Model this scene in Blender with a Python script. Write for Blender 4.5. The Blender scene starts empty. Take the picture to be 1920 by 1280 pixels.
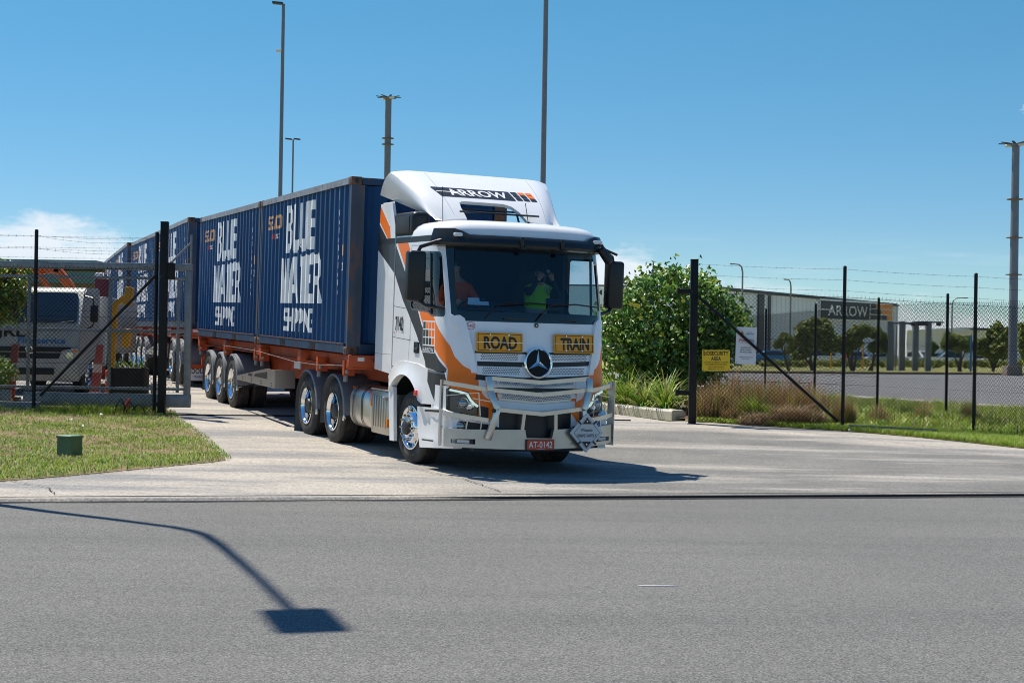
import bpy, bmesh, math, random
import numpy as np
from mathutils import Vector, Matrix
from math import radians as RAD, sin, cos, pi, tan, atan2, sqrt
random.seed(7); RNG = np.random.default_rng(11)
S = bpy.context.scene
COL = S.collection

# ------------------------------------------------------------------ camera, sky, sun, exposure
EYE = 1.75
cd = bpy.data.cameras.new('camera'); cam = bpy.data.objects.new('camera', cd); COL.objects.link(cam)
cd.sensor_width = 36; cd.lens = 54.0; cd.clip_start = .1; cd.clip_end = 6000
cam.matrix_world = Matrix.Translation((0, 0, EYE)) @ Matrix.Rotation(RAD(90) + 10/2880, 4, 'X') @ Matrix.Rotation(RAD(.95), 4, 'Z')
S.camera = cam

SUN_EL = RAD(63); TO_SUN = Vector((-.76*cos(SUN_EL), .65*cos(SUN_EL), sin(SUN_EL))).normalized()
sl = bpy.data.lights.new('sun', 'SUN'); sl.energy = 5.0; sl.angle = RAD(.5); sl.color = (1, .93, .81)
so = bpy.data.objects.new('sun', sl); COL.objects.link(so); so.rotation_euler = TO_SUN.to_track_quat('Z', 'Y').to_euler()
so.location = (-30, 30, 40)

W = bpy.data.worlds.new('World'); S.world = W; W.use_nodes = True
wt = W.node_tree; wt.nodes.clear()
def wn(t, **k):
    n = wt.nodes.new(t)
    for a, b in k.items(): setattr(n, a, b)
    return n
def wmath(op, a, b=None, c=None, clamp=False):
    n = wn('ShaderNodeMath', operation=op, use_clamp=clamp)
    for i, v in enumerate((a, b, c)):
        if v is None: continue
        if hasattr(v, 'links'): wt.links.new(v, n.inputs[i])
        else: n.inputs[i].default_value = v
    return n.outputs[0]
sky = wn('ShaderNodeTexSky', sky_type='NISHITA'); sky.sun_disc = False
sky.sun_elevation = SUN_EL; sky.sun_rotation = atan2(-.76, .65)
sky.altitude = 1500; sky.air_density = 1.0; sky.dust_density = 0.0; sky.ozone_density = 2.2
hsv = wn('ShaderNodeHueSaturation'); hsv.inputs['Saturation'].default_value = 1.25
wt.links.new(sky.outputs[0], hsv.inputs['Color'])
tc = wn('ShaderNodeTexCoord'); sx = wn('ShaderNodeSeparateXYZ'); wt.links.new(tc.outputs['Generated'], sx.inputs[0])
az = wmath('ARCTAN2', sx.outputs[0], sx.outputs[1]); el = wmath('ARCSINE', sx.outputs[2])
cv = wn('ShaderNodeCombineXYZ'); wt.links.new(wmath('MULTIPLY', az, 22), cv.inputs[0]); wt.links.new(wmath('MULTIPLY', el, 58), cv.inputs[1])
nz = wn('ShaderNodeTexNoise'); nz.inputs['Scale'].default_value = 1.0; nz.inputs['Detail'].default_value = 7; nz.inputs['Roughness'].default_value = .58
wt.links.new(cv.outputs[0], nz.inputs['Vector'])
rp = wn('ShaderNodeValToRGB'); els = rp.color_ramp.elements   # cloud-bank top elevation (deg/10) along the azimuth
pts = [(0, .39), (.16, .44), (.215, .455), (.27, .39), (.33, .28), (.5, .20), (.54, .37), (.60, .385), (.64, .27), (.75, .19), (.9, .15), (1, .2)]
els[0].position = 0; els[0].color = (.4, .4, .4, 1); els[1].position = 1; els[1].color = (.26, .26, .26, 1)
for p, v in pts[1:-1]:
    e = els.new(p); e.color = (v, v, v, 1)
wt.links.new(wmath('MULTIPLY_ADD', az, 1.0, .5, True), rp.inputs[0])
# clear, clean-air tint of the low sky
tr_ = wn('ShaderNodeValToRGB'); te = tr_.color_ramp.elements; te[0].position = 0; te[0].color = (.50, .60, .655, 1); te[1].position = 1; te[1].color = (1, 1.05, 1.05, 1)
for p_, c_ in ((.08, (.49, .60, .655)), (.22, (.55, .765, .69)), (.42, (.75, .9, .85)), (.6, (1, 1.05, 1.05))):
    e_ = te.new(p_); e_.color = (*c_, 1)
wt.links.new(wmath('MULTIPLY', el, 1.0, None, True), tr_.inputs[0])
tm = wn('ShaderNodeMixRGB', blend_type='MULTIPLY'); tm.inputs[0].default_value = 1; wt.links.new(hsv.outputs[0], tm.inputs[1]); wt.links.new(tr_.outputs[0], tm.inputs[2])
edge = wmath('MULTIPLY', wmath('SUBTRACT', wmath('MULTIPLY', rp.outputs[0], 10*pi/180), el), 40)
dens = wmath('ADD', wmath('MULTIPLY', wmath('SUBTRACT', nz.outputs[0], .5), 2.6), edge)
mask = wn('ShaderNodeMapRange', interpolation_type='SMOOTHSTEP'); wt.links.new(dens, mask.inputs[0])
mask.inputs[1].default_value = .0; mask.inputs[2].default_value = .75
# thin veil further up on the right
cv2 = wn('ShaderNodeCombineXYZ'); wt.links.new(wmath('MULTIPLY', az, 7), cv2.inputs[0]); wt.links.new(wmath('MULTIPLY', el, 60), cv2.inputs[1])
nz2 = wn('ShaderNodeTexNoise'); nz2.inputs['Scale'].default_value = 1.3; nz2.inputs['Detail'].default_value = 6
wt.links.new(cv2.outputs[0], nz2.inputs['Vector'])
veil = wn('ShaderNodeMapRange', interpolation_type='SMOOTHSTEP'); wt.links.new(nz2.outputs[0], veil.inputs[0])
veil.inputs[1].default_value = .5; veil.inputs[2].default_value = .8; veil.inputs[4].default_value = .55
vlow = wn('ShaderNodeMapRange', interpolation_type='SMOOTHSTEP'); wt.links.new(el, vlow.inputs[0])
vlow.inputs[1].default_value = .085; vlow.inputs[2].default_value = .03; vlow.inputs[3].default_value = 0; vlow.inputs[4].default_value = 1
vright = wn('ShaderNodeMapRange', interpolation_type='SMOOTHSTEP'); wt.links.new(az, vright.inputs[0])
vright.inputs[1].default_value = .0; vright.inputs[2].default_value = .12
veilm = wmath('MULTIPLY', wmath('MULTIPLY', veil.outputs[0], vlow.outputs[0]), vright.outputs[0])
# one small wisp high on the right
du_ = wmath('MULTIPLY', wmath('SUBTRACT', az, .328), 70); dv_ = wmath('MULTIPLY', wmath('SUBTRACT', el, .151), 130)
wr_ = wmath('ADD', wmath('MULTIPLY', du_, du_), wmath('MULTIPLY', dv_, dv_))
cv3 = wn('ShaderNodeCombineXYZ'); wt.links.new(wmath('MULTIPLY', az, 110), cv3.inputs[0]); wt.links.new(wmath('MULTIPLY', el, 190), cv3.inputs[1]); nz3 = wn('ShaderNodeTexNoise'); nz3.inputs['Scale'].default_value = 1; nz3.inputs['Detail'].default_value = 6; nz3.inputs['Roughness'].default_value = .65; wt.links.new(cv3.outputs[0], nz3.inputs['Vector'])
wisp = wmath('MULTIPLY', wmath('SUBTRACT', wmath('SUBTRACT', 1.0, wr_, None, True), wmath('MULTIPLY', wmath('SUBTRACT', nz3.outputs[0], .22), 1.9), None, True), 1.3, None, True)
veilm = wmath('MAXIMUM', veilm, wisp)
call = wmath('MAXIMUM', wmath('MULTIPLY', mask.outputs[0], .88), veilm)
# cloud tone from a second noise: white tops, grey-blue bases
tone = wn('ShaderNodeMapRange', interpolation_type='SMOOTHSTEP'); wt.links.new(dens, tone.inputs[0])
tone.inputs[1].default_value = .3; tone.inputs[2].default_value = 2.2; tone.inputs[3].default_value = 1; tone.inputs[4].default_value = .62
cc = wn('ShaderNodeMixRGB'); cc.inputs[1].default_value = (3.0, 3.8, 4.9, 1); cc.inputs[2].default_value = (5.6, 5.9, 6.3, 1)
wt.links.new(tone.outputs[0], cc.inputs[0])
mx = wn('ShaderNodeMixRGB'); wt.links.new(call, mx.inputs[0]); wt.links.new(tm.outputs[0], mx.inputs[1]); wt.links.new(cc.outputs[0], mx.inputs[2])
bg = wn('ShaderNodeBackground'); bg.inputs[1].default_value = .12; wt.links.new(mx.outputs[0], bg.inputs[0])
wo = wn('ShaderNodeOutputWorld'); wt.links.new(bg.outputs[0], wo.inputs[0])

S.view_settings.view_transform = 'Standard'; S.view_settings.look = 'None'
S.view_settings.exposure = 0.42; S.view_settings.gamma = 1
S.cycles.filter_width = 1.0; S.cycles.max_bounces = 7; S.cycles.transparent_max_bounces = 16; S.cycles.diffuse_bounces = 3; S.cycles.glossy_bounces = 3

# ------------------------------------------------------------------ materials
MATS = {}
def pbr(name, c, rough=.5, metal=0., var=.0, vs=3., bump=0., bs=60., coat=0., spec=.5, c2=None, c2lo=.55, c2hi=.75, c2s=4., detail=4, stretch=None, island=0., trans=None, coord='Object', c3=None, c3lo=.68, c3hi=.74, c3s=9, c3stretch=(1, 1, .2)):
    m = bpy.data.materials.new(name); MATS[name] = m; m.use_nodes = True
    t = m.node_tree; b = t.nodes['Principled BSDF']
    b.inputs['Roughness'].default_value = rough; b.inputs['Metallic'].default_value = metal
    b.inputs['Specular IOR Level'].default_value = spec; b.inputs['Coat Weight'].default_value = coat
    b.inputs['Coat Roughness'].default_value = .05
    col = None
    def rgb(c): 
        n = t.nodes.new('ShaderNodeRGB'); n.outputs[0].default_value = (*c, 1); return n.outputs[0]
    tcn = t.nodes.new('ShaderNodeTexCoord'); vec = tcn.outputs[coord]
    if stretch:
        mp = t.nodes.new('ShaderNodeMapping'); mp.inputs['Scale'].default_value = stretch; t.links.new(vec, mp.inputs[0]); vec = mp.outputs[0]
    def nz(s, d=detail):
        n = t.nodes.new('ShaderNodeTexNoise'); n.inputs['Scale'].default_value = s; n.inputs['Detail'].default_value = d
        t.links.new(vec, n.inputs['Vector']); return n.outputs[0]
    def mrange(x, a, b_, lo, hi):
        n = t.nodes.new('ShaderNodeMapRange'); t.links.new(x, n.inputs[0])
        for i, v in zip((1, 2, 3, 4), (a, b_, lo, hi)): n.inputs[i].default_value = v
        return n.outputs[0]
    col = rgb(c)
    if c2 is not None:
        mxn = t.nodes.new('ShaderNodeMixRGB'); t.links.new(mrange(nz(c2s, 6), c2lo, c2hi, 0, 1), mxn.inputs[0])
        t.links.new(col, mxn.inputs[1]); mxn.inputs[2].default_value = (*c2, 1); col = mxn.outputs[0]
    if c3 is not None:
        mp3 = t.nodes.new('ShaderNodeMapping'); mp3.inputs['Scale'].default_value = c3stretch; t.links.new(tcn.outputs[coord], mp3.inputs[0]); n3 = t.nodes.new('ShaderNodeTexNoise'); n3.inputs['Scale'].default_value = c3s; n3.inputs['Detail'].default_value = 7; n3.inputs['Roughness'].default_value = .65; t.links.new(mp3.outputs[0], n3.inputs['Vector'])
        m3 = t.nodes.new('ShaderNodeMixRGB'); t.links.new(mrange(n3.outputs[0], c3lo, c3hi, 0, 1), m3.inputs[0]); t.links.new(col, m3.inputs[1]); m3.inputs[2].default_value = (*c3, 1); col = m3.outputs[0]
    if var:
        h = t.nodes.new('ShaderNodeHueSaturation'); t.links.new(mrange(nz(vs), .3, .7, 1-var, 1+var), h.inputs['Value']); t.links.new(col, h.inputs['Color']); col = h.outputs[0]
    if island:
        g = t.nodes.new('ShaderNodeNewGeometry'); h = t.nodes.new('ShaderNodeHueSaturation')
        t.links.new(mrange(g.outputs['Random Per Island'], 0, 1, 1-island, 1+island), h.inputs['Value'])
        w_ = t.nodes.new('ShaderNodeTexWhiteNoise'); w_.noise_dimensions = '1D'; t.links.new(g.outputs['Random Per Island'], w_.inputs['W'])
        t.links.new(mrange(w_.outputs[0], 0, 1, .5-.035*min(1, island*2), .5+.03*min(1, island*2)), h.inputs['Hue'])
        t.links.new(col, h.inputs['Color']); col = h.outputs[0]
    t.links.new(col, b.inputs['Base Color'])
    if bump:
        bn = t.nodes.new('ShaderNodeBump'); bn.inputs['Strength'].default_value = bump; bn.inputs['Distance'].default_value = .01
        t.links.new(nz(bs), bn.inputs['Height']); t.links.new(bn.outputs[0], b.inputs['Normal'])
    if trans:
        tr = t.nodes.new('ShaderNodeBsdfTranslucent'); t.links.new(col, tr.inputs[0])
        ms = t.nodes.new('ShaderNodeMixShader'); ms.inputs[0].default_value = trans
        t.links.new(b.outputs[0], ms.inputs[1]); t.links.new(tr.outputs[0], ms.inputs[2])
        t.links.new(ms.outputs[0], t.nodes['Material Output'].inputs[0])
    return m
def glass(name, tint, refl=.9, rough=.02):
    m = bpy.data.materials.new(name); MATS[name] = m; m.use_nodes = True; t = m.node_tree; t.nodes.clear()
    o = t.nodes.new('ShaderNodeOutputMaterial'); tr = t.nodes.new('ShaderNodeBsdfTransparent'); tr.inputs[0].default_value = (*tint, 1)
    gl = t.nodes.new('ShaderNodeBsdfGlossy'); gl.inputs['Roughness'].default_value = rough; gl.inputs[0].default_value = (refl, refl, refl, 1)
    fr = t.nodes.new('ShaderNodeLayerWeight'); fr.inputs[0].default_value = .5; pw = t.nodes.new('ShaderNodeMath'); pw.operation = 'POWER'; t.links.new(fr.outputs['Facing'], pw.inputs[0]); pw.inputs[1].default_value = 4.5; ma = t.nodes.new('ShaderNodeMath'); ma.operation = 'MULTIPLY_ADD'; t.links.new(pw.outputs[0], ma.inputs[0]); ma.inputs[1].default_value = .9; ma.inputs[2].default_value = .05
    mxs = t.nodes.new('ShaderNodeMixShader'); t.links.new(ma.outputs[0], mxs.inputs[0]); t.links.new(tr.outputs[0], mxs.inputs[1]); t.links.new(gl.outputs[0], mxs.inputs[2])
    t.links.new(mxs.outputs[0], o.inputs[0]); return m
def emit(name, c, s):
    m = pbr(name, c, .3); b = m.node_tree.nodes['Principled BSDF']; b.inputs['Emission Color'].default_value = (*c, 1); b.inputs['Emission Strength'].default_value = s; return m

pbr('white_paint', (.83, .83, .83), .3, coat=.5, var=.02, vs=2, c3=(.62, .58, .52), c3lo=.60, c3hi=.85, c3s=5, c3stretch=(1, 1, .7))
pbr('white_dull', (.64, .64, .62), .5, var=.06)
pbr('charcoal_paint', (.030, .031, .034), .35, coat=.15, spec=.4)
pbr('orange_paint', (.95, .19, .004), .38, coat=.12, spec=.35, var=.03)
pbr('orange_steel', (.46, .068, .010), .5, var=.18, vs=2, c2=(.12, .05, .03), c2lo=.6, c2hi=.8, c2s=3)
pbr('decal_white', (.82, .82, .82), .4)
pbr('decal_yellow', (.80, .33, .005), .4, var=.03)
pbr('black_plastic', (.014, .015, .017), .38, spec=.4)
pbr('black_gloss', (.006, .008, .011), .12, coat=.6)
pbr('dark_trim', (.03, .032, .035), .5)
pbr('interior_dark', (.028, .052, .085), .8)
pbr('interior_mid', (.035, .045, .06), .8)
pbr('rubber', (.022, .021, .02), .75, var=.25, vs=6, c2=(.10, .088, .072), c2lo=.45, c2hi=.8, c2s=3)
pbr('rubber_tread', (.02, .019, .018), .8, var=.2, vs=10, c2=(.07, .062, .052), c2lo=.5, c2hi=.85, c2s=5)
pbr('chrome', (.82, .83, .85), .07, 1.)
pbr('alu_bright', (.72, .72, .73), .2, 1., var=.05)
pbr('alu_polish', (.66, .63, .57), .32, .85, var=.06, vs=4)
pbr('alu_dull', (.52, .49, .44), .36, .9, var=.08, vs=4, bump=.02)
pbr('steel_dark', (.06, .06, .062), .5, .6)
pbr('grey_guard', (.19, .20, .215), .42, spec=.4, var=.07, vs=5)
pbr('lamp_glass', (.75, .76, .78), .05, coat=.8)
pbr('amber_lens', (.85, .22, .01), .2, coat=.5)
pbr('red_lens', (.75, .03, .01), .2, coat=.5)
pbr('plate_red', (.62, .07, .015), .4)
emit('led_strip', (.75, .95, .82), .35)
glass('windscreen_glass', (.50, .68, .80), .8)
glass('side_glass', (.72, .80, .82), .95)
glass('clear_lens', (.75, .78, .8), .9)
pbr('visor_smoke', (.012, .015, .016), .28, coat=.15, spec=.35)
BLUE = (.005, .050, .150)
pbr('container_blue', BLUE, .5, spec=.22, var=.16, vs=1.6, c2=(.012, .066, .17), c2lo=.5, c2hi=.8, c2s=2.2, stretch=(1, 1, .25), c3=(.16, .075, .035), c3lo=.655, c3hi=.70, c3s=3.2, c3stretch=(1.6, 1.6, .5))
pbr('container_edge', (.010, .040, .09), .55, var=.25, vs=3, c2=(.09, .05, .032), c2lo=.54, c2hi=.66, c2s=9)
pbr('container_post', (.055, .075, .11), .6, var=.3, vs=4, c2=(.15, .07, .035), c2lo=.5, c2hi=.62, c2s=4, stretch=(1, 1, .35))
pbr('container_rust', (.15, .07, .038), .75, var=.35, vs=8, c2=(.035, .045, .065), c2lo=.5, c2hi=.68, c2s=7)
pbr('container_white', (.88, .88, .87), .5, var=.08, vs=4, c2=(.25, .15, .06), c2lo=.70, c2hi=.77, c2s=6)
pbr('container_orange', (.75, .38, .16), .5, var=.1)
pbr('container_red', (.42, .02, .02), .5)
pbr('rail_pale', (.22, .24, .27), .55, var=.25, vs=5, c2=(.2, .1, .05), c2lo=.58, c2hi=.68, c2s=8)
pbr('black_steel', (.007, .007, .0075), .55, spec=.3, var=.3, vs=9, c2=(.05, .03, .02), c2lo=.66, c2hi=.75, c2s=6)
pbr('fence_wire', (.014, .014, .015), .85, spec=.08)
pbr('barb_wire', (.10, .10, .105), .7, .3)
pbr('galvanised', (.25, .26, .27), .5, .35, var=.14, vs=9)
pbr('pole_grey', (.17, .18, .20), .5, .2, var=.06)
pbr('hi_vis', (.42, .85, .02), .7)
pbr('hi_vis_orange', (.85, .11, .02), .7)
pbr('reflective', (.55, .36, .36), .5)
pbr('skin', (.52, .28, .19), .55)
pbr('hair', (.03, .02, .014), .6)
pbr('navy_cloth', (.012, .02, .05), .8, var=.1)

# ------------------------------------------------------------------ object helpers
def finish(o, label=None, cat=None, group=None, kind=None):
    if label: o['label'] = label
    if cat: o['category'] = cat
    if group: o['group'] = group
    if kind: o['kind'] = kind
    return o
def thing(name, label, cat, loc=(0, 0, 0), rotz=0., group=None, matrix=None):
    o = bpy.data.objects.new(name, None); COL.objects.link(o); o.empty_display_size = .2
    if matrix is not None: o.matrix_world = matrix
    else: o.location = loc; o.rotation_euler = (0, 0, rotz)
    return finish(o, label, cat, group)
def copy_tree(o, parent=None):
    c = o.copy(); COL.objects.link(c)
    if parent is not None: c.parent = parent
    for ch in o.children: copy_tree(ch, c)
    return c
def mesh_obj(name, me, parent=None, loc=None):
    o = bpy.data.objects.new(name, me); COL.objects.link(o)
    if parent is not None: o.parent = parent
    if loc: o.location = loc
    return o
def frame(origin, phi, pitch, roll=0.):
    a, p, q = RAD(phi), RAD(pitch), RAD(roll)
    f = Vector((sin(a)*cos(p), -cos(a)*cos(p), -sin(p))); l = Vector((cos(a), sin(a), 0)); u = f.cross(l)
    l2 = l*cos(q)+u*sin(q); u2 = -l*sin(q)+u*cos(q)
    m = Matrix(((f.x, l2.x, u2.x, origin[0]), (f.y, l2.y, u2.y, origin[1]), (f.z, l2.z, u2.z, origin[2]), (0, 0, 0, 1)))
    return m
AX = {'x': Vector((1, 0, 0)), 'y': Vector((0, 1, 0)), 'z': Vector((0, 0, 1))}
class B:
    """collects shapes into one mesh; mats is the list of material names, each shape takes one"""
    def __init__(s): s.bm = bmesh.new(); s.mats = []
    def mi(s, m):
        if m not in s.mats: s.mats.append(m)
        return s.mats.index(m)
    def _set(s, faces, m):
        i = s.mi(m)
        for f in faces: f.material_index = i
    def face(s, pts, m):
        f = s.bm.faces.new([s.bm.verts.new(p) for p in pts]); s._set([f], m); return f
    def box(s, c, d, m, rot=None, bev=0., seg=2):
        r = bmesh.ops.create_cube(s.bm, size=1); vs = r['verts']
        bmesh.ops.scale(s.bm, vec=d, verts=vs)
        fs = set(f for v in vs for f in v.link_faces); s._set(fs, m)
        if bev:
            es = set(e for v in vs for e in v.link_edges)
            rr = bmesh.ops.bevel(s.bm, geom=list(es), offset=bev, segments=seg, affect='EDGES', profile=.5)
            vs = list(set(v for f in rr['faces'] for v in f.verts) | set(v for v in vs if v.is_valid))
            allf = set(f for v in vs for f in v.link_faces); s._set(allf, m); vs = list(set(v for f in allf for v in f.verts))
        if rot is not None: bmesh.ops.transform(s.bm, matrix=rot.to_4x4(), verts=vs)
        bmesh.ops.translate(s.bm, vec=Vector(c), verts=vs)
        return vs
    def cyl(s, p0, p1, r, m, n=12, r2=None, caps=True):
        p0, p1 = Vector(p0), Vector(p1); d = (p1-p0)
        if d.length < 1e-9: return
        q = d.to_track_quat('Z', 'Y'); r2 = r if r2 is None else r2
        A = [s.bm.verts.new(p0+q@Vector((r*cos(2*pi*i/n), r*sin(2*pi*i/n), 0))) for i in range(n)]
        C = [s.bm.verts.new(p1+q@Vector((r2*cos(2*pi*i/n), r2*sin(2*pi*i/n), 0))) for i in range(n)]
        fs = [s.bm.faces.new((A[i], A[(i+1) % n], C[(i+1) % n], C[i])) for i in range(n)]
        if caps: fs += [s.bm.faces.new(A[::-1]), s.bm.faces.new(C)]
        s._set(fs, m)
    def tube(s, pts, r, m, n=8, caps=True):
        pts = [Vector(p) for p in pts]; rings = []; rr = r if hasattr(r, '__len__') else [r]*len(pts)
        up = None
        for i, p in enumerate(pts):
            d = (pts[min(i+1, len(pts)-1)]-pts[max(i-1, 0)]).normalized()
            if up is None: up = d.orthogonal().normalized()
            up = (up-d*up.dot(d)); up = up.normalized() if up.length > 1e-6 else d.orthogonal().normalized()
            w = d.cross(up)
            rings.append([s.bm.verts.new(p+rr[i]*(up*cos(2*pi*k/n)+w*sin(2*pi*k/n))) for k in range(n)])
        fs = []
        for a, b in zip(rings, rings[1:]):
            for k in range(n): fs.append(s.bm.faces.new((a[k], a[(k+1) % n], b[(k+1) % n], b[k])))
        if caps: fs += [s.bm.faces.new(rings[0][::-1]), s.bm.faces.new(rings[-1])]
        s._set(fs, m)
    def bar(s, p0, p1, w, h, m, up=(0, 0, 1), bev=0.):
        """rectangular bar from p0 to p1, w across, h along up"""
        p0, p1 = Vector(p0), Vector(p1); d = (p1-p0); L = d.length; d.normalize(); u = Vector(up); side = d.cross(u).normalized(); u = side.cross(d)
        M = Matrix((d, side, u)).transposed()
        s.box((p0+p1)/2, (L, w, h), m, rot=M, bev=bev)
    def lathe(s, prof, o, axis, m, n=24, close=False, a0=0., a1=2*pi, mfun=None):
        """prof: list of (radius, along axis)"""
        ax = Vector(axis).normalized(); u = ax.orthogonal().normalized(); 
        if abs(ax.y) > .9: u = Vector((1, 0, 0))
        v = ax.cross(u); o = Vector(o); full = abs(a1-a0-2*pi) < 1e-6
        nn = n if full else n+1
        rings = [[s.bm.verts.new(o+ax*t+(u*cos(a0+(a1-a0)*k/n)+v*sin(a0+(a1-a0)*k/n))*r) for k in range(nn)] if r > 1e-6 else [s.bm.verts.new(o+ax*t)] for r, t in prof]
        fs = []
        prs = list(zip(rings, rings[1:])) + ([(rings[-1], rings[0])] if close else [])
        for j, (a, b) in enumerate(prs):
            for k in range(n):
                k2 = (k+1) % nn if full else k+1
                q = [a[k], a[k2], b[k2], b[k]] if len(a) > 1 and len(b) > 1 else ([a[k], a[k2], b[0]] if len(a) > 1 else [a[0], b[k2], b[k]])
                try: f = s.bm.faces.new(q)
                except ValueError: continue
                f.material_index = s.mi(mfun(j) if mfun else m)
        return fs
    def prism(s, poly, fn, h0, h1, m, m2=None):
        """poly 2D, fn(u,v,w)->3D; extruded from w=h0 to h1"""
        A = [s.bm.verts.new(fn(u, v, h0)) for u, v in poly]; C = [s.bm.verts.new(fn(u, v, h1)) for u, v in poly]; n = len(poly)
        fs = [s.bm.faces.new((A[i], A[(i+1) % n], C[(i+1) % n], C[i])) for i in range(n)]
        s._set(fs, m); e = [s.bm.faces.new(A[::-1]), s.bm.faces.new(C)]; s._set(e, m2 or m)
    def grid(s, rows, m, closed=False):
        """rows: list of equally long point lists, skinned"""
        V = [[s.bm.verts.new(p) for p in r] for r in rows]; fs = []
        for a, b in zip(V, V[1:]):
            n = len(a)
            for k in range(n if closed else n-1): fs.append(s.bm.faces.new((a[k], a[(k+1) % n], b[(k+1) % n], b[k])))
        s._set(fs, m); return V
    def text(s, txt, h, fn, m, xs=1., align='CENTER', bold=0., w=None, extrude=None):
        """flat lettering of cap height h, mapped by fn(u,v)"""
        vs, fs = text_mesh(txt, bold)
        vs = vs*(h/.73)       # Bfont cap height
        x0, x1 = vs[:, 0].min(), vs[:, 0].max()
        if w: xs = w/(x1-x0)
        vs[:, 0] = (vs[:, 0]-x0)*xs
        W_ = (x1-x0)*xs
        vs[:, 0] -= {'CENTER': W_/2, 'LEFT': 0, 'RIGHT': W_}[align]
        V = [s.bm.verts.new(fn(float(a[0]), float(a[1]))) for a in vs]; out = []
        for f in fs:
            try: out.append(s.bm.faces.new([V[i] for i in f]))
            except ValueError: pass
        s._set(out, m); return W_
    def build(s, name, parent=None, smooth=35., recalc=True, merge=0.):
        if merge: bmesh.ops.remove_doubles(s.bm, verts=s.bm.verts, dist=merge)
        if recalc: bmesh.ops.recalc_face_normals(s.bm, faces=s.bm.faces)
        me = bpy.data.meshes.new(name); s.bm.to_mesh(me); s.bm.free()
        for mm in s.mats: me.materials.append(MATS[mm])
        if smooth:
            me.polygons.foreach_set('use_smooth', [True]*len(me.polygons)); me.set_sharp_from_angle(angle=RAD(smooth))
        return mesh_obj(name, me, parent)
_TC = {}
def text_mesh(txt, bold=0.):
    k = (txt, bold)
    if k not in _TC:
        c = bpy.data.curves.new('t', 'FONT'); c.body = txt; c.size = 1; c.offset = bold; c.resolution_u = 3; c.fill_mode = 'FRONT'
        o = bpy.data.objects.new('t', c); COL.objects.link(o); dg = bpy.context.evaluated_depsgraph_get()
        me = bpy.data.meshes.new_from_object(o.evaluated_get(dg))
        vs = np.zeros(len(me.vertices)*3, 'f'); me.vertices.foreach_get('co', vs)
        _TC[k] = (vs.reshape(-1, 3)[:, :2].astype(float), [tuple(p.vertices) for p in me.polygons])
        bpy.data.objects.remove(o); bpy.data.curves.remove(c); bpy.data.meshes.remove(me)
    v, f = _TC[k]; return v.copy(), f
def inpoly(p, poly):
    x, y = p; c = False; n = len(poly)
    for i in range(n):
        x1, y1 = poly[i]; x2, y2 = poly[(i+1) % n]
        if (y1 > y) != (y2 > y) and x < (x2-x1)*(y-y1)/(y2-y1)+x1: c = not c
    return c
class Skin:
    """a sheet in (u,v); cut with polygons, painted, holed, then bent into 3D"""
    def __init__(s, us, vs, m):
        s.bm = bmesh.new(); s.mats = [m]
        V = [[s.bm.verts.new((u, v, 0)) for u in us] for v in vs]
        for j in range(len(vs)-1):
            for i in range(len(us)-1): s.bm.faces.new((V[j][i], V[j][i+1], V[j+1][i+1], V[j+1][i]))
    def cut(s, poly):
        n = len(poly)
        for i in range(n):
            p, q = poly[i], poly[(i+1) % n]; lo = (min(p[0], q[0])-1e-5, min(p[1], q[1])-1e-5); hi = (max(p[0], q[0])+1e-5, max(p[1], q[1])+1e-5)
            fs = []
            for f in s.bm.faces:
                xs = [v.co.x for v in f.verts]; ys = [v.co.y for v in f.verts]
                if max(xs) > lo[0] and min(xs) < hi[0] and max(ys) > lo[1] and min(ys) < hi[1]: fs.append(f)
            if not fs: continue
            geom = set(fs)
            for f in fs: geom |= set(f.edges) | set(f.verts)
            nrm = Vector((q[1]-p[1], p[0]-q[0], 0))
            if nrm.length < 1e-9: continue
            bmesh.ops.bisect_plane(s.bm, geom=list(geom), plane_co=(p[0], p[1], 0), plane_no=nrm.normalized(), dist=1e-5)
    def inside(s, poly):
        out = []
        for f in s.bm.faces:
            c = f.calc_center_median()
            if inpoly((c.x, c.y), poly): out.append(f)
        return out
    def paint(s, poly, m):
        s.cut(poly)
        if m not in s.mats: s.mats.append(m)
        i = s.mats.index(m)
        for f in s.inside(poly): f.material_index = i
    def hole(s, poly):
        s.cut(poly); bmesh.ops.delete(s.bm, geom=s.inside(poly), context='FACES')
    def keep(s, poly):
        s.cut(poly); ins = set(s.inside(poly)); bmesh.ops.delete(s.bm, geom=[f for f in s.bm.faces if f not in ins], context='FACES')
    def into(s, b, fn):
        idx = {}
        for f in s.bm.faces:
            vs = []
            for v in f.verts:
                if v not in idx: idx[v] = b.bm.verts.new(fn(v.co.x, v.co.y))
                vs.append(idx[v])
            try: nf = b.bm.faces.new(vs)
            except ValueError: continue
            nf.material_index = b.mi(s.mats[f.material_index])
        s.bm.free()
def rrect(x0, x1, y0, y1, r, n=3):
    out = []
    for cx, cy, a in ((x1-r, y1-r, 0), (x0+r, y1-r, 90), (x0+r, y0+r, 180), (x1-r, y0+r, 270)):
        for k in range(n+1):
            t = RAD(a+90*k/n); out.append((cx+r*cos(t), cy+r*sin(t)))
    return out
def rpoly(P, r, n=3):
    """polygon with rounded corners"""
    out = []; N = len(P)
    for i in range(N):
        a, b, c = Vector(P[i-1]), Vector(P[i]), Vector(P[(i+1) % N]); u = (a-b); v = (c-b); d = min(r, u.length*.45, v.length*.45)
        p, q = b+u.normalized()*d, b+v.normalized()*d
        for k in range(n+1):
            t = k/n; out.append(tuple(p*(1-t)**2+b*2*t*(1-t)+q*t*t))
    return out
def lin(a, b, n): return [a+(b-a)*i/n for i in range(n+1)]
pbr('sign_yellow', (.80, .52, .01), .4); pbr('sign_white', (.70, .71, .71), .4); pbr('sign_red', (.30, .01, .03), .5)
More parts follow.
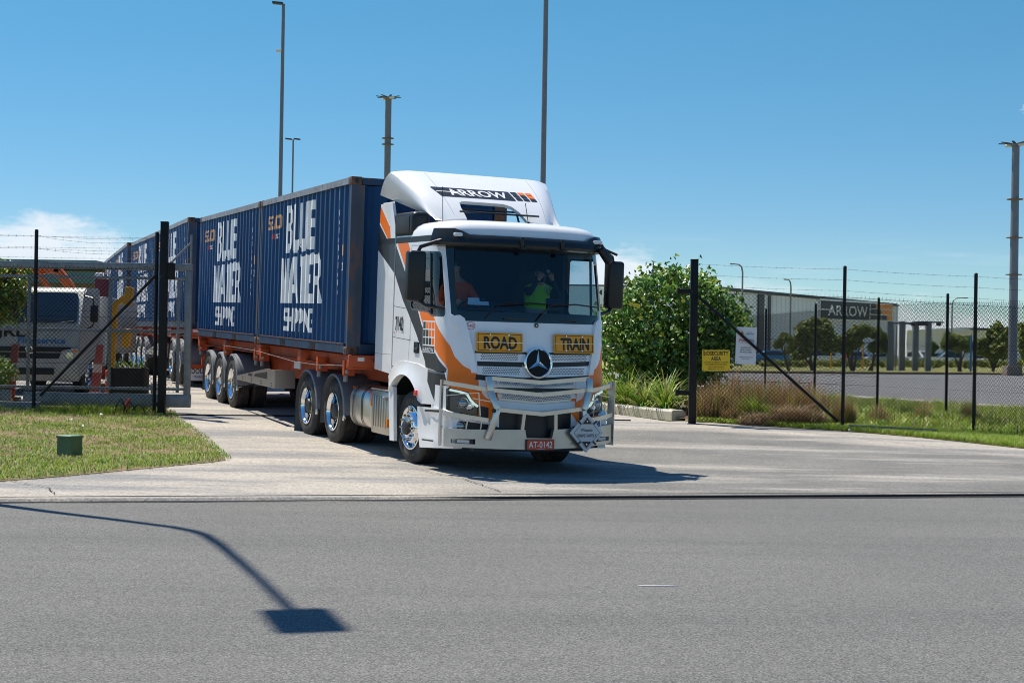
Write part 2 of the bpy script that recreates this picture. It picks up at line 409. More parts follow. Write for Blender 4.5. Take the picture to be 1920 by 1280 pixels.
pbr('box_green', (.07, .135, .06), .5, var=.15, vs=6, c2=(.09, .14, .09), c2lo=.6, c2hi=.75, c2s=9); pbr('box_green_lit_top', (.16, .28, .19), .5, var=.1)
pbr('yellow_steel', (.70, .33, .02), .5, var=.15, vs=5); pbr('planter_brown', (.035, .026, .02), .7, var=.3, vs=8)
pbr('barrier_red', (.30, .075, .06), .6, var=.15); pbr('barrier_pale', (.50, .40, .37), .6); pbr('cone_orange', (.85, .06, .01), .5)
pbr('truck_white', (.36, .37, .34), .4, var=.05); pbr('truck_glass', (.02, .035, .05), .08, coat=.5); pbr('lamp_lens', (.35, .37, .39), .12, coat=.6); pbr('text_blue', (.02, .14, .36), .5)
pbr('lens_blue', (.01, .12, .16), .08, coat=1)
pbr('leaf_strap', (.12, .26, .02), .5, island=.35, trans=.25); pbr('leaf_strap_lt', (.26, .36, .05), .5, island=.3, trans=.3); pbr('leaf_straw', (.42, .35, .16), .6, island=.25, trans=.2)
pbr('leaf_bush', (.075, .165, .025), .28, island=.55, trans=.3, spec=.6); pbr('leaf_bush_lt', (.27, .42, .09), .32, island=.4, trans=.42, spec=.6); pbr('leaf_yellow', (.42, .38, .03), .5, island=.35, trans=.35); pbr('leaf_brown', (.13, .06, .03), .6, island=.3)
pbr('leaf_far', (.15, .20, .045), .6, island=.5, trans=.4); pbr('leaf_far_lt', (.36, .40, .11), .6, island=.4, trans=.45)
pbr('flower_yellow', (.75, .62, .06), .5, island=.2); pbr('bark', (.10, .075, .055), .85, var=.3, vs=10)
pbr('grass_green', (.18, .29, .03), .6, island=.45, trans=.3); pbr('grass_bright', (.30, .43, .04), .55, island=.35, trans=.35); pbr('grass_dry', (.46, .37, .20), .7, island=.3, trans=.25); pbr('grass_brown', (.36, .25, .14), .75, island=.4, trans=.2); pbr('grass_rust', (.42, .20, .075), .75, island=.35, trans=.2); pbr('grass_purple', (.32, .24, .18), .75, island=.35, trans=.2)
pbr('sign_orange', (.95, .33, .03), .5); pbr('badge_black', (.006, .007, .009), .45, spec=.2); pbr('projector', (.30, .32, .34), .08, .8)
pbr('cladding_grey', (.80, .81, .86), .6, var=.05, vs=.2); pbr('cladding_dark', (.07, .075, .085), .6); pbr('roof_edge', (.05, .05, .055), .6); pbr('cladding_white', (.88, .87, .85), .6, var=.04); pbr('wall_tan', (.23, .17, .11), .8, var=.1); pbr('roof_teal', (.10, .20, .20), .6); pbr('maroon', (.16, .03, .035), .6)
pbr('sign_charcoal', (.04, .043, .055), .6); pbr('machine_orange', (.62, .12, .015), .5, var=.1)
pbr('car_white', (.75, .75, .75), .3, coat=.5); pbr('car_blue', (.02, .12, .30), .3, coat=.5); pbr('car_silver', (.40, .41, .43), .3, .4, coat=.5); pbr('car_dark', (.03, .032, .036), .3, coat=.5); pbr('car_glass', (.02, .025, .03), .08, coat=.5); pbr('sky_blue_tarp', (.02, .22, .55), .5)
pbr('mast_rust', (.18, .12, .08), .7); pbr('mast_base', (.24, .18, .14), .85, var=.1); pbr('roof_pale', (.35, .5, .62), .5)
pbr('grass_dark', (.085, .15, .02), .6, island=.4, trans=.2)
# ------------------------------------------------------------------ ground
PROF = [(-1e4, 0), (0, 0), (.01, .04), (3.4, .13), (6.6, .215), (13, .46), (18, .64), (30, .82), (36, .95), (60, 1.1), (1e4, 1.1)]
PROR = [(-1e4, 0), (0, 0), (.01, .04), (3.4, .085), (6.6, .17), (9, .29), (12, .38), (1e4, .40)]
PLX, PLZ = zip(*PROF); PRX, PRZ = zip(*PROR)
def vk(x, y): return (y-17.56-.225*x)*.976          # metres behind the kerb line
def gz(x, y):
    v = vk(x, y); t = min(1, max(0, (x+2+max(0, y-30)*.05)/6)); w = t*t*(3-2*t)
    return float(np.interp(v, PLX, PLZ))*(1-w)+float(np.interp(v, PRX, PRZ))*w
KD = Vector((cos(atan2(.225, 1)), sin(atan2(.225, 1)), 0)); KN = Vector((-KD.y, KD.x, 0)); K0 = Vector((0, 17.56, 0))
def kp(u, v): p = K0+KD*u+KN*v; return (p.x, p.y)      # kerb frame -> xy
def ground_mat(name, cols, rough=.9, grain=180., gamt=.35, blotch=.5, bamt=.2, bump=.25, streak=None, worn=False, speck=None):
    m = bpy.data.materials.new(name); MATS[name] = m; m.use_nodes = True; t = m.node_tree; b = t.nodes['Principled BSDF']; b.inputs['Roughness'].default_value = rough; b.inputs['Specular IOR Level'].default_value = .3
    tcn = t.nodes.new('ShaderNodeTexCoord'); L = t.links.new
    def noise(s, d=4, vec=None, r=.6):
        n = t.nodes.new('ShaderNodeTexNoise'); n.inputs['Scale'].default_value = s; n.inputs['Detail'].default_value = d; n.inputs['Roughness'].default_value = r; L(vec or tcn.outputs['Object'], n.inputs['Vector']); return n.outputs[0]
    def mr(x, a, c, lo, hi):
        n = t.nodes.new('ShaderNodeMapRange'); L(x, n.inputs[0])
        for i, v in zip((1, 2, 3, 4), (a, c, lo, hi)): n.inputs[i].default_value = v
        return n.outputs[0]
    def mixc(f, a, c):
        n = t.nodes.new('ShaderNodeMixRGB'); L(f, n.inputs[0])
        for k, v in ((1, a), (2, c)):
            if hasattr(v, 'links'): L(v, n.inputs[k])
            else: n.inputs[k].default_value = (*v, 1)
        return n.outputs[0]
    col = mixc(mr(noise(blotch, 5), .35, .65, 0, 1), cols[0], cols[1])
    if streak:
        mp = t.nodes.new('ShaderNodeMapping'); mp.inputs['Rotation'].default_value = (0, 0, streak[2]); mp.inputs['Scale'].default_value = (streak[0], streak[1], 1); L(tcn.outputs['Object'], mp.inputs[0])
        col = mixc(mr(noise(1, 6, mp.outputs[0]), streak[4], streak[5], 0, 1), col, streak[3])
    if worn:    # tyre-darkened seal towards the right of the crossover, pale concrete band along its edge
        sp = t.nodes.new('ShaderNodeSeparateXYZ'); L(tcn.outputs['Object'], sp.inputs[0])
        def ma(op, a, b_, c_=None):
            n = t.nodes.new('ShaderNodeMath'); n.operation = op
            for k_, v_ in enumerate((a, b_, c_)):
                if v_ is None: continue
                if hasattr(v_, 'links'): L(v_, n.inputs[k_])
                else: n.inputs[k_].default_value = v_
            return n.outputs[0]
        jit = ma('MULTIPLY', ma('SUBTRACT', noise(.9, 5), .5), 2.4)
        left = mr(ma('ADD', ma('ADD', sp.outputs[0], ma('MULTIPLY', sp.outputs[1], .12)), jit), .6, 3.0, 0, 1)
        edge = mr(ma('ADD', ma('ADD', sp.outputs[1], ma('MULTIPLY', sp.outputs[0], .72)), ma('MULTIPLY', jit, .35)), 30.0, 31.1, 1, 0)
        far = mr(ma('ADD', ma('SUBTRACT', sp.outputs[1], ma('MULTIPLY', sp.outputs[0], .19)), ma('MULTIPLY', jit, .3)), 26.6, 27.8, 1, 0)
        msk = ma('MULTIPLY', ma('MULTIPLY', left, edge), far)
        dk = mixc(mr(noise(.5, 6), .35, .65, 0, 1), (.135, .132, .123), (.195, .187, .172))
        mp2 = t.nodes.new('ShaderNodeMapping'); mp2.inputs['Rotation'].default_value = (0, 0, -.2); mp2.inputs['Scale'].default_value = (.22, 1.3, 1); L(tcn.outputs['Object'], mp2.inputs[0])
        dk = mixc(mr(noise(1, 6, mp2.outputs[0]), .5, .66, 0, .75), dk, (.36, .335, .295))
        col = mixc(msk, col, dk)
    if speck:
        vo = t.nodes.new('ShaderNodeTexVoronoi'); vo.inputs['Scale'].default_value = speck[0]; L(tcn.outputs['Object'], vo.inputs['Vector'])
        wn_ = t.nodes.new('ShaderNodeSeparateColor'); L(vo.outputs['Color'], wn_.inputs[0])
        h = t.nodes.new('ShaderNodeHueSaturation'); L(mr(wn_.outputs[0], 0, 1, 1-speck[1], 1+speck[1]), h.inputs['Value']); L(col, h.inputs['Color']); col = h.outputs[0]
    h = t.nodes.new('ShaderNodeHueSaturation'); g = noise(grain, 3); L(mr(g, .3, .7, 1-gamt, 1+gamt), h.inputs['Value']); L(col, h.inputs['Color']); col = h.outputs[0]
    L(col, b.inputs['Base Color'])
    bn = t.nodes.new('ShaderNodeBump'); bn.inputs['Strength'].default_value = bump; bn.inputs['Distance'].default_value = .012; L(g, bn.inputs['Height']); L(bn.outputs[0], b.inputs['Normal'])
    return m
ground_mat('asphalt', ((.130, .128, .120), (.154, .151, .141)), grain=75, gamt=.48, blotch=.22, bump=.4, streak=(.10, 1.3, -.22, (.118, .117, .110), .44, .68), speck=(95, .45))
ground_mat('driveway', ((.41, .37, .315), (.34, .312, .27)), grain=45, gamt=.25, worn=True, blotch=.35, bump=.25, streak=(.25, 1.3, -.25, (.22, .215, .21), .44, .62), speck=(40, .2))
ground_mat('concrete', ((.44, .42, .385), (.38, .36, .33)), grain=50, gamt=.14, blotch=.6, bump=.15, streak=(.3, 2.0, -.2, (.28, .265, .25), .55, .75))
ground_mat('kerb_concrete', ((.62, .585, .53), (.50, .47, .425)), grain=30, gamt=.2, blotch=2.0, bump=.2)
ground_mat('joint_and_shade', ((.02, .02, .02), (.035, .03, .028)), grain=60, gamt=.4)  # dark tone for the joints and for the painted shade on the kerb face
ground_mat('far_asphalt', ((.17, .17, .172), (.20, .20, .20)), grain=20, gamt=.2, blotch=.15, bump=.1)
ground_mat('turf', ((.13, .125, .04), (.25, .18, .10)), grain=14, gamt=.45, blotch=.9, bump=.6, streak=(.8, 1.4, 0, (.30, .25, .15), .52, .7))
ground_mat('far_turf', ((.20, .22, .06), (.28, .26, .09)), grain=3, gamt=.3, blotch=.06, bump=.3, streak=(.05, .3, 0, (.30, .24, .10), .5, .7))
ground_mat('mulch', ((.10, .07, .045), (.16, .11, .07)), grain=25, gamt=.5, blotch=2, bump=.8)

def sheet(name, poly, mat, off, cell=1., kind='structure', frame_uv=None, zfun=None):
    """a flat-drawn polygon laid over the terrain"""
    bm = bmesh.new(); f = bm.faces.new([bm.verts.new((p[0], p[1], 0)) for p in poly])
    bm.normal_update()
    if f.normal.z < 0: f.normal_flip()
    xs = [p[0] for p in poly]; ys = [p[1] for p in poly]
    def cuts(lo, hi):
        out = []; c = math.ceil(lo/cell)*cell
        while c < hi:
            out.append(c); c += cell
        return out
    for c in cuts(min(xs), max(xs)): bmesh.ops.bisect_plane(bm, geom=bm.verts[:]+bm.edges[:]+bm.faces[:], plane_co=(c, 0, 0), plane_no=(1, 0, 0), dist=1e-5)
    for c in cuts(min(ys), max(ys)): bmesh.ops.bisect_plane(bm, geom=bm.verts[:]+bm.edges[:]+bm.faces[:], plane_co=(0, c, 0), plane_no=(0, 1, 0), dist=1e-5)
    for v in bm.verts: v.co.z = (zfun or gz)(v.co.x, v.co.y)+off
    bmesh.ops.recalc_face_normals(bm, faces=bm.faces)
    if sum(f.normal.z for f in bm.faces) < 0: bmesh.ops.reverse_faces(bm, faces=bm.faces)
    me = bpy.data.meshes.new(name); bm.to_mesh(me); bm.free(); me.materials.append(MATS[mat])
    me.polygons.foreach_set('use_smooth', [True]*len(me.polygons))
    o = mesh_obj(name, me)
    if kind: o['kind'] = kind
    return o
# terrain to the horizon, graded grid
def terrain():
    gx = sorted(set([-3000, -1500, -700, -350, -200, -120, -80] + list(range(-60, 61, 2)) + [80, 120, 200, 350, 700, 1500, 3000]))
    gy = sorted(set([-300, -150, -80, -40, -20] + [i for i in range(-10, 71, 2)] + [80, 100, 120, 150, 200, 300, 450, 700, 1200, 2000, 3500]))
    V = [(x, y, gz(x, y)-.05 - (.05 if vk(x, y) < 1 else 0)) for y in gy for x in gx]; n = len(gx)
    F = [(j*n+i, j*n+i+1, (j+1)*n+i+1, (j+1)*n+i) for j in range(len(gy)-1) for i in range(n-1)]
    me = bpy.data.meshes.new('ground'); me.from_pydata(V, [], F); me.materials.append(MATS['far_turf']); me.polygons.foreach_set('use_smooth', [True]*len(F))
    mesh_obj('ground', me)['kind'] = 'structure'
terrain()
sheet('road', [kp(-70, -16), kp(70, -16), kp(70, -.055), kp(-70, -.055)], 'asphalt', 0.0, 4)
# lip of the crossover: pale channel strip, then a low concrete upstand whose face is in shade
def kerb_lip():
    b = B(); prof = [(-.055, -.03), (-.055, .004), (-.02, .006), (0, .012), (.012, .036), (.05, .050), (.16, .047), (.16, -.03)]
    rows = []
    for u in lin(-70, 70, 56):
        j = .004*sin(u*3.1)+.003*sin(u*7.7)
        rows.append([(*kp(u, v+(j if .0 <= v < .1 else 0)), z) for v, z in prof])
    b.grid(rows, 'driveway', closed=True)
    o = b.build('kerb', smooth=50); o['kind'] = 'structure'
    b = B(); rows = []  # dark strip laid over the upstand face: its shade put in as colour
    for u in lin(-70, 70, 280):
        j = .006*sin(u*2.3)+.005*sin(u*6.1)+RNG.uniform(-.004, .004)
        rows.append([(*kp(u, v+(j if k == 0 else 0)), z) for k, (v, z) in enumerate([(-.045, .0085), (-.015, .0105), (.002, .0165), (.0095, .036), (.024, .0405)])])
    b.grid(rows, 'joint_and_shade'); o = b.build('kerb_face_shade', smooth=50); o['kind'] = 'structure'
kerb_lip()
LAWN_L = [(-6.5, 17.1), (-5.91, 17.81), (-5.45, 18.35), (-4.98, 18.98), (-4.49, 19.71), (-3.95, 20.45), (-3.84, 20.75), (-4.23, 22.11), (-4.79, 23.94), (-5.54, 26.07), (-6.0, 27.4), (-6.3, 28.6), (-6.9, 29.6), (-30, 29.6), (-30, 12.0)]
EDGE_R = [(3.39, 29.8), (3.73, 29.6), (4.49, 29.15), (5.39, 28.6), (6.3, 28.1), (7.13, 27.55), (7.87, 26.89), (8.69, 25.97), (9.8, 25.0), (12, 24.2), (30, 28.2)]
sheet('driveway', [kp(-70, .155), kp(70, .155), kp(70, 4.0)] + EDGE_R[::-1] + [(3.0, 29.6), (2.0, 31.6), (1.0, 36), (-3, 46), (-8, 62), (-40, 62), (-40, 28)] + [kp(-70, 4.2)], 'driveway', .010, 1)
sheet('lawn', LAWN_L, 'turf', .016, 1)
VERGE_R = EDGE_R + [(30, 47), (18, 45), (12.42, 37.97), (9.55, 45.7), (6.0, 46), (3.2, 36), (3.5, 31)]
sheet('verge', VERGE_R, 'turf', .02, 1)
sheet('garden_bed', [(3.36, 30.3), (2.75, 31.6), (2.2, 32.7), (1.9, 34.6), (2.2, 38), (4.6, 38), (4.4, 33), (3.6, 30.2)], 'mulch', .03, 1)
# the street beyond the right-hand fence, its kerb and the yard
sheet('far_road', [(12.42, 37.97), (9.55, 45.7), (6.0, 56), (4.5, 70), (3.0, 88), (16, 92.8), (34, 104), (90, 135), (90, 70), (40, 52), (20, 44)], 'far_asphalt', .03, 4)
def strip_kerb(name, pts, w, h, mat):
    b = B(); rows = []; P = [Vector((x, y, 0)) for x, y in pts]
    for i, p in enumerate(P):
        d = (P[min(i+1, len(P)-1)]-P[max(i-1, 0)]).normalized(); n = Vector((-d.y, d.x, 0)); z = gz(p.x, p.y)
        rows.append([tuple(p+n*a+Vector((0, 0, z+c))) for a, c in ((-w/2, -.04), (-w/2, h*.8), (-w/2+.03, h), (w/2-.03, h), (w/2, h*.8), (w/2, -.04))])
    V = b.grid(rows, mat); b._set([b.bm.faces.new(V[0][::-1]), b.bm.faces.new(V[-1])], mat)
    o = b.build(name, smooth=40); o['kind'] = 'structure'; return o
strip_kerb('kerb', [(40, 52), (26, 46.6), (20, 44), (12.42, 37.97), (9.55, 45.7), (6.0, 56)][2:], .18, .12, 'kerb_concrete')
strip_kerb('kerb', [(3.0, 88), (16, 92.8), (34, 104), (90, 135)], .5, .16, 'mulch')
strip_kerb('kerb', [(1.25, 34.6), (1.8, 33.5), (2.25, 32.6), (2.62, 31.9), (3.0, 31.15), (3.32, 30.5)], .30, .17, 'kerb_concrete')

def crack(name, pts, w, mat='joint_and_shade', off=.024):
    b = B(); rows = []
    P = []
    for (a, c) in zip(pts, pts[1:]):
        n = max(2, int(math.dist(a, c)/.12)); P += [(a[0]+(c[0]-a[0])*i/n+RNG.normal(0, .008), a[1]+(c[1]-a[1])*i/n+RNG.normal(0, .008)) for i in range(n)]
    for i, p in enumerate(P):
        q = P[min(i+1, len(P)-1)]; o = P[max(i-1, 0)]; d = Vector((q[0]-o[0], q[1]-o[1], 0)).normalized(); ww = w*RNG.uniform(.5, 1.2)/2
        rows.append([(p[0]-d.y*ww, p[1]+d.x*ww, gz(p[0], p[1])+off), (p[0]+d.y*ww, p[1]-d.x*ww, gz(p[0], p[1])+off)])
    b.grid(rows, mat); o = b.build(name, None, smooth=0); o['kind'] = 'structure'
crack('driveway_joint', [(-2.2, 20.3), (-1.3, 20.2), (-.57, 19.12), (-.06, 17.75)], .016)
crack('driveway_joint', [(3.3, 29.3), (4.9, 28.2), (6.5, 26.6), (8.0, 24.9), (9.5, 23.6)], .02)
crack('driveway_joint', [(-6.9, 18.9), (-5.2, 17.3), (-4.9, 16.6)], .014)
# ------------------------------------------------------------------ tractor unit  (x forward from the steer axle, y to the truck's left, z up)
TRM = frame((-.241, 21.244, .11), 25, 1.5, -.5)
X0 = [(.2, 1.36), (.95, 1.33), (1.35, 1.29), (1.7, 1.26), (2.05, 1.21), (2.25, 1.17), (2.95, .99), (3.1, .98), (3.4, .93)]
GY = [0, .3, .6, .85, 1.02, 1.14, 1.19, 1.2, 1.21]; GD = [0, .015, .05, .12, .2, .32, .46, .6, 3.2]
GS = [0]
for i in range(1, 9): GS.append(GS[-1]+math.hypot(GY[i]-GY[i-1], GD[i]-GD[i-1]))
X0a, X0b = zip(*X0)
def x0(z): return float(np.interp(z, X0a, X0b))
def gfun(y): return float(np.interp(abs(y), GY, GD))
def cabp(s, z, off=0.):
    a = abs(s); y = float(np.interp(a, GS, GY)); d = float(np.interp(a, GS, GD)); sg = -1 if s < 0 else 1
    if off:
        e = .02; y1 = float(np.interp(a+e, GS, GY)); d1 = float(np.interp(a+e, GS, GD)); y2 = float(np.interp(max(0, a-e), GS, GY)) if a > e else -y1; d2 = float(np.interp(max(0, a-e), GS, GD)) if a > e else d1
        t = Vector((-(d1-d2), y1-y2, 0)).normalized(); n = Vector((t.y, -t.x, 0)); return Vector((x0(z)-d+n.x*off, (y+n.y*off)*sg, z))
    return Vector((x0(z)-d, y*sg, z))
def sa(x, z, sg=-1): return (sg*float(np.interp(x0(z)-x, GD, GS)), z)
def sb(y, z): return ((-1 if y < 0 else 1)*float(np.interp(abs(y), GY, GS)), z)
def mir(P): return [(-u, v) for u, v in P]
US = sorted(set([-x for x in GS] + GS + [-.45, .45, -.15, .15, -1.6, 1.6, -2, 2]))
def raised(b, poly, off, m, fn=cabp, wall=0.):
    sk = Skin(US, [.2, .5, .8, 1.1, 1.35, 1.7, 2.05, 2.25, 2.6, 2.95, 3.1, 3.4], m); sk.keep(poly)
    be = [[(v.co.x, v.co.y) for v in e.verts] for e in sk.bm.edges if len(e.link_faces) == 1]
    sk.into(b, lambda u, v: fn(u, v, off))
    for p, q in be: b.face([fn(*p, off), fn(*q, off), fn(*q, wall), fn(*p, wall)], m)

def make_wheel(kind, r, w, turn=0.):
    """axis y, outer face at y=0, tyre going to y=+w; origin at the outer hub centre"""
    b = B(); rb = .292
    prof = [(rb, .035), (rb+.012, .012), (rb+.06, -.002), (r-.11, -.006), (r-.055, .006), (r-.02, .022), (r-.004, .036)]
    n = 5
    for i in range(n):
        y0 = .045+(w-.09)*i/n; y1 = .045+(w-.09)*(i+1)/n
        prof += [(r, y0+.004), (r, y1-.012), (r-.012, y1-.010), (r-.012, y1-.001)]
    prof += [(r-.004, w-.036), (r-.02, w-.022), (r-.055, w-.006), (r-.11, w+.006), (rb+.06, w), (rb, w-.035), (rb-.01, w-.05), (rb-.01, .05)]
    nt = len(prof); b.lathe(prof, (0, 0, 0), (0, 1, 0), 'rubber', 44, close=True, mfun=lambda j: 'rubber_tread' if 6 <= j < 6+4*n else 'rubber')
    for k in range(30):     # moulded sidewall lettering blocks
        if k % 15 in (0, 1, 2, 3, 4, 7, 8, 9):
            a = 2*pi*k/30; rr = r-.125; q = Matrix.Rotation(-a, 3, 'Y')
            b.box(q@Vector((rr, -.0045, 0)), (.03, .004, .045), 'steel_dark', rot=q)
    ty = b.build('wheel', smooth=40)
    b = B()
    if kind == 'steer':
        b.lathe([(rb+.012, .012), (rb+.010, -.008), (rb-.008, -.012), (rb-.028, .01), (.25, .045), (.225, .03), (.205, -.012), (.17, -.03), (.13, -.032), (.125, -.05), (.10, -.055)], (0, 0, 0), (0, 1, 0), 'chrome', 36)
        b.lathe([(.10, -.055), (.095, -.09), (.07, -.105), (0, -.108)], (0, 0, 0), (0, 1, 0), 'steel_dark', 20)
        for k in range(10):
            a = 2*pi*k/10; p = Vector((.168*cos(a), -.03, .168*sin(a))); b.cyl(p, p+Vector((0, -.055, 0)), .021, 'chrome', 8, r2=.016)
            a += pi/10; p = Vector((.236*cos(a), .022, .236*sin(a))); b.cyl(p, p+Vector((0, -.006, 0)), .021, 'steel_dark', 10)
    elif kind == 'drive':
        b.lathe([(rb+.012, .012), (rb+.010, -.006), (rb-.008, -.010), (rb-.022, .01), (.255, .06), (.250, .16), (.235, .175), (.15, .165)], (0, 0, 0), (0, 1, 0), 'chrome', 36)
        b.lathe([(.15, .165), (.12, .15), (.115, .03), (.10, .01), (0, .005)], (0, 0, 0), (0, 1, 0), 'steel_dark', 20)
        for k in range(10):
            a = 2*pi*k/10; p = Vector((.168*cos(a), .17, .168*sin(a))); b.cyl(p, p+Vector((0, -.06, 0)), .02, 'chrome', 8)
    else:
        b.lathe([(rb+.012, .012), (rb+.010, -.006), (rb-.008, -.010), (rb-.02, .012), (.24, .045), (.15, .062), (.05, .066), (0, .066)], (0, 0, 0), (0, 1, 0), 'chrome', 36)
        b.box((0, .05, .09), (.004, .03, .2), 'alu_dull')
    b.build('rim', ty, smooth=40)
    return ty
WHEELS = {}
def add_wheel(parent, kind, x, yo, side, r=.5, w=.29, turn=0., z=None):
    k = (kind, r, w)
    if k not in WHEELS: WHEELS[k] = make_wheel(kind, r, w); t = WHEELS[k]; t.parent = parent
    else: t = copy_tree(WHEELS[k], parent)
    t.location = (x, yo*side, r if z is None else z)
    t.rotation_euler = (0, 0, (0 if side < 0 else pi)+RAD(turn)); return t
def mudguard(parent, x, z, y0, y1, r=.585, a0=2, a1=182, tail=.0, m='grey_guard'):
    b = B(); P = []
    for k in range(19):
        a = RAD(a0+(a1-a0)*k/18); P.append((x+r*cos(a), z+r*sin(a)))
    P = [(P[0][0], P[0][1]-.06)] + P + [(P[-1][0]-.01, P[-1][1]-.2-tail)]
    cx = x; rows = []
    ys = [y0, y0+.015, y0+.05] + [y0+.05+(y1-y0-.1)*k/6 for k in range(1, 6)] + [y1-.05, y1-.015, y1]
    for i, (px, pz) in enumerate(P):
        row = []
        n = Vector((px-x, 0, max(0, pz-z))); n = n.normalized() if n.length else Vector((0, 0, 1))
        for k, y in enumerate(ys):
            o = {0: -.035, 1: -.004, len(ys)-2: -.004, len(ys)-1: -.035}.get(k, .006 if k in (3, 5, 7) else 0)
            row.append((px+n.x*o, y, pz+n.z*o))
        rows.append(row)
    b.grid(rows, m)
    return b.build('mudguard', parent, smooth=30)

def build_tractor():
    T = thing('prime_mover', 'white, charcoal and orange prime mover with aluminium bull bar and ROAD TRAIN signs', 'truck', matrix=TRM)
    # ---- cab shell
    b = B(); sk = Skin(US, [1.12, 1.2, 1.35, 1.7, 2.05, 2.25, 2.6, 2.95, 3.1], 'white_paint')
    out = [sa(-.87, 1.32), sa(.93, 1.32), sb(-1.13, 1.14), sb(1.13, 1.14), sa(.93, 1.32, 1), sa(-.87, 1.32, 1)]
    out += [sa(-.87, z, 1) for z in (1.35, 1.7, 2.05, 2.25, 2.95, 3.1)] + [sa(-.87, z) for z in (3.1, 2.95, 2.25, 2.05, 1.7, 1.35)]
    sk.keep(out)
    dark = [sa(-.88, 3.02), sa(-.037, 2.19), sa(.19, 1.91), sa(.90, 1.40), sb(-1.14, 1.355), sa(.96, 1.31), sa(.40, 1.31), sa(.361, 1.424), sa(.006, 1.79), sa(-.53, 2.235), sa(-.88, 2.60)]
    orange = [sa(-.80, 3.02), sa(-.40, 3.02), sa(.53, 2.14), sa(.66, 1.97), sb(-1.107, 1.66), sb(-1.06, 1.52), sb(-.97, 1.41), sb(-.82, 1.322), sb(-.79, 1.30), sb(-.78, 1.13), sb(-1.14, 1.13), sa(.98, 1.36), sa(.94, 1.41), sa(.225, 1.93), sa(0, 2.195)]
    for P in (dark, mir(dark)): sk.paint(P, 'charcoal_paint')
    for P in (orange, mir(orange)): sk.paint(P, 'orange_paint')
    # logo panel on the door, both sides
    for sg in (-1, 1):
        q = lambda u, v: sa(.24+.42*u+.02*(1-v), 1.545+.425*v, sg)
        sk.paint([q(0, 0), q(1, 0), q(1, 1), q(0, 1)], 'decal_white')
        for r in range(3):
            for c in range(4):
                cc = 3-c if sg > 0 else c
                u0, v0 = .03+.243*c, .255+.247*r
                sk.paint([q(u0, v0), q(u0+.205, v0), q(u0+.205, v0+.21), q(u0, v0+.21)], 'charcoal_paint' if cc <= (2-r) else 'orange_paint')
        sk.paint([q(.02, .02), q(.98, .02), q(.98, .215), q(.02, .215)], 'charcoal_paint')
    # door shut lines and locker lines
    for sg in (-1, 1):
        for (xa, za, xb, zb) in ((-.262, 1.33, -.262, 2.98), (-.885, 2.15, -.2, 2.11), (-.2, 2.11, -.19, 1.69), (-.19, 1.69, -.885, 1.72), (-.262, 2.98, .80, 2.95)):
            d = Vector((xb-xa, zb-za)); n = Vector((-d.y, d.x)).normalized()*.004
            sk.paint([sa(xa+n.x, za+n.y, sg), sa(xb+n.x, zb+n.y, sg), sa(xb-n.x, zb-n.y, sg), sa(xa-n.x, za-n.y, sg)], 'dark_trim')
        sk.paint([sa(-.9, 3.02, sg), sa(.70, 3.02, sg), sa(.66, 3.10, sg), sa(-.9, 3.10, sg)], 'black_plastic')
    # black windscreen surround
    sk.paint([sb(-1.09, 2.07), sb(-.95, 1.985), sb(.95, 1.99), sb(1.09, 2.07), sb(1.11, 3.1), sb(-1.11, 3.1)], 'black_gloss')
    ws = rpoly([sb(-1.035, 2.115), sb(1.035, 2.115), sb(1.025, 2.95), sb(-1.025, 2.95)], .06)
    sk.hole(ws)
    wins = []
    for sg in (-1, 1):
        w_ = [sa(-.22, 2.13, sg), sa(.42, 2.10, sg), sa(.52, 2.055, sg), (sg*abs(sb(1.15, 2.05)[0]), 2.05), (sg*abs(sb(1.152, 2.8)[0]), 2.85), sa(-.22, 2.885, sg)]
        fr = [sa(-.245, 2.105, sg), sa(.41, 2.075, sg), sa(.51, 2.03, sg), (sg*(abs(sb(1.15, 2.05)[0])-.02), 2.025), (sg*(abs(sb(1.152, 2.8)[0])-.02), 2.88), sa(-.245, 2.91, sg)]
        sk.paint(rpoly(fr, .07), 'black_gloss'); w_ = rpoly(w_, .06); sk.hole(w_); wins.append((sg, w_))
    # grille slots
    for P in ([(-.835, 1.575), (.875, 1.585), (.875, 1.61), (-.835, 1.603)], [(-.80, 1.41), (-.2, 1.41), (-.2, 1.475), (-.805, 1.472)], [(.2, 1.415), (.835, 1.44), (.845, 1.5), (.2, 1.478)],
              [(-.83, 1.235), (-.2, 1.20), (0, 1.19), (.2, 1.2), (.83, 1.255), (.82, 1.315), (.2, 1.285), (-.2, 1.275), (-.815, 1.302)]):
        sk.paint([sb(*p) for p in P], 'black_plastic')
    sk.into(b, cabp)
    # roof cap
    plan = [(x0(3.1)-float(np.interp(abs(s), GS, GD)), (-1 if s < 0 else 1)*float(np.interp(abs(s), GS, GY))) for s in [-GS[-2]-.0] + [-x for x in GS[-3::-1]] + GS[1:-1]]
    plan = [(-.87, -1.2), (-.3, -1.2)] + plan + [(-.3, 1.2), (-.87, 1.2)]
    rows = []
    for z, ins in ((3.1, 0), (3.17, .01), (3.235, .05), (3.275, .12), (3.30, .22), (3.325, .45), (3.335, .8)):
        rows.append([((x-.05)*(1-ins*.9)+.05 if x > -.8 else x, y*(1-ins/1.2), z) for x, y in plan])
    b.grid(rows, 'white_paint')
    b.grid([[r[-1] for r in rows], [r[0] for r in rows]], 'white_paint')
    # back wall
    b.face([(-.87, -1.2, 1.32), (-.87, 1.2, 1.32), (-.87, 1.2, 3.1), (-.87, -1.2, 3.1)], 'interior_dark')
    b.build('cab_shell', T, smooth=32)
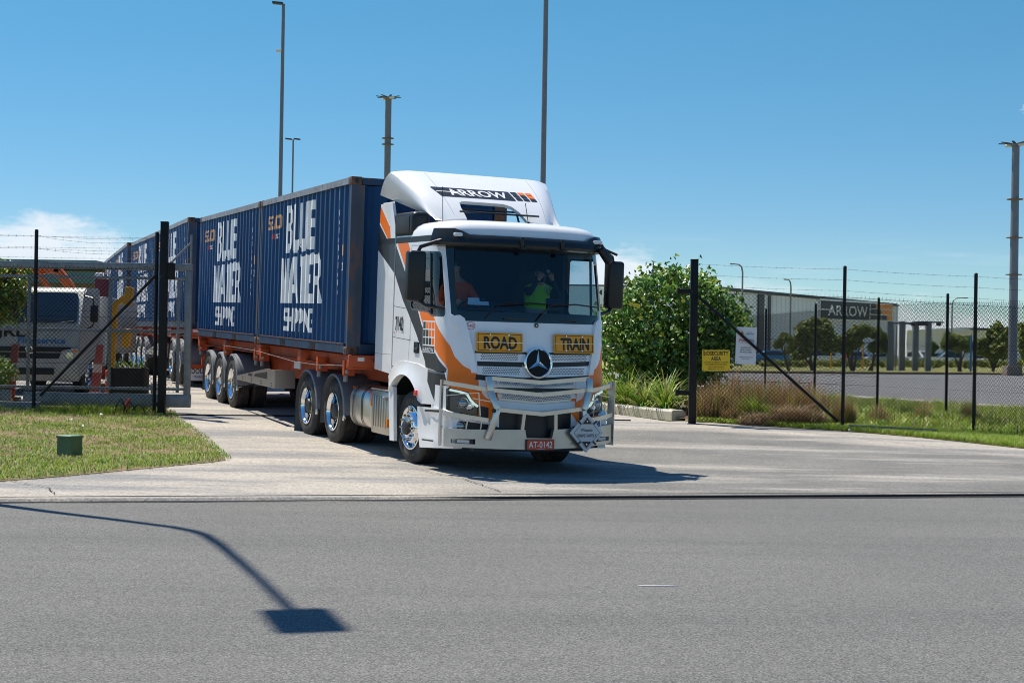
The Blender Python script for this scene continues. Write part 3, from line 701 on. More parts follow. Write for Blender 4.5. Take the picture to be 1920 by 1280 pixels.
    # glazing
    for nm, polys, mt in (('windscreen', [ws], 'windscreen_glass'), ('side_window', [wins[0][1]], 'side_glass'), ('side_window', [wins[1][1]], 'side_glass')):
        b = B(); sk = Skin(US, [2.05, 2.25, 2.6, 2.95], mt); sk.keep(polys[0]); sk.into(b, lambda u, v: cabp(u, v, -.012)); b.build(nm, T)
    # vent divider bar of the door window
    for y in (-1.19, 1.19): b = B(); b.bar((.50, y, 2.07), (.42, y, 2.88), .02, .03, 'black_plastic', up=(0, 1, 0)); b.build('window_bar', T)
    # corner vanes
    for sg in (-1, 1):
        b = B(); P = [(-1.095, 2.04), (-1.0, 2.06), (-.945, 2.02), (-.90, 1.86), (-.845, 1.55), (-.80, 1.32), (-.87, 1.32), (-.955, 1.6), (-.99, 1.82), (-1.02, 1.90), (-1.08, 1.93)]
        raised(b, [(u if sg < 0 else -u, v) for u, v in [sb(*p) for p in P]], .035, 'white_paint'); b.build('corner_vane', T, smooth=40)
    # ---- interior
    b = B()
    b.box((.0, 0, 1.5), (1.7, 2.3, .1), 'interior_dark'); b.box((-.82, 0, 2.3), (.06, 2.3, 1.5), 'interior_dark'); b.box((-.05, 0, 3.0), (1.5, 2.2, .06), 'interior_dark')
    b.box((-.56, 1.15, 2.3), (.54, .05, 1.4), 'interior_dark'); b.box((-.56, -1.15, 2.3), (.54, .05, 1.4), 'interior_dark')
    b.box((0, 1.12, 1.8), (1.4, .05, .55), 'interior_dark'); b.box((0, -1.12, 1.8), (1.4, .05, .55), 'interior_dark')
    b.box((-.55, 0, 2.2), (.45, 1.9, .12), 'interior_mid', bev=.03)
    b.build('interior_shell', T)
    b = B(); rows = []
    for y in lin(-1.08, 1.08, 10):
        xx = x0(2.1)-gfun(y)-.05
        rows.append([(xx, y, 2.06), (xx-.08, y, 2.10), (xx-.32, y, 2.12+(.05 if -.9 < y < -.2 else 0)), (xx-.40, y, 2.02), (xx-.40, y, 1.6)])
    b.grid(rows, 'interior_mid'); b.box((.95, -.62, 2.14), (.2, .5, .012), 'interior_mid')
    b.build('dashboard', T)
    for y in (-.58, .62):
        b = B(); b.box((-.08, y, 1.78), (.5, .52, .14), 'interior_mid', bev=.05); b.box((-.36, y, 2.16), (.14, .5, .75), 'interior_mid', bev=.05, rot=Matrix.Rotation(RAD(-8), 3, 'Y')); b.box((-.43, y, 2.62), (.1, .28, .2), 'interior_mid', bev=.04)
        b.build('seat', T)
    b = B(); c = Vector((.42, -.58, 2.14)); q = Matrix.Rotation(RAD(-38), 3, 'Y')
    b.tube([c+q@Vector((.22*cos(a), .22*sin(a), 0)) for a in lin(0, 2*pi, 24)], .016, 'black_plastic', 6, caps=False)
    for a in (.5, 2.6, 4.7): b.bar(c, c+q@Vector((.21*cos(a), .21*sin(a), 0)), .03, .015, 'black_plastic')
    b.cyl(c, c+q@Vector((0, 0, -.3)), .04, 'black_plastic'); b.build('steering_wheel', T)
    # ---- visor with its lamps and brackets
    b = B(); rows = []
    for s in lin(-GS[5]-.10, GS[5]+.10, 28):
        a = abs(s); y = float(np.interp(a, GS, GY)); e = min(1, max(0, (a-.85)/.15)); zt = 3.11+.075*e
        rows.append([cabp(s, 2.95, .0), cabp(s, 2.965, .10), cabp(s, 3.0, .12), cabp(s, 3.07, .105), cabp(s, zt, .055), cabp(s, zt-.005, .0)])
    V = b.grid(rows, 'visor_smoke'); b._set([b.bm.faces.new(V[0][::-1]), b.bm.faces.new(V[-1])], 'visor_smoke')
    b.build('sun_visor', T, smooth=40)
    for y in (-.97, .99):
        b = B(); p = cabp(sb(y, 3.1)[0], 3.10, .115); b.box(p, (.05, .13, .05), 'lamp_glass', bev=.015, rot=Matrix.Rotation(RAD(-15 if y < 0 else 15)*-1, 3, 'Z')); b.build('roof_lamp', T)
    for y in (-.18, .40):
        b = B(); p = cabp(sb(y, 3.0)[0], 3.03, .125); b.box(p, (.03, .05, .15), 'black_plastic', bev=.01); b.box(p+Vector((.015, .02, -.07)), (.04, .07, .03), 'black_plastic', bev=.01); b.build('visor_bracket', T)
    # ---- roof air deflector
    def fair(u, t, o=0.):   # |u|<=1.05 the sloping face, beyond that the side wings; t 0 front foot .. 1 rear top
        a = abs(u); sg = -1 if u < 0 else 1; w_ = .86+.36*t
        def face(v):
            k = max(0, (v-.80)/.25); xx = -1.03*t+.30*t*(1-t)-.05*(v/1.05)**2-.07*k*k; zz = 3.375+.695*t+.10*t*(1-t)-.035*k*k
            return xx, v*w_/1.05, zz
        if a <= 1.05:
            xx, y, zz = face(a); return Vector((xx-o*.4, sg*y, zz-o*.9))
        f = (a-1.05)/.70; C = Vector(face(1.05)); E = Vector((.02-1.64*t, .90+.29*t, 3.325+.415*t)); P = C.lerp(E, f); P.y += .07*sin(pi*min(1, f**.7))*(1-.5*t)
        return Vector((P.x, sg*(P.y-o), P.z))
    b = B(); sk = Skin(sorted(lin(-1.75, -1.1, 7)+lin(-1.05, 1.05, 22)+lin(1.1, 1.75, 7)), lin(0, 1, 14), 'white_paint')
    cutp = [(-.62, -.02), (.52, -.02), (.47, .06), (.38, .19), (.28, .29), (.16, .33), (-.50, .335), (-.57, .30), (-.60, .2)]
    sk.hole(cutp)
    for c in (-.80, .86):
        sk.paint([(c-.003, .06), (c+.003, .06), (c*.83+.003, .97), (c*.83-.003, .97)], 'rail_pale')
    be = [[(v.co.x, v.co.y) for v in e.verts] for e in sk.bm.edges if len(e.link_faces) == 1]
    sk.into(b, fair)
    for p, q in be: b.face([fair(*p), fair(*q), fair(*q, .045), fair(*p, .045)], 'white_paint')
    sk = Skin(sorted(lin(-1.75, -1.1, 7)+lin(-1.05, 1.05, 22)+lin(1.1, 1.75, 7)), lin(0, 1, 14), 'white_dull'); sk.hole(cutp); sk.into(b, lambda u, t: fair(u, t, .045))
    df = b.build('air_deflector', T, smooth=38, recalc=True)
    b = B(); f2 = lambda u, t: fair(u, t)+Vector((.4, 0, .9)).normalized()*.005
    def bandt(P, m):
        sk = Skin(lin(-.9, .9, 24), lin(0, 1, 20), m); sk.keep(P); sk.into(b, f2)
    bandt([(-.82, .61), (.33, .61), (.40, .415), (-.77, .415)], 'charcoal_paint')
    for r in range(3):
        for c in range(3):
            u0 = .355+.118*c+.026*r; t1 = .61-.066*r
            bandt([(u0, t1), (u0+.096, t1), (u0+.117, t1-.052), (u0+.021, t1-.052)], 'charcoal_paint' if c < r or (c == r and r > 0) or (r == 0 and c == 0) else 'orange_paint')
    f3 = lambda u, t: fair(u, t)+Vector((.4, 0, .9)).normalized()*.009
    b.text('ARROW', .118, lambda u, v: f3(-.17+u-(v-.06)*.33, .447+v*1.12), 'decal_white', w=.90, bold=.022)
    sk = Skin(lin(-.9, .9, 24), lin(0, 1, 20), 'decal_white'); sk.keep([(-.795, .52), (-.40, .52), (-.395, .505), (-.79, .505)]); sk.into(b, f3)
    b.build('lettering', df, smooth=0, recalc=False)
    b = B()
    b.tube([(-.05, -.6, 3.47), (-.05, .6, 3.47)], .014, 'steel_dark', 6); b.tube([(-.25, -.6, 3.52), (-.25, .6, 3.52)], .014, 'steel_dark', 6)
    for y in (.33, -.62, .62): b.tube([(-.1, y, 3.33), (-.35, y+.03, 3.62), (-.8, y, 3.86)], .016, 'steel_dark', 6)
    b.tube([(-.6, -1.0, 3.33), (-.6, 1.0, 3.33)], .02, 'steel_dark', 6); b.build('deflector_bracket', T)
    # ---- side extenders
    for sg in (-1, 1):
        b = B(); fy = lambda x, z, w_: (x, sg*(1.215-w_), z)
        P = [(-.875, 1.20), (-.875, 3.02), (-.90, 3.28), (-1.05, 3.62), (-1.5, 3.62), (-1.56, 3.0), (-1.55, 1.24)]
        sk = Skin(lin(-1.6, -.8, 8), [1.2, 1.47, 2, 2.6, 3.02, 3.1, 3.6], 'white_paint'); sk.keep(P)
        sk.paint([(-1.6, 3.02), (-.86, 3.02), (-.86, 2.60), (-.89, 2.617), (-1.56, 2.945), (-1.6, 2.95)], 'charcoal_paint')
        sk.paint([(-1.6, 3.02), (-.8, 3.02), (-.8, 3.10), (-1.6, 3.10)], 'black_plastic')
        sk.paint([(-1.6, 3.36), (-1.22, 3.10), (-1.6, 3.10)], 'charcoal_paint')
        sk.paint([(-1.6, 3.62), (-1.52, 3.62), (-1.10, 3.27), (-1.06, 3.10), (-1.18, 3.10), (-1.6, 3.40)], 'orange_paint')
        sk.paint([(-1.6, 3.70), (-1.46, 3.70), (-1.1, 3.29), (-1.12, 3.27), (-1.6, 3.64)], 'decal_white')
        sk.paint([(-1.6, 1.464), (-.8, 1.468), (-.8, 1.474), (-1.6, 1.470)], 'rail_pale')
        be = [[(v.co.x, v.co.y) for v in e.verts] for e in sk.bm.edges if len(e.link_faces) == 1]
        sk.into(b, lambda u, v: fy(u, v, 0))
        for p, q in be: b.face([fy(*p, 0), fy(*q, 0), fy(*q, .035), fy(*p, .035)], 'white_paint')
        b.prism(P, lambda u, v, w_: (u, sg*(1.18-w_), v), 0, .005, 'white_dull')
        b.build('side_extender', T, smooth=30)
    # snorkel
    b = B(); b.box((-.62, -1.08, 3.27), (.78, .26, .36), 'black_plastic', bev=.07, seg=3); b.box((-.62, -1.212, 3.27), (.52, .012, .24), 'dark_trim', bev=.004); b.box((-.6, -.8, 3.2), (.5, .4, .2), 'black_plastic', bev=.04)
    b.build('air_intake', T, smooth=40)
    # ---- front lower: bumper skin, headlamps
    b = B(); sk = Skin(US, [.33, .5, .7, .9, 1.14], 'white_paint')
    sk.keep([sa(.62, .345), sa(.62, 1.138), sb(-1.1, 1.138), sb(1.1, 1.138), sa(.62, 1.138, 1), sa(.62, .345, 1)])
    for sg in (-1, 1):
        q = lambda P: [(u if sg < 0 else -u, v) for u, v in [sb(*p) for p in P]]
        sk.paint(q([(-1.12, 1.14), (-.55, 1.14), (-.50, .84), (-.62, .70), (-.80, .70), (-1.12, .78)]), 'orange_paint')
        sk.paint(q([(-.76, 1.14), (-.62, 1.14), (-.60, .96), (-.69, 1.0), (-.74, 1.06)]), 'white_paint')
        sk.paint(q([(-.77, .90), (-.66, .88), (-.66, .73), (-.77, .74)]), 'black_plastic')
        sk.paint(q([(-1.125, .72), (-.62, .66), (-.5, .62), (-.5, .34), (-1.125, .34)]), 'black_plastic')
        sk.paint(q([(-1.145, 1.10), (-1.115, 1.12), (-.905, 1.075), (-.865, .985), (-.775, .905), (-.785, .75), (-1.075, .80), (-1.145, .84)]), 'black_gloss')
        sk.paint([sa(.62, 1.14, sg), sa(.86, 1.14, sg), sa(.93, .9, sg), sa(.62, .9, sg)], 'white_paint')
    sk.paint([sb(-.52, .83), sb(0, .80), sb(.52, .83), sb(.52, .34), sb(-.52, .34)], 'black_plastic')
    sk.paint([sb(-.56, 1.14), sb(.56, 1.14), sb(.54, 1.12), sb(0, 1.085), sb(-.54, 1.12)], 'black_plastic')
    sk.into(b, cabp); b.build('bumper', T, smooth=32)
    for sg in (-1, 1):
        b = B(); c = lambda y, z, o: cabp(sb(y*-sg, z)[0], z, o)
        rows = []
        for (y, z) in [(-1.10, 1.105), (-1.0, 1.085), (-.915, 1.06), (-.875, .985), (-.83, .935), (-.785, .905)]:
            rows.append([c(y, z, .004), c(y-.004, z-.004, .022), c(y-.016, z-.022, .022), c(y-.02, z-.026, .004)])
        b.grid(rows, 'led_strip')
        P = c(-.975, .925, .012); b.lathe([(0, .026), (.035, .024), (.052, .012), (.056, -.01)], P, (1, sg*.5, 0), 'projector', 16); b.lathe([(.057, -.006), (.072, .012), (.078, .0)], P, (1, sg*.5, 0), 'chrome', 16)
        P = c(-.89, .885, .01); b.lathe([(0, .022), (.03, .02), (.042, .008), (.05, .0)], P, (1, sg*.4, 0), 'chrome', 14)
        b.build('headlight', T, smooth=40)
        b = B(); P = c(-1.0, .625, .02); b.lathe([(0, .02), (.04, .018), (.055, .01), (.06, -.01)], P, (1, sg*.5, 0), 'projector', 16); b.lathe([(.06, -.01), (.07, .012), (.078, .0)], P, (1, sg*.5, 0), 'chrome', 16); b.build('fog_light', T, smooth=40)
    # lower grille blades
    b = B()
    for z0, h, o in ((1.205, .045, .035), (1.042, .07, .045), (.93, .10, .03)):
        rows = []
        for y in lin(-.56, .56, 16):
            zc = z0-.045*(1-abs(y)/.56)
            p = [cabp(sb(y, zc)[0], zc+dz, oo) for dz, oo in ((h/2, .0), (h/2-.006, o), (-h/2+.01, o+.01), (-h/2, 0.))]; rows.append(p)
        b.grid(rows, 'white_paint')
    b.build('grille_blade', T, smooth=30)
    def dots(y0, y1, z0, z1, rows_, fn, dy=.0235, sl=0.):
        b = B()
        for r in range(rows_):
            z = z0+(z1-z0)*(r/(max(1, rows_-1))); n = int((y1-y0)/dy)
            for k in range(n):
                y = y0+dy*(k+.5*(r % 2)); 
                b.face([fn(y+.0075*cos(a), z+.0075*sin(a)) for a in lin(0, 2*pi, 6)[:-1]], 'black_plastic')
        b.build('grille_mesh', T, smooth=0, recalc=False)
    top = lambda y, z: cabp(sb(y, z)[0], z, .003)
    dots(-.75, -.24, 1.50, 1.565, 4, top); dots(.23, .80, 1.51, 1.575, 4, top); dots(-.73, -.22, 1.325, 1.39, 4, top); dots(.20, .76, 1.33, 1.40, 4, top)
    vb = lambda zc, o: (lambda y, z: cabp(sb(y, z)[0], z-.045*(1-abs(y)/.56), o))
    dots(-.53, .53, 1.197, 1.213, 2, vb(0, .0435)); dots(-.50, .50, 1.022, 1.062, 3, vb(0, .056))
    # star badge
    b = B(); P = Vector((x0(1.465)+.0, 0, 1.465)); ax = (1, 0, .08)
    b.lathe([(.20, -.02), (.205, .05), (.197, .065), (.182, .067), (.172, .055), (.170, .045)], P, ax, 'chrome', 44)
    b.lathe([(0, .046), (.171, .045)], P, ax, 'badge_black', 36)
    M = Matrix.Rotation(RAD(-4.6), 3, 'Y')
    for k in range(3):
        a = RAD(90+120*k); t = M@Vector((0, .168*cos(a), .168*sin(a))); c0 = M@Vector((.072, 0, 0)); o = M@Vector((.050, 0, 0))
        for s_ in (-1, 1):
            a2 = a+s_*RAD(60); w_ = M@Vector((0, .032*cos(a2), .032*sin(a2)))
            b.face([P+c0, P+t+o, P+w_+o], 'chrome')
    b.build('badge', T, smooth=25)
    b = B(); P = cabp(sb(0, 1.955)[0], 1.955, .004); b.lathe([(.03, 0), (.03, .008), (.024, .009), (0, .007)], P, (1, 0, .15), 'black_gloss', 20)
    for k in range(3):
        a = RAD(90+120*k); b.face([P+Vector((.012, .02*cos(a), .02*sin(a)))]+[P+Vector((.012, .004*cos(a+s_*1.05), .004*sin(a+s_*1.05))) for s_ in (-1, 1)], 'chrome')
    b.build('badge', T, smooth=30)
    # number sticker 142
    b = B(); f = lambda y, z, o=.003: cabp(sb(y, z)[0], z, o)
    pts = lin(0, 2*pi, 24)
    for i in range(24): b.face([f(-.875+r*cos(a), 1.925+r*sin(a)) for r, a in ((.052, pts[i]), (.052, pts[i+1]), (.045, pts[i+1]), (.045, pts[i]))], 'plate_red')
    b.text('142', .04, lambda u, v: f(-.875+u, 1.905+v), 'plate_red', bold=.02); b.build('sticker', T, smooth=0, recalc=False)
    # ROAD / TRAIN plates
    for txt, y0, y1, zb, zt in (('ROAD', -.82, -.215, 1.595, 1.848), ('TRAIN', .235, .875, 1.602, 1.855)):
        b = B(); a_ = cabp(sb(y0, 1.72)[0], 1.72, .035); c_ = cabp(sb(y1, 1.72)[0], 1.72, .035); c0 = (a_+c_)/2; du = (c_-a_); Wd = du.length; du.normalize(); dv = Vector((-.09, 0, 1)).normalized(); nn = du.cross(dv).normalized()
        H = zt-zb; c0.z = (zb+zt)/2; fn = lambda u, v, w_=0.: c0+du*u+dv*v+nn*w_
        b.prism(rrect(-Wd/2, Wd/2, -H/2, H/2, .012), lambda u, v, w_: fn(u, v, w_), 0, .012, 'decal_yellow')
        for (u0, u1, v0, v1) in ((-.47, .47, .40, .43), (-.47, .47, -.43, -.40), (-.47, -.455, -.43, .43), (.455, .47, -.43, .43)):
            b.face([fn(u0*Wd, v0*H, .0135), fn(u1*Wd, v0*H, .0135), fn(u1*Wd, v1*H, .0135), fn(u0*Wd, v1*H, .0135)], 'black_plastic')
        b.text(txt, H*.62, lambda u, v: fn(u+.01, v-H*.31, .0145), 'black_plastic', w=Wd*.72, bold=.035)
        for u in (-.2, .2):
            for v in (-.36, .38): b.cyl(fn(u*Wd, v*H, .01), fn(u*Wd, v*H, .02), .011, 'alu_bright', 8)
        b.bar(fn(-Wd/2, 0, .018), fn(Wd/2, 0, .018), .004, .006, 'alu_bright')
        b.build('sign_plate', T, smooth=25)
    # wipers
    b = B(); w_ = lambda y, z, o=.03: cabp(sb(y, z)[0], z, o)
    b.tube([w_(-.70, 2.03), w_(-.52, 2.205, .05), w_(-.42, 2.235, .05), w_(-.3, 2.24, .04)], .010, 'black_plastic', 6); b.tube([w_(-.55, 2.20, .03), w_(-.1, 2.245, .03), w_(.26, 2.235, .03)], .010, 'black_plastic', 6)
    b.tube([w_(.0, 2.02), w_(.18, 2.215, .05), w_(.26, 2.24, .05), w_(.4, 2.25, .04)], .010, 'black_plastic', 6); b.tube([w_(.2, 2.22, .03), w_(.6, 2.25, .03), w_(.98, 2.225, .03)], .010, 'black_plastic', 6)
    b.build('wiper', T, smooth=40)
    for y in (-.30, .48): b = B(); b.box(w_(y, 2.035, .012), (.02, .32, .018), 'dark_trim', bev=.004); b.build('step_grip', T)
    # mirrors
    for sg in (-1, 1):
        b = B(); b.box((.60, sg*1.475, 2.545), (.17, .25, .66), 'black_plastic', bev=.045, seg=3); b.box((.513, sg*1.475, 2.545), (.006, .21, .6), 'chrome')
        b.tube([(.80, sg*1.08, 3.05), (.72, sg*1.25, 3.0), (.62, sg*1.42, 2.93), (.6, sg*1.45, 2.85)], .026, 'black_plastic', 8); b.tube([(.85, sg*1.12, 2.13), (.7, sg*1.35, 2.17), (.6, sg*1.45, 2.25)], .026, 'black_plastic', 8)
        b.build('mirror', T, smooth=40)
    b = B(); q = Matrix.Rotation(RAD(38), 3, 'X')@Matrix.Rotation(RAD(20), 3, 'Z'); b.box((.90, 1.16, 2.93), (.10, .11, .26), 'black_plastic', rot=q, bev=.035, seg=3)
    b.tube([(.88, 1.0, 3.06), (.95, 1.08, 3.07), (.92, 1.14, 2.98)], .02, 'black_plastic', 8); b.tube([(.80, 1.1, 3.06), (.74, 1.3, 3.0), (.7, 1.45, 2.96)], .018, 'black_plastic', 8); b.build('kerb_mirror', T, smooth=40)
    # antennas
    for x, y, z, h in ((.45, -1.05, 3.17, .58), (.62, .12, 3.27, .32)):
        b = B(); b.lathe([(.05, -.02), (.045, .01), (.02, .05), (.012, .07)], (x, y, z), (.15 if y > 0 else 0, 0, 1), 'black_plastic', 12); b.cyl((x, y, z+.05), (x-.05, y-(.03 if y > 0 else 0), z+h), .005, 'black_plastic', 6); b.build('antenna', T, smooth=40)
    # door furniture
    for sg in (-1, 1):
        b = B(); b.box((.05, sg*1.205, 1.60), (.17, .02, .15), 'black_plastic', bev=.02); b.box((.05, sg*1.218, 1.58), (.13, .012, .03), 'dark_trim', bev=.005); b.build('door_handle', T)
    b = B(); b.text('7142', .19, lambda u, v: (-.62+u, -1.213, 1.82+v), 'black_plastic', w=.30, bold=.03); b.text('142', .03, lambda u, v: (-.80+u, -1.213, 1.765+v), 'plate_red', w=.07, bold=.01)
    b.build('lettering', T, smooth=0, recalc=False); b = B()
    b.text('ARROW', .062, lambda u, v: (.462+u, -1.2045+.0008, 1.557+v), 'decal_white', w=.37, bold=.01)
    b.build('lettering', T, smooth=0, recalc=False)
    # ---- fenders, steps, skirts
    for sg in (-1, 1):
        b = B(); fy = lambda u, v, o=0.: (u, sg*(1.225+o), v)
        arch = [(-.30+.70*cos(a), .52+.70*sin(a)) for a in lin(RAD(29), RAD(141), 16)]
        outer = [(-.975, 1.16), (-.90, 1.25), (-.77, 1.325), (-.55, 1.385), (-.361, 1.404), (.146, 1.385), (.40, 1.345), (.98, 1.30), (1.04, 1.20), (1.03, .895), (.87, .884), (.335, .865)]
        sk = Skin(lin(-1.0, 1.1, 16), lin(.8, 1.45, 6), 'white_paint'); sk.keep(outer+arch)
        sk.paint([(.50, 1.5), (1.2, 1.5), (1.2, 1.0), (1.0, .80), (.88, .80), (.50, 1.17)], 'charcoal_paint')
        sk.paint([(.50, 1.5), (.42, 1.36), (1.2, 1.285), (1.2, 1.27), (.50, 1.30)], 'grey_guard')
        be = [[(v.co.x, v.co.y) for v in e.verts] for e in sk.bm.edges if len(e.link_faces) == 1]
        def ff(u, v, o=0.):
            # cylindrical lip over the wheel; front end wraps towards the bumper
            rr = math.hypot(u+.30, v-.52); k = min(1, max(0, (rr-.70)/.14)) if u < .3 else 1
            oo = .045*(1-k)+o; xx = max(0, u-.62); return Vector((u-.1*xx, sg*(1.215+oo-.55*xx**1.8), v))
        sk.into(b, ff)
        for p, q in be: b.face([ff(*p), ff(*q), ff(*q)-Vector((0, sg*.10, 0)), ff(*p)-Vector((0, sg*.10, 0))], 'white_paint')
        b.build('fender', T, smooth=38)
        b = B(); sk = Skin(lin(.1, 1.3, 10), [.28, .45, .65, .85], 'white_paint'); sk.keep([(.20, .82), (.96, .845), (1.14, .80), (1.20, .345), (.99, .335), (.335, .285), (.24, .5)])
        sk.paint([(.47, .80), (1.0, .825), (1.0, .795), (.47, .77)], 'black_plastic'); sk.paint([(.40, .405), (.80, .42), (.80, .40), (.40, .385)], 'black_plastic')
        be = [[(v.co.x, v.co.y) for v in e.verts] for e in sk.bm.edges if len(e.link_faces) == 1]
        fs = lambda u, v, o=0.: Vector((u, sg*(1.225-o-.5*max(0, u-.75)**1.8-(.05*max(0, 1-((u-.6)/.32)**2-((v-.62)/.16)**2)**.5 if abs(u-.6) < .32 and abs(v-.62) < .16 and ((u-.6)/.32)**2+((v-.62)/.16)**2 < 1 else 0)), v))
        sk.into(b, fs)
        for p, q in be: b.face([fs(*p), fs(*q), fs(*q, .12), fs(*p, .12)], 'white_paint')
        b.build('step_skirt', T, smooth=38)
        b = B(); b.prism([(-.90, 1.07), (-.70, 1.02), (-.62, .285), (-.78, .28)], lambda u, v, w_: (u, sg*(1.235-w_), v), 0, .05, 'white_paint'); b.build('fender_flap', T, smooth=25)
        b = B(); b.box((.235, sg*1.27, 1.0), (.09, .03, .075), 'red_lens' if sg < 0 else 'red_lens', bev=.012); b.build('side_marker', T)
        b = B(); b.lathe([(.74, .02), (.74, .45)], (-.30, -1.2, .52), (0, 1, 0), 'black_plastic', 20, a0=RAD(190), a1=RAD(350)) if sg < 0 else b.lathe([(.74, .0), (.74, .43)], (-.30, .76, .52), (0, 1, 0), 'black_plastic', 20, a0=RAD(190), a1=RAD(350))
        b.build('wheel_arch_liner', T, smooth=40)
    b = B(); b.text('TRUCK', .028, lambda u, v: (1.02+u, -1.200, .60+v), 'charcoal_paint', w=.08); b.build('lettering', T, smooth=0, recalc=False)
    # ---- bull bar
    BB = thing('bull_bar', None, None); BB.parent = T
    cb = lambda y, z, o: cabp(sb(y, z)[0], z, o)
    b = B(); prof = [(-1.125, .60), (-.80, .605), (-.215, .612), (-.195, .505), (.16, .50), (.185, .612), (.80, .64), (1.125, .665), (1.125, .42), (.6, .375), (-.1, .352), (-1.125, .375)]
    sk = Skin([sb(y, 1)[0] for y in (-1.14, -1.02, -.85, -.6, -.3, 0, .3, .6, .85, 1.02, 1.14)], [.34, .5, .67], 'alu_dull'); sk.keep([sb(*p) for p in prof])
    for sg in (-1, 1):
        z0 = .415 if sg < 0 else .445
        P = [(-1.055, z0+.008), (-.835, z0), (-.835, z0+.068), (-1.055, z0+.058)]; P = [(p[0] if sg < 0 else -p[0], p[1]) for p in P]; sk.hole([sb(*p) for p in P])
    be = [[(v.co.x, v.co.y) for v in e.verts] for e in sk.bm.edges if len(e.link_faces) == 1]
    f = lambda u, v, o: cabp(u, v, o)
    sk.into(b, lambda u, v: f(u, v, .135))
    for p, q in be: b.face([f(*p, .135), f(*q, .135), f(*q, .07), f(*p, .07)], 'alu_dull')
    b.build('bar_beam', BB, smooth=30)
    for sg in (-1, 1):
        b = B(); z0 = .445 if sg < 0 else .478
        for y, m, o in ((-.94, 'black_plastic', .095), (-.96, 'white_dull', .108)):
            p = cb(y*-sg, z0, o); b.box(p, (.012, .22 if m != 'white_dull' else .16, .065 if m != 'white_dull' else .04), m, rot=Matrix.Rotation(RAD(-26*sg)*-1, 3, 'Z'))
        b.build('bar_lamp', BB)
        b = B(); Y = [(-.685, 1.285), (-.665, 1.10), (-.595, .87), (-.69, .485)]
        for (ya, za), (yb, zb) in zip(Y, Y[1:]): b.bar(cb(ya*-sg, za, .165 if za > 1 else .185), cb(yb*-sg, zb, .165 if zb > 1.2 else .185), .085, .05, 'alu_polish', up=(1, 0, 0), bev=.008)
        p = cb(-.625*-sg, .855, .215); b.cyl(p, p+Vector((.012, 0, 0)), .028, 'black_plastic', 16); b.build('bar_upright', BB, smooth=30)
        b = B()
        for ya, za, yb, zb in ((-.70, 1.115, -1.125, 1.19), (-.68, .725, -1.125, .795)):
            pts = [cb((ya+(yb-ya)*t)*-sg, za+(zb-za)*t, .135) for t in lin(0, 1, 5)]
            for p, q in zip(pts, pts[1:]): b.bar(p, q+(q-p).normalized()*.004, .03, .055, 'alu_polish')
        p = cb(-1.135*-sg, .8, .135); b.box((p.x-.03, p.y-(.01 if sg > 0 else -.01)*-1*0, .80), (.10, .022, .85), 'alu_polish', rot=Matrix.Rotation(RAD(38*sg), 3, 'Z'))
        for y in (-.93, -.775):
            b.bar(cb(y*-sg, .60, .11), cb((y+.02)*-sg, .745, .11), .016, .016, 'alu_polish')
        b.bar(cb(-1.12*-sg, 1.02, .12), cb(-.80*-sg, 1.075, .14), .01, .01, 'alu_polish'); b.bar(cb(-.80*-sg, 1.075, .14), cb(-.78*-sg, .78, .14), .01, .014, 'alu_polish')
        b.bar(cb(-.86*-sg, 1.0, .12), cb(-.60*-sg, .955, .16), .01, .012, 'alu_polish')
        b.build('bar_wing', BB, smooth=30)
    for P in ([(-.68, 1.262), (0, 1.222), (.68, 1.278)], [(-.655, 1.115), (0, 1.062), (.655, 1.128)], [(-.60, .868), (0, .815), (.60, .885)]):
        b = B()
        for (ya, za), (yb, zb) in zip(P, P[1:]):
            pts = [cb(ya+(yb-ya)*t, za+(zb-za)*t, .15) for t in lin(0, 1, 5)]
            for p, q in zip(pts, pts[1:]): b.bar(p, q+(q-p).normalized()*.003, .04, .052, 'alu_polish')
        b.build('bar_rail', BB, smooth=30)
    b = B(); b.bar(cb(-.255, .60, .12), cb(-.235, .85, .14), .03, .045, 'alu_polish', up=(0, 1, 0)); b.build('bar_strut', BB); b = B(); b.bar(cb(.215, .60, .12), cb(.20, .85, .14), .03, .045, 'alu_polish', up=(0, 1, 0))
    b.build('bar_strut', BB)
    # number plate
    b = B(); P = cb(-.015, .42, .15); fn = lambda u, v, w_=0.: Vector((P.x+w_, P.y+u, P.z+v))
    b.prism(rrect(-.20, .20, -.072, .072, .015), fn, -.012, .006, 'black_plastic'); b.prism(rrect(-.19, .19, -.064, .064, .012), fn, .006, .009, 'plate_red')
    b.text('AT-0142', .085, lambda u, v: fn(u, v-.038, .0105), 'decal_white', w=.34, bold=.01); b.text('TRAILER', .010, lambda u, v: fn(u, v-.058, .0105), 'decal_white', w=.12)
    b.build('number_plate', T, smooth=0)
    # diamond placard
    b = B(); P = cb(.61, .575, .205); du = Vector((-.12, 1, 0)).normalized(); nn = Vector((1, .12, 0)).normalized(); fn = lambda u, v, w_=0.: P+du*u+Vector((0, 0, v))+nn*w_
    dm = lambda r: rpoly([(0, r), (r, 0), (0, -r), (-r, 0)], .02)
    b.prism(dm(.262), fn, -.01, .01, 'white_dull')
    o, i = dm(.21), dm(.203)
    for k in range(len(o)): b.face([fn(*o[k], .0115), fn(*o[(k+1) % len(o)], .0115), fn(*i[(k+1) % len(o)], .0115), fn(*i[k], .0115)], 'black_plastic')
    for sg in (1, -1): b.face([fn(-.075, .115*sg, .0115), fn(.075, .115*sg, .0115), fn(0, .195*sg, .0115)], 'black_plastic'); b.cyl(fn(0, .15*sg, .01), fn(0, .15*sg, .016), .012, 'alu_bright', 8)
    for su in (-1, 1):
        for sv in (-1, 1): b.bar(fn(.10*su, .115*sv, .014), fn(.145*su, .155*sv, .014), .02, .012, 'steel_dark', up=tuple(nn))
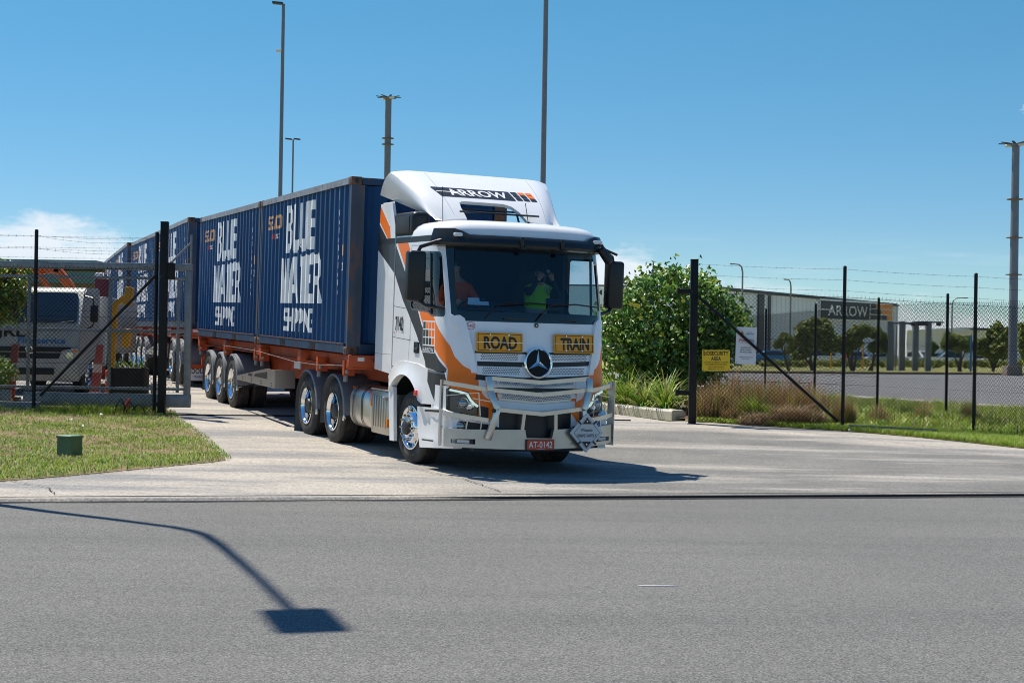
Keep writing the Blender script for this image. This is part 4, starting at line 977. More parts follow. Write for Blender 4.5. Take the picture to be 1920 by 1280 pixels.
    b.text('Please', .043, lambda u, v: fn(u, v+.018, .012), 'black_plastic', bold=.015, w=.175); b.text('DRIVE SAFELY', .040, lambda u, v: fn(u, v-.055, .012), 'black_plastic', bold=.015, w=.315)
    b.build('placard', T, smooth=0)
    # ---- fuel tank and locker
    b = B()
    def dsec(x, y0, y1, z0, z1, r):
        return [(x, -y, z) for y, z in rrect(y0, y1, z0, z1, r, 6)]
    rows = [dsec(x, .62+i_, 1.215-i_, .34+i_, .96-i_, .2) for x, i_ in ((-2.62, .05), (-2.60, .02), (-2.56, 0), (-1.78, 0), (-1.74, .02), (-1.72, .05))]
    V = b.grid(rows, 'alu_polish', closed=True); b._set([b.bm.faces.new(V[0][::-1]), b.bm.faces.new(V[-1])], 'alu_polish')
    for x in (-2.40, -2.02):
        rr = [dsec(x+dx, .60, 1.227, .33, .972, .205) for dx in (-.022, .022)]; b.grid(rr, 'steel_dark', closed=True)
    b.box((-1.69, -1.19, .78), (.045, .03, .17), 'amber_lens', bev=.01)
    b.build('fuel_tank', T, smooth=40)
    b = B(); b.box((-1.30, -.92, .63), (.74, .56, .62), 'alu_dull', bev=.03)
    for k in range(6): b.box((-1.58+.10*k, -1.206, .64), (.05, .016, .44), 'alu_dull', bev=.006)
    b.box((-1.30, -.92, .955), (.76, .58, .02), 'alu_polish'); b.box((-.955, -1.21, .50), (.03, .03, .12), 'amber_lens'); b.box((-1.02, -1.215, .84), (.06, .01, .05), 'alu_bright')
    b.build('locker', T, smooth=35)
    b = B(); b.box((-1.5, .92, .62), (1.5, .56, .6), 'alu_dull', bev=.05); b.build('air_tank', T, smooth=35)
    # ---- chassis
    b = B()
    for y in (-.40, .40): b.box((-2.1, y, .86), (6.2, .09, .27), 'steel_dark')
    for x in (.9, -.6, -1.6, -2.7, -4.05, -5.2): b.box((x, 0, .86), (.12, .8, .2), 'steel_dark')
    for x in (-.26, -3.38, -4.73): b.cyl((x, -1.0, .5), (x, 1.0, .5), .07, 'steel_dark', 10)
    for x in (-3.38, -4.73): b.lathe([(0, -.28), (.15, -.2), (.2, 0), (.15, .2), (0, .28)], (x, 0, .52), (0, 1, 0), 'steel_dark', 12)
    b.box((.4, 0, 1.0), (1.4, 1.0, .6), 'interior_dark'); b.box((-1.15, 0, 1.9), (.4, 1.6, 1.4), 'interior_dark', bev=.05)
    b.box((-4.0, 0, 1.06), (1.0, .9, .10), 'steel_dark', bev=.02); b.lathe([(.45, 0), (.45, .05), (0, .06)], (-4.0, 0, 1.10), (0, 0, 1), 'steel_dark', 20)
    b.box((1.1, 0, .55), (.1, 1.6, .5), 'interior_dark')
    b.build('chassis', T)
    for sg in (-1, 1):
        add_wheel(T, 'steer', -.26, 1.13, sg, w=.30, turn=4)
        for x in (-3.38, -4.73):
            add_wheel(T, 'drive', x, 1.21, sg); add_wheel(T, 'drive', x, .88, sg)
            g_ = mudguard(T, x, .5, .56 if sg > 0 else -1.235, 1.235 if sg > 0 else -.56, tail=.0 if x > -4 else .25)
            b = B()
            b.box((x+.585, sg*1.22, .44), (.05, .05, .09), 'alu_bright', bev=.01); b.tube([(x+.585, sg*1.2, .45), (x+.585, sg*.4, .62)], .02, 'steel_dark', 6)
            b.box((x+.50, sg*1.0, .90), (.03, .12, .04), 'amber_lens'); b.build('mudguard_bracket', T)
    return T
TRACTOR = build_tractor()
# ------------------------------------------------------------------ shipping containers
GL = {  # block letters in a unit box: (outlines, holes)
 'B': ([[(0, 0), (.3, -.05), (.7, -.03), (.95, .05), (1, .2), (1, .42), (.86, .53), (1, .62), (1, .86), (.85, 1), (0, 1)]], [[(.42, .62), (.42, .84), (.62, .84), (.62, .62)], [(.42, .16), (.42, .44), (.62, .44), (.62, .16)]]),
 'L': ([[(0, 0), (.3, -.06), (.7, -.06), (1, 0), (1, .22), (.46, .22), (.46, 1), (0, 1)]], []),
 'U': ([[(0, .08), (.2, -.02), (.5, -.06), (.8, -.02), (1, .08), (1, 1), (.62, 1), (.62, .22), (.38, .22), (.38, 1), (0, 1)]], []),
 'E': ([[(0, 0), (.3, -.04), (.8, -.02), (1, .05), (1, .24), (.5, .24), (.5, .43), (.85, .43), (.85, .62), (.5, .62), (.5, .80), (1, .80), (1, 1), (0, 1)]], []),
 'W': ([[(.08, 0), (.40, 0), (.50, .36), (.60, 0), (.92, 0), (1, 1.02), (.74, .98), (.70, .5), (.60, .98), (.40, .98), (.30, .5), (.26, .98), (0, 1.02)]], []),
 'A': ([[(0, 0), (.34, 0), (.38, .22), (.62, .22), (.66, 0), (1, 0), (.78, 1), (.22, 1)]], [[(.42, .40), (.50, .74), (.58, .40)]]),
 'T': ([[(.30, 0), (.70, 0), (.70, .78), (1, .78), (1, 1.04), (.5, .98), (0, 1.04), (0, .78), (.30, .78)]], []),
 'E2': ([[(0, 0), (1, 0), (1, .2), (.48, .2), (.48, .42), (.85, .42), (.85, .60), (.48, .60), (.48, .80), (1, .80), (1, 1.06), (.5, .98), (0, 1.04)]], []),
 'R': ([[(0, 0), (.40, 0), (.40, .38), (.55, .38), (.68, 0), (1.12, 0), (.88, .45), (1, .56), (1, .86), (.85, 1.04), (.4, 1.0), (0, 1.06)]], [[(.40, .56), (.40, .82), (.62, .82), (.62, .56)]]),
 'S': ([[(0, 0), (.8, 0), (1, .14), (1, .48), (.85, .60), (.35, .64), (.35, .80), (1, .80), (1, 1), (.2, 1), (0, .86), (0, .58), (.15, .44), (.65, .40), (.65, .20), (0, .20)]], []),
 'H': ([[(0, 0), (.34, 0), (.34, .42), (.66, .42), (.66, 0), (1, 0), (1, 1), (.66, 1), (.66, .62), (.34, .62), (.34, 1), (0, 1)]], []),
 'I': ([[(.1, 0), (.9, 0), (.9, 1), (.1, 1)]], []),
 'P': ([[(0, 0), (.36, 0), (.36, .36), (.82, .36), (1, .48), (1, .88), (.82, 1), (0, 1)]], [[(.36, .54), (.36, .82), (.64, .82), (.64, .54)]]),
 'N': ([[(0, 0), (.32, 0), (.32, .5), (.66, 0), (1, 0), (1, 1), (.68, 1), (.68, .5), (.34, 1), (0, 1)]], []),
 'G': ([[(.2, 0), (1, 0), (1, .55), (.5, .55), (.5, .38), (.68, .38), (.68, .2), (.36, .2), (.36, .8), (1, .8), (1, 1), (.2, 1), (0, .85), (0, .15)]], []),
 'C': ([[(.2, 0), (1, 0), (1, .22), (.36, .22), (.36, .78), (1, .78), (1, 1), (.2, 1), (0, .85), (0, .15)]], []),
 'O': ([[(.2, 0), (.8, 0), (1, .15), (1, .85), (.8, 1), (.2, 1), (0, .85), (0, .15)]], [[(.34, .22), (.34, .78), (.66, .78), (.66, .22)]]),
}
CL, CW, CH = 6.058, 2.438, 2.591
def corr_breaks(a, b, per=.278):
    out = []; x = a
    while x < b-.02:
        out += [x, min(b, x+.072), min(b, x+.140), min(b, x+.210)]; x += per
    return sorted(set([round(v, 4) for v in out] + [b]))
def corr_depth(x, a, per=.278, dep=.034):
    t = (x-a) % per
    if t < .072: return 0
    if t < .140: return dep*(t-.072)/.068
    if t < .210: return dep
    return dep*(1-(t-.210)/.068)
def build_container():
    T = thing('shipping_container', 'x', 'container')
    xa, xb, z0, z1 = -CL+.062, -.062, .16, 2.48
    for sg in (-1, 1):
        b = B(); us = corr_breaks(xa, xb); sk = Skin(us, [z0, z1], 'container_blue')
        fx = (lambda u: u) if sg < 0 else (lambda u: -CL-u)
        def word(chars, x0_, x1_, zb, zt, gap, m, bgm='container_blue', wts=None):
            wts = wts or [1]*len(chars); tot = sum(wts); wd = (x1_-x0_-gap*(len(chars)-1)); x = x0_
            for ch, w_ in zip(chars, wts):
                w2 = wd*w_/tot; o, h = GL[ch]
                q = lambda P: [(fx(x+w2*u), zb+(zt-zb)*v) for u, v in P]
                for P in o: sk.paint(q(P), m)
                for P in h: sk.paint(q(P), bgm)
                x += w2+gap
        word(['B', 'L', 'U', 'E'], -4.169, -2.119, 1.62, 2.385, .02, 'container_white')
        word(['W', 'A', 'T', 'E2', 'R'], -4.374, -1.724, .742, 1.51, .015, 'container_white', wts=[1.1, 1.35, .85, .8, 1])
        word(['S', 'H', 'I', 'P', 'P', 'I', 'N', 'G'], -4.069, -2.119, .275, .66, .014, 'container_white', wts=[1, 1, .34, 1, 1, .34, 1, 1])
        word(['S', 'E', 'A', 'C', 'O'], -5.465, -4.485, 2.03, 2.27, .015, 'container_orange')
        sk.paint([(fx(u), v) for u, v in [(-5.30, 1.86), (-4.85, 1.86), (-5.02, 1.97)]], 'container_red')
        word(['S', 'P', 'C'], -4.84, -4.58, 1.86, 1.94, .02, 'container_white')
        for k in range(10):
            zz = .88+.13*k; sk.paint([(fx(u), v) for u, v in [(-.657, zz), (-.642, zz), (-.642, zz+.06+.03*(k % 2)), (-.657, zz+.06+.03*(k % 2))]], 'container_white')
        sk.paint([(fx(u), v) for u, v in [(-.75, 2.285), (-.69, 2.285), (-.69, 2.42), (-.75, 2.42)]], 'rail_pale')
        sk.paint([(fx(u), v) for u, v in [(-.44, 1.45), (-.39, 1.45), (-.39, 1.61), (-.44, 1.61)]], 'decal_yellow')
        sk.paint([(fx(u), v) for u, v in [(-.45, 1.23), (-.39, 1.23), (-.39, 1.345), (-.45, 1.345)]], 'container_white'); sk.paint([(fx(u), v) for u, v in [(-.435, 1.25), (-.405, 1.25), (-.405, 1.325), (-.435, 1.325)]], 'container_blue')
        sk.into(b, lambda u, v: (u, sg*(CW/2-.012-corr_depth(u, xa)), v))
        b.build('side_wall', T, smooth=0)
        b = B(); b.box((-CL/2, sg*(CW/2-.03), 2.535), (CL-.34, .06, .095), 'rail_pale'); b.build('top_rail', T)
        b = B(); b.box((-CL/2, sg*(CW/2-.026), .085), (CL-.34, .05, .13), 'container_edge'); b.box((-CL/2, sg*(CW/2-.012), .156), (CL-.34, .034, .012), 'container_rust')
        for x in (-2.0, -4.05): b.box((x, sg*(CW/2-.0012), .075), (.33, .006, .10), 'black_plastic')
        b.build('bottom_rail', T)
    b = B(); ya, yb = -CW/2+.13, CW/2-.13; us = corr_breaks(ya, yb, .40)
    sk = Skin(us, [.17, 2.47], 'container_blue'); sk.into(b, lambda u, v: (-.02-corr_depth(u, ya, .40, .045), u, v)); b.build('front_wall', T, smooth=0)
    b = B(); b.box((-.05, 0, 2.53), (.08, CW-.34, .10), 'container_edge'); b.build('end_rail', T); b = B(); b.box((-.05, 0, .085), (.08, CW-.34, .15), 'container_edge')
    for y in (-.55, .55): b.box((-.0085, y, .08), (.006, .36, .09), 'black_plastic')
    b.build('end_rail', T)
    b = B()
    sk = Skin(corr_breaks(-CL+.15, -.15, .3), [-CW/2+.06, CW/2-.06], 'container_blue'); sk.into(b, lambda u, v: (u, v, 2.575-corr_depth(u, -CL+.15, .3, .02))); b.build('roof', T, smooth=0)
    b = B(); b.box((-CL/2, 0, .155), (CL-.2, CW-.12, .02), 'black_plastic'); b.build('floor', T)
    for sg in (-1, 1):
        b = B(); b.box((-CL+.035, sg*.57, 1.33), (.05, 1.12, 2.3), 'container_blue'); 
        for y in (.35, .8): b.cyl((-CL-.01, sg*y, .2), (-CL-.01, sg*y, 2.45), .018, 'galvanised', 8)
        for y in (.35, .8): b.box((-CL-.02, sg*(y+.1), 1.1), (.02, .3, .03), 'galvanised')
        b.build('door', T)
    b = B(); b.box((-CL+.05, 0, 2.53), (.09, CW-.34, .10), 'container_edge'); b.build('end_rail', T); b = B(); b.box((-CL+.05, 0, .085), (.09, CW-.34, .15), 'container_edge'); b.build('end_rail', T)
    for x in (-.085, -CL+.085):
        for sg in (-1, 1):
            fx_ = 1 if x > -1 else -1
            b = B(); b.prism([(0, 0), (.20, 0), (.20, -.03), (.05, -.04), (.035, -.06), (0, -.062)], lambda u, v, w_: (x+fx_*(.083+v), sg*(CW/2-.006-u), w_), .118, CH-.118, 'container_post')
            b.build('corner_post', T)
            for z in (0, CH-.118):
                b = B(); c = Vector((x-fx_*.003, sg*(CW/2-.081), z+.059)); b.box(c, (.178, .162, .118), 'container_rust', bev=.008)
                f = lambda u, v, w_: (c.x+fx_*.0885+w_*fx_, c.y+u, c.z+v)
                b.prism([(.032*cos(a), .045*sin(a)) for a in lin(0, 2*pi, 12)[:-1]], f, -.004, .0015, 'black_plastic')
                f = lambda u, v, w_: (c.x+u, c.y+sg*(.0805+w_), c.z+v)
                b.prism([(.045*cos(a), .032*sin(a)) for a in lin(0, 2*pi, 12)[:-1]], f, -.004, .0015, 'black_plastic')
                b.build('corner_casting', T)
    return T
TF = [frame((-1.272, 22.754, 1.583), 21.637, 1.312, -.5), frame((-6.468, 36.243, 2.052), 20.0, .505, -.3), frame((-11.225, 49.578, 2.294), 18.24, -.138, -.2)]
CLAB = ['blue corrugated container right behind the cab, front one on the nearest trailer', 'blue corrugated container at the rear of the nearest trailer, behind the first container',
        'blue container beside the galvanised gate end, front one on the second trailer', 'blue container behind the thick black gate post, rear one on the second trailer',
        'blue container past the yellow stand, front one on the rearmost trailer', 'farthest blue container, rearmost on the third trailer, mostly behind the fence']
C0 = build_container(); CONTS = []
for i in range(6):
    o = C0 if i == 0 else copy_tree(C0)
    o.matrix_world = TF[i//2] @ Matrix.Translation((-6.14*(i % 2), 0, 0)); o['label'] = CLAB[i]; o['group'] = 'containers on the road train'; CONTS.append(o)

# ------------------------------------------------------------------ trailers and dollies  (z = 0 at the deck, ground about -1.33)
def build_trailer():
    T = thing('skeletal_trailer', 'x', 'trailer')
    b = B()
    for y in (-.46, .46):
        b.box((-3.4, y, -.27), (6.9, .12, .26), 'orange_steel'); b.box((-9.4, y, -.36), (5.9, .12, .46), 'orange_steel'); b.box((-4.9, y, -.40), (3.6, .10, .42), 'orange_steel')
    for x in (-.12, -3.0, -6.0, -6.2, -9.2, -12.15): b.box((x, 0, -.11), (.22, 2.36, .20), 'orange_steel', bev=.01)
    for sg in (-1, 1):
        b.box((-6.1, sg*1.00, -.10), (12.2, .06, .16), 'orange_steel'); b.box((-6.1, sg*1.04, -.185), (12.2, .12, .014), 'orange_steel')
    b.build('frame', T)
    b = B(); b.box((.045, 0, -.085), (.09, 2.40, .17), 'orange_steel', bev=.008); b.box((.093, -1.02, -.06), (.006, .10, .05), 'decal_white'); b.box((.093, -.78, -.07), (.008, .11, .05), 'black_plastic', bev=.003)
    b.text('T34', .105, lambda u, v: (.096, -.62+u+.03, -.12+v), 'decal_white', bold=.01, align='LEFT'); b.build('front_bolster', T, smooth=30)
    for x in (-.2, -1.75, -5.85, -6.35, -9.2, -12.0):
        for sg in (-1, 1):
            b = B(); b.box((x, sg*1.12, -.20), (.10, .16, .22), 'orange_steel'); b.cyl((x, sg*1.16, -.22), (x, sg*1.16, -.40), .035, 'galvanised', 8); b.box((x+.05, sg*1.17, -.25), (.14, .03, .05), 'galvanised'); b.build('twist_lock', T)
    for sg in (-1, 1):
        b = B(); b.box((-3.0, sg*.62, -.75), (.14, .14, .85), 'steel_dark'); b.box((-3.0, sg*.62, -1.18), (.26, .22, .03), 'steel_dark'); b.build('landing_leg', T)
        b = B(); P = [(-4.46, -.42), (-5.2, -.42), (-7.75, -.66), (-7.75, -.735), (-4.46, -.735)]; b.prism(P, lambda u, v, w_: (u, sg*(1.225-w_), v), 0, .02, 'alu_dull'); b.box((-4.46, sg*1.06, -.57), (.04, .36, .32), 'alu_dull')
        for (u0, u1, u2, v0, v1) in ((-6.2, -5.1, -5.0, -.60, -.47), (-6.75, -6.35, -6.3, -.61, -.56)):
            b.prism([(u0, v0), (u1, v0), (u1, v1), (u0+.1, v0+.05)], lambda u, v, w_: (u, sg*(1.2265-w_), v), 0, .01, 'black_plastic')
        for u in (-4.75, -5.6, -6.4, -7.2):
            for v in (-.655, -.70): b.prism([(u-.05, v-.01), (u+.05, v-.01), (u+.05, v+.01), (u-.05, v+.01)], lambda u_, v_, w_: (u_, sg*(1.2265-w_), v_), 0, .01, 'black_plastic')
        b.build('guard_bracket', T)
        b = B(); b.box((-3.9, sg*.98, -.30), (.45, .02, .12), 'white_dull'); b.build('maker_plate', T)
        for x in (-8.27, -9.5, -10.73):
            add_wheel(T, 'cover', x, 1.22, sg, z=-.83); add_wheel(T, 'cover', x, .89, sg, z=-.83)
            mudguard(T, x, -.83, .55 if sg > 0 else -1.235, 1.235 if sg > 0 else -.55, r=.575, a0=4, a1=178, tail=.12 if x < -10 else 0)
            b = B(); b.box((x+.575, sg*1.215, -.90), (.05, .05, .09), 'alu_bright', bev=.01); b.tube([(x+.57, sg*1.2, -.9), (x+.57, sg*.4, -.7)], .02, 'steel_dark', 6); b.build('mudguard_bracket', T)
    b = B()
    for x in (-8.27, -9.5, -10.73): b.cyl((x, -1.0, -.83), (x, 1.0, -.83), .08, 'steel_dark', 10); b.box((x+.35, -.46, -.68), (.5, .1, .25), 'steel_dark'); b.box((x+.35, .46, -.68), (.5, .1, .25), 'steel_dark')
    b.build('axle', T)
    b = B(); b.tube([(-.1, -1.235, -.16), (-1.7, -1.24, -.21), (-3.1, -1.24, -.215), (-5.9, -1.24, -.13), (-9.1, -1.24, -.12)], .0045, 'rail_pale', 5); b.build('tie_rope', T)
    b = B(); b.box((-12.2, 0, -.55), (.06, 2.2, .16), 'orange_steel'); b.box((-12.235, -.9, -.55), (.02, .3, .1), 'red_lens'); b.box((-12.235, .9, -.55), (.02, .3, .1), 'red_lens'); b.build('rear_bar', T)
    return T
TLAB = ['orange skeletal trailer nearest the camera, coupled to the prime mover', 'orange skeletal trailer in the middle of the road train, behind the gate end', 'rearmost orange skeletal trailer, behind the yellow stand and planter']
TR0 = build_trailer()
for i in range(3):
    o = TR0 if i == 0 else copy_tree(TR0)
    o.matrix_world = TF[i]; o['label'] = TLAB[i]; o['group'] = 'trailers of the road train'
def build_dolly():
    T = thing('converter_dolly', 'x', 'dolly')
    b = B()
    for y in (-.42, .42): b.box((-1.5, y, -.55), (2.8, .12, .2), 'orange_steel')
    b.box((-.32, 0, -.90), (.08, 2.2, .10), 'orange_steel'); b.bar((-.3, -.35, -.6), (1.6, -.02, -.72), .14, .14, 'orange_steel'); b.bar((-.3, .35, -.6), (1.6, .02, -.72), .14, .14, 'orange_steel'); b.box((-1.7, 0, -.40), (1.0, 1.0, .1), 'steel_dark')
    b.box((-.35, -.7, -.78), (.06, .1, .35), 'orange_steel'); b.box((-.35, .7, -.78), (.06, .1, .35), 'orange_steel')
    b.build('frame', T)
    b = B(); b.box((-.30, 0, -1.09), (.02, 2.16, .28), 'white_dull'); b.text('DOUGHTY', .12, lambda u, v: (-.2885, -1.02+u, -1.06+v), 'black_plastic', w=.62, align='LEFT', bold=.02)
    b.text('TRANSPORT 07', .05, lambda u, v: (-.2885, -.98+u, -1.16+v), 'black_plastic', w=.5, align='LEFT', bold=.01); b.build('mud_flap', T, smooth=0)
    for sg in (-1, 1):
        for x in (-1.05, -2.4):
            add_wheel(T, 'drive', x, 1.22, sg, z=-.83); add_wheel(T, 'drive', x, .89, sg, z=-.83); mudguard(T, x, -.83, .55 if sg > 0 else -1.235, 1.235 if sg > 0 else -.55, r=.575, a0=4, a1=178)
    b = B()
    for x in (-1.05, -2.4): b.cyl((x, -1.0, -.83), (x, 1.0, -.83), .08, 'steel_dark', 10)
    b.build('axle', T); return T
D0 = build_dolly(); D0.matrix_world = TF[1]; D0['label'] = 'two axle dolly under the front of the second trailer, just past the gate end'
D1 = copy_tree(D0); D1.matrix_world = TF[2]; D1['label'] = 'two axle dolly under the front of the rearmost trailer, behind the planter'
for d in (D0, D1): d['group'] = 'dollies of the road train'
# ------------------------------------------------------------------ people in the cab
def seg_dist(p, a, b):
    d = b-a; t = max(0, min(1, (p-a).dot(d)/max(1e-9, d.length_squared))); return (p-(a+d*t)).length
def make_person(label, M, P, mats, cap=None):
    """P: joints in truck-local metres; grown with a Skin modifier into one surface"""
    nodes = []; edges = []; rad = []; mat_ = []
    def nd(p, r, m): nodes.append(Vector(p)); rad.append(r); mat_.append(m); return len(nodes)-1
    def ln(i, j): edges.append((i, j))
    pel = nd(P['pelvis'], (.165, .125), 'legs'); wa = nd(P['waist'], (.175, .125), 'top'); ch = nd(P['chest'], (.20, .135), 'top'); up = nd(P['upper'], (.13, .10), 'top'); nk = nd(P['neck'], (.058, .058), 'skin'); hd = nd(P['head']-Vector((0, 0, .06)), (.066, .074), 'skin'); h2 = nd(P['head']+Vector((0, 0, .03)), (.074, .09), 'skin'); h3 = nd(P['head']+Vector((-.01, 0, .085)), (.055, .065), 'skin')
    for a, b in ((pel, wa), (wa, ch), (ch, up), (up, nk), (nk, hd), (hd, h2), (h2, h3)): ln(a, b)
    for s in ('l', 'r'):
        sh = nd(P['sh_'+s], (.07, .07), 'top'); el = nd(P['el_'+s], (.05, .05), 'arm'); wr = nd(P['wr_'+s], (.033, .028), 'arm'); pm = nd(P['hand_'+s], (.036, .022), 'skin')
        ln(up, sh); ln(sh, el); ln(el, wr); ln(wr, pm)
        f = (P['hand_'+s]-P['wr_'+s]).normalized(); side = f.cross(Vector((1, 0, .2))).normalized(); curl = P.get('curl_'+s, Vector((1, 0, -.4))).normalized()
        for k, (o, L) in enumerate(((-.028, .062), (-.010, .074), (.010, .070), (.027, .054))):
            a = nd(P['hand_'+s]+side*o+f*.025, (.010, .010), 'skin'); b = nd(P['hand_'+s]+side*o*1.15+f*(.025+L*.45)+curl*.012, (.0095, .0095), 'skin'); c = nd(P['hand_'+s]+side*o*1.1+f*(.03+L*.55)+curl*.045, (.008, .008), 'skin'); ln(pm, a); ln(a, b); ln(b, c)
        sg = 1 if s == 'r' else -1
        a = nd(P['hand_'+s]-side*.035*sg-f*.005, (.012, .012), 'skin'); b = nd(P['hand_'+s]-side*.055*sg+f*.03+curl*.02, (.0095, .0095), 'skin'); ln(pm, a); ln(a, b)
        hp = nd(P['hip_'+s], (.085, .085), 'legs'); kn = nd(P['kn_'+s], (.062, .062), 'legs'); an = nd(P['an_'+s], (.042, .042), 'legs'); to = nd(P['an_'+s]+Vector((.16, 0, -.04)), (.042, .034), 'shoe')
        ln(pel, hp); ln(hp, kn); ln(kn, an); ln(an, to)
    me = bpy.data.meshes.new('p'); me.from_pydata([tuple(n) for n in nodes], edges, []); o = bpy.data.objects.new('p', me); COL.objects.link(o)
    md = o.modifiers.new('s', 'SKIN'); sv = me.skin_vertices[0].data
    for i, r in enumerate(rad): sv[i].radius = r; sv[i].use_root = (i == 0)
    sb_ = o.modifiers.new('d', 'SUBSURF'); sb_.levels = 1
    dg = bpy.context.evaluated_depsgraph_get(); m2 = bpy.data.meshes.new_from_object(o.evaluated_get(dg)); bpy.data.objects.remove(o)
    b = B(); b.bm.from_mesh(m2)
    for f in b.bm.faces:
        c = f.calc_center_median(); best = min(((seg_dist(c, nodes[i], nodes[j])/max(rad[i][0], rad[j][0]), mat_[j]) for i, j in edges), key=lambda t: t[0])
        nm = mats[best[1]]
        if best[1] == 'top' and 'band' in mats:
            dy = abs(c.y-P['chest'].y)
            if (.085 < dy < .125 and c.z > P['waist'].z+.05) or abs(c.z-(P['waist'].z+.03)) < .03: nm = mats['band']
        f.material_index = b.mi(nm)
    H = P['head']; fx = P.get('look', Vector((1, 0, 0))).normalized(); fy = Vector((0, 0, 1)).cross(fx)
    L = lambda a, l, u: H+fx*a+fy*l+Vector((0, 0, u))
    b.lathe([(0, .026), (.010, .020), (.015, 0), (.012, -.012)], L(.082, 0, -.025), fx, mats['skin'], 8)        # nose
    for s in (-1, 1):
        b.lathe([(0, .006), (.012, .003), (.014, -.004)], L(.073, .030*s, .005), fx, 'decal_white', 8); b.lathe([(0, .0095), (.006, .0075)], L(.073, .030*s, .005), fx, 'black_plastic', 8)
        b.box(L(.078, .032*s, .022), (.008, .034, .006), 'hair'); b.box(L(-.005, .078*s, -.01), (.04, .014, .06), mats['skin'], bev=.006)
    b.box(L(.074, 0, -.065), (.01, .045, .01), 'red_lens', bev=.003)
    body = b.build('person', None, smooth=60); body.matrix_world = M; body['label'] = label; body['category'] = 'person'
    b = B()
    if cap:
        b.lathe([(.098, .02), (.098, .05), (.085, .10), (.045, .13), (0, .135)], H+Vector((-.005, 0, 0)), (0, 0, 1), cap, 16); b.box(L(.115, 0, .04), (.10, .13, .012), cap, bev=.004); b.build('cap', body, smooth=50)
        b = B(); b.lathe([(.060, -.125), (.074, -.09), (.078, -.05)], H+fx*.01, (0, 0, 1), 'hair', 14)
        b.build('beard', body, smooth=50)
    else:
        b.lathe([(.086, .0), (.092, .05), (.08, .10), (.045, .125), (0, .13)], H+Vector((-.018, 0, 0)), (0, 0, 1), 'hair', 16); b.build('hair', body, smooth=50)
    return body
V_ = Vector
def seated(y, lean, head, hl, hr, el_l, el_r):
    return dict(pelvis=V_((-.12, y, 1.96)), waist=V_((-.13+lean*.3, y, 2.10)), chest=V_((-.12+lean*.6, y, 2.29)), upper=V_((-.10+lean, y, 2.44)), neck=V_((-.07+lean, y, 2.55)), head=head,
        sh_l=V_((-.10+lean, y+.17, 2.45)), sh_r=V_((-.10+lean, y-.17, 2.45)), el_l=el_l, el_r=el_r, wr_l=hl-(hl-el_l).normalized()*.07, wr_r=hr-(hr-el_r).normalized()*.07, hand_l=hl, hand_r=hr,
        hip_l=V_((-.06, y+.10, 1.93)), hip_r=V_((-.06, y-.10, 1.93)), kn_l=V_((.36, y+.13, 1.96)), kn_r=V_((.36, y-.13, 1.96)), an_l=V_((.46, y+.13, 1.64)), an_r=V_((.46, y-.13, 1.64)))
make_person('passenger in a lime hi-vis vest and dark cap holding a camera to the face', TRM,
    seated(.62, .06, V_((.02, .62, 2.68)), V_((.20, .70, 2.63)), V_((.20, .53, 2.62)), V_((.16, .86, 2.36)), V_((.16, .38, 2.38))),
    dict(skin='skin', top='hi_vis', arm='navy_cloth', legs='navy_cloth', shoe='black_plastic', band='reflective'), cap='dark_trim')
make_person('driver in an orange work shirt behind the steering wheel', TRM,
    seated(-.60, .02, V_((-.03, -.66, 2.70)), V_((.40, -.40, 2.24)), V_((.40, -.79, 2.22)), V_((.12, -.33, 2.20)), V_((.12, -.92, 2.20))),
    dict(skin='skin', top='hi_vis_orange', arm='hi_vis_orange', legs='navy_cloth', shoe='black_plastic'))
t = thing('camera', 'black camera with a round lens held by the passenger in lime', 'camera', matrix=TRM @ Matrix.Translation((.19, .615, 2.70)))
b = B(); b.box((0, 0, 0), (.06, .13, .09), 'black_plastic', bev=.01); b.box((0, 0, .055), (.05, .05, .03), 'black_plastic', bev=.008); b.build('body', t)
b = B(); b.lathe([(.038, 0), (.040, .08), (.034, .085), (.030, .075)], (.02, 0, 0), (1, 0, 0), 'black_plastic', 18); b.lathe([(0, .078), (.031, .074)], (.02, 0, 0), (1, 0, 0), 'lens_blue', 18); b.build('lens', t)
t = thing('tablet', 'black tablet standing on the dashboard before the passenger', 'tablet', matrix=TRM @ Matrix.Translation((.80, .47, 2.24)))
b = B(); b.box((0, 0, 0), (.02, .26, .17), 'black_plastic', rot=Matrix.Rotation(RAD(-12), 3, 'Y'), bev=.006); b.box((.014, 0, .01), (.004, .03, .03), 'dark_trim', rot=Matrix.Rotation(RAD(-12), 3, 'Y')); b.build('case', t)
t = thing('paper', 'pale paper sheets lying against the windscreen before the driver', 'papers', matrix=TRM @ Matrix.Translation((.86, -.68, 2.22)))
b = B(); b.box((0, 0, .0), (.008, .30, .05), 'decal_white', rot=Matrix.Rotation(RAD(-20), 3, 'Y')); b.box((-.012, -.06, .045), (.008, .16, .05), 'decal_white', rot=Matrix.Rotation(RAD(-20), 3, 'Y')); b.build('sheet', t)

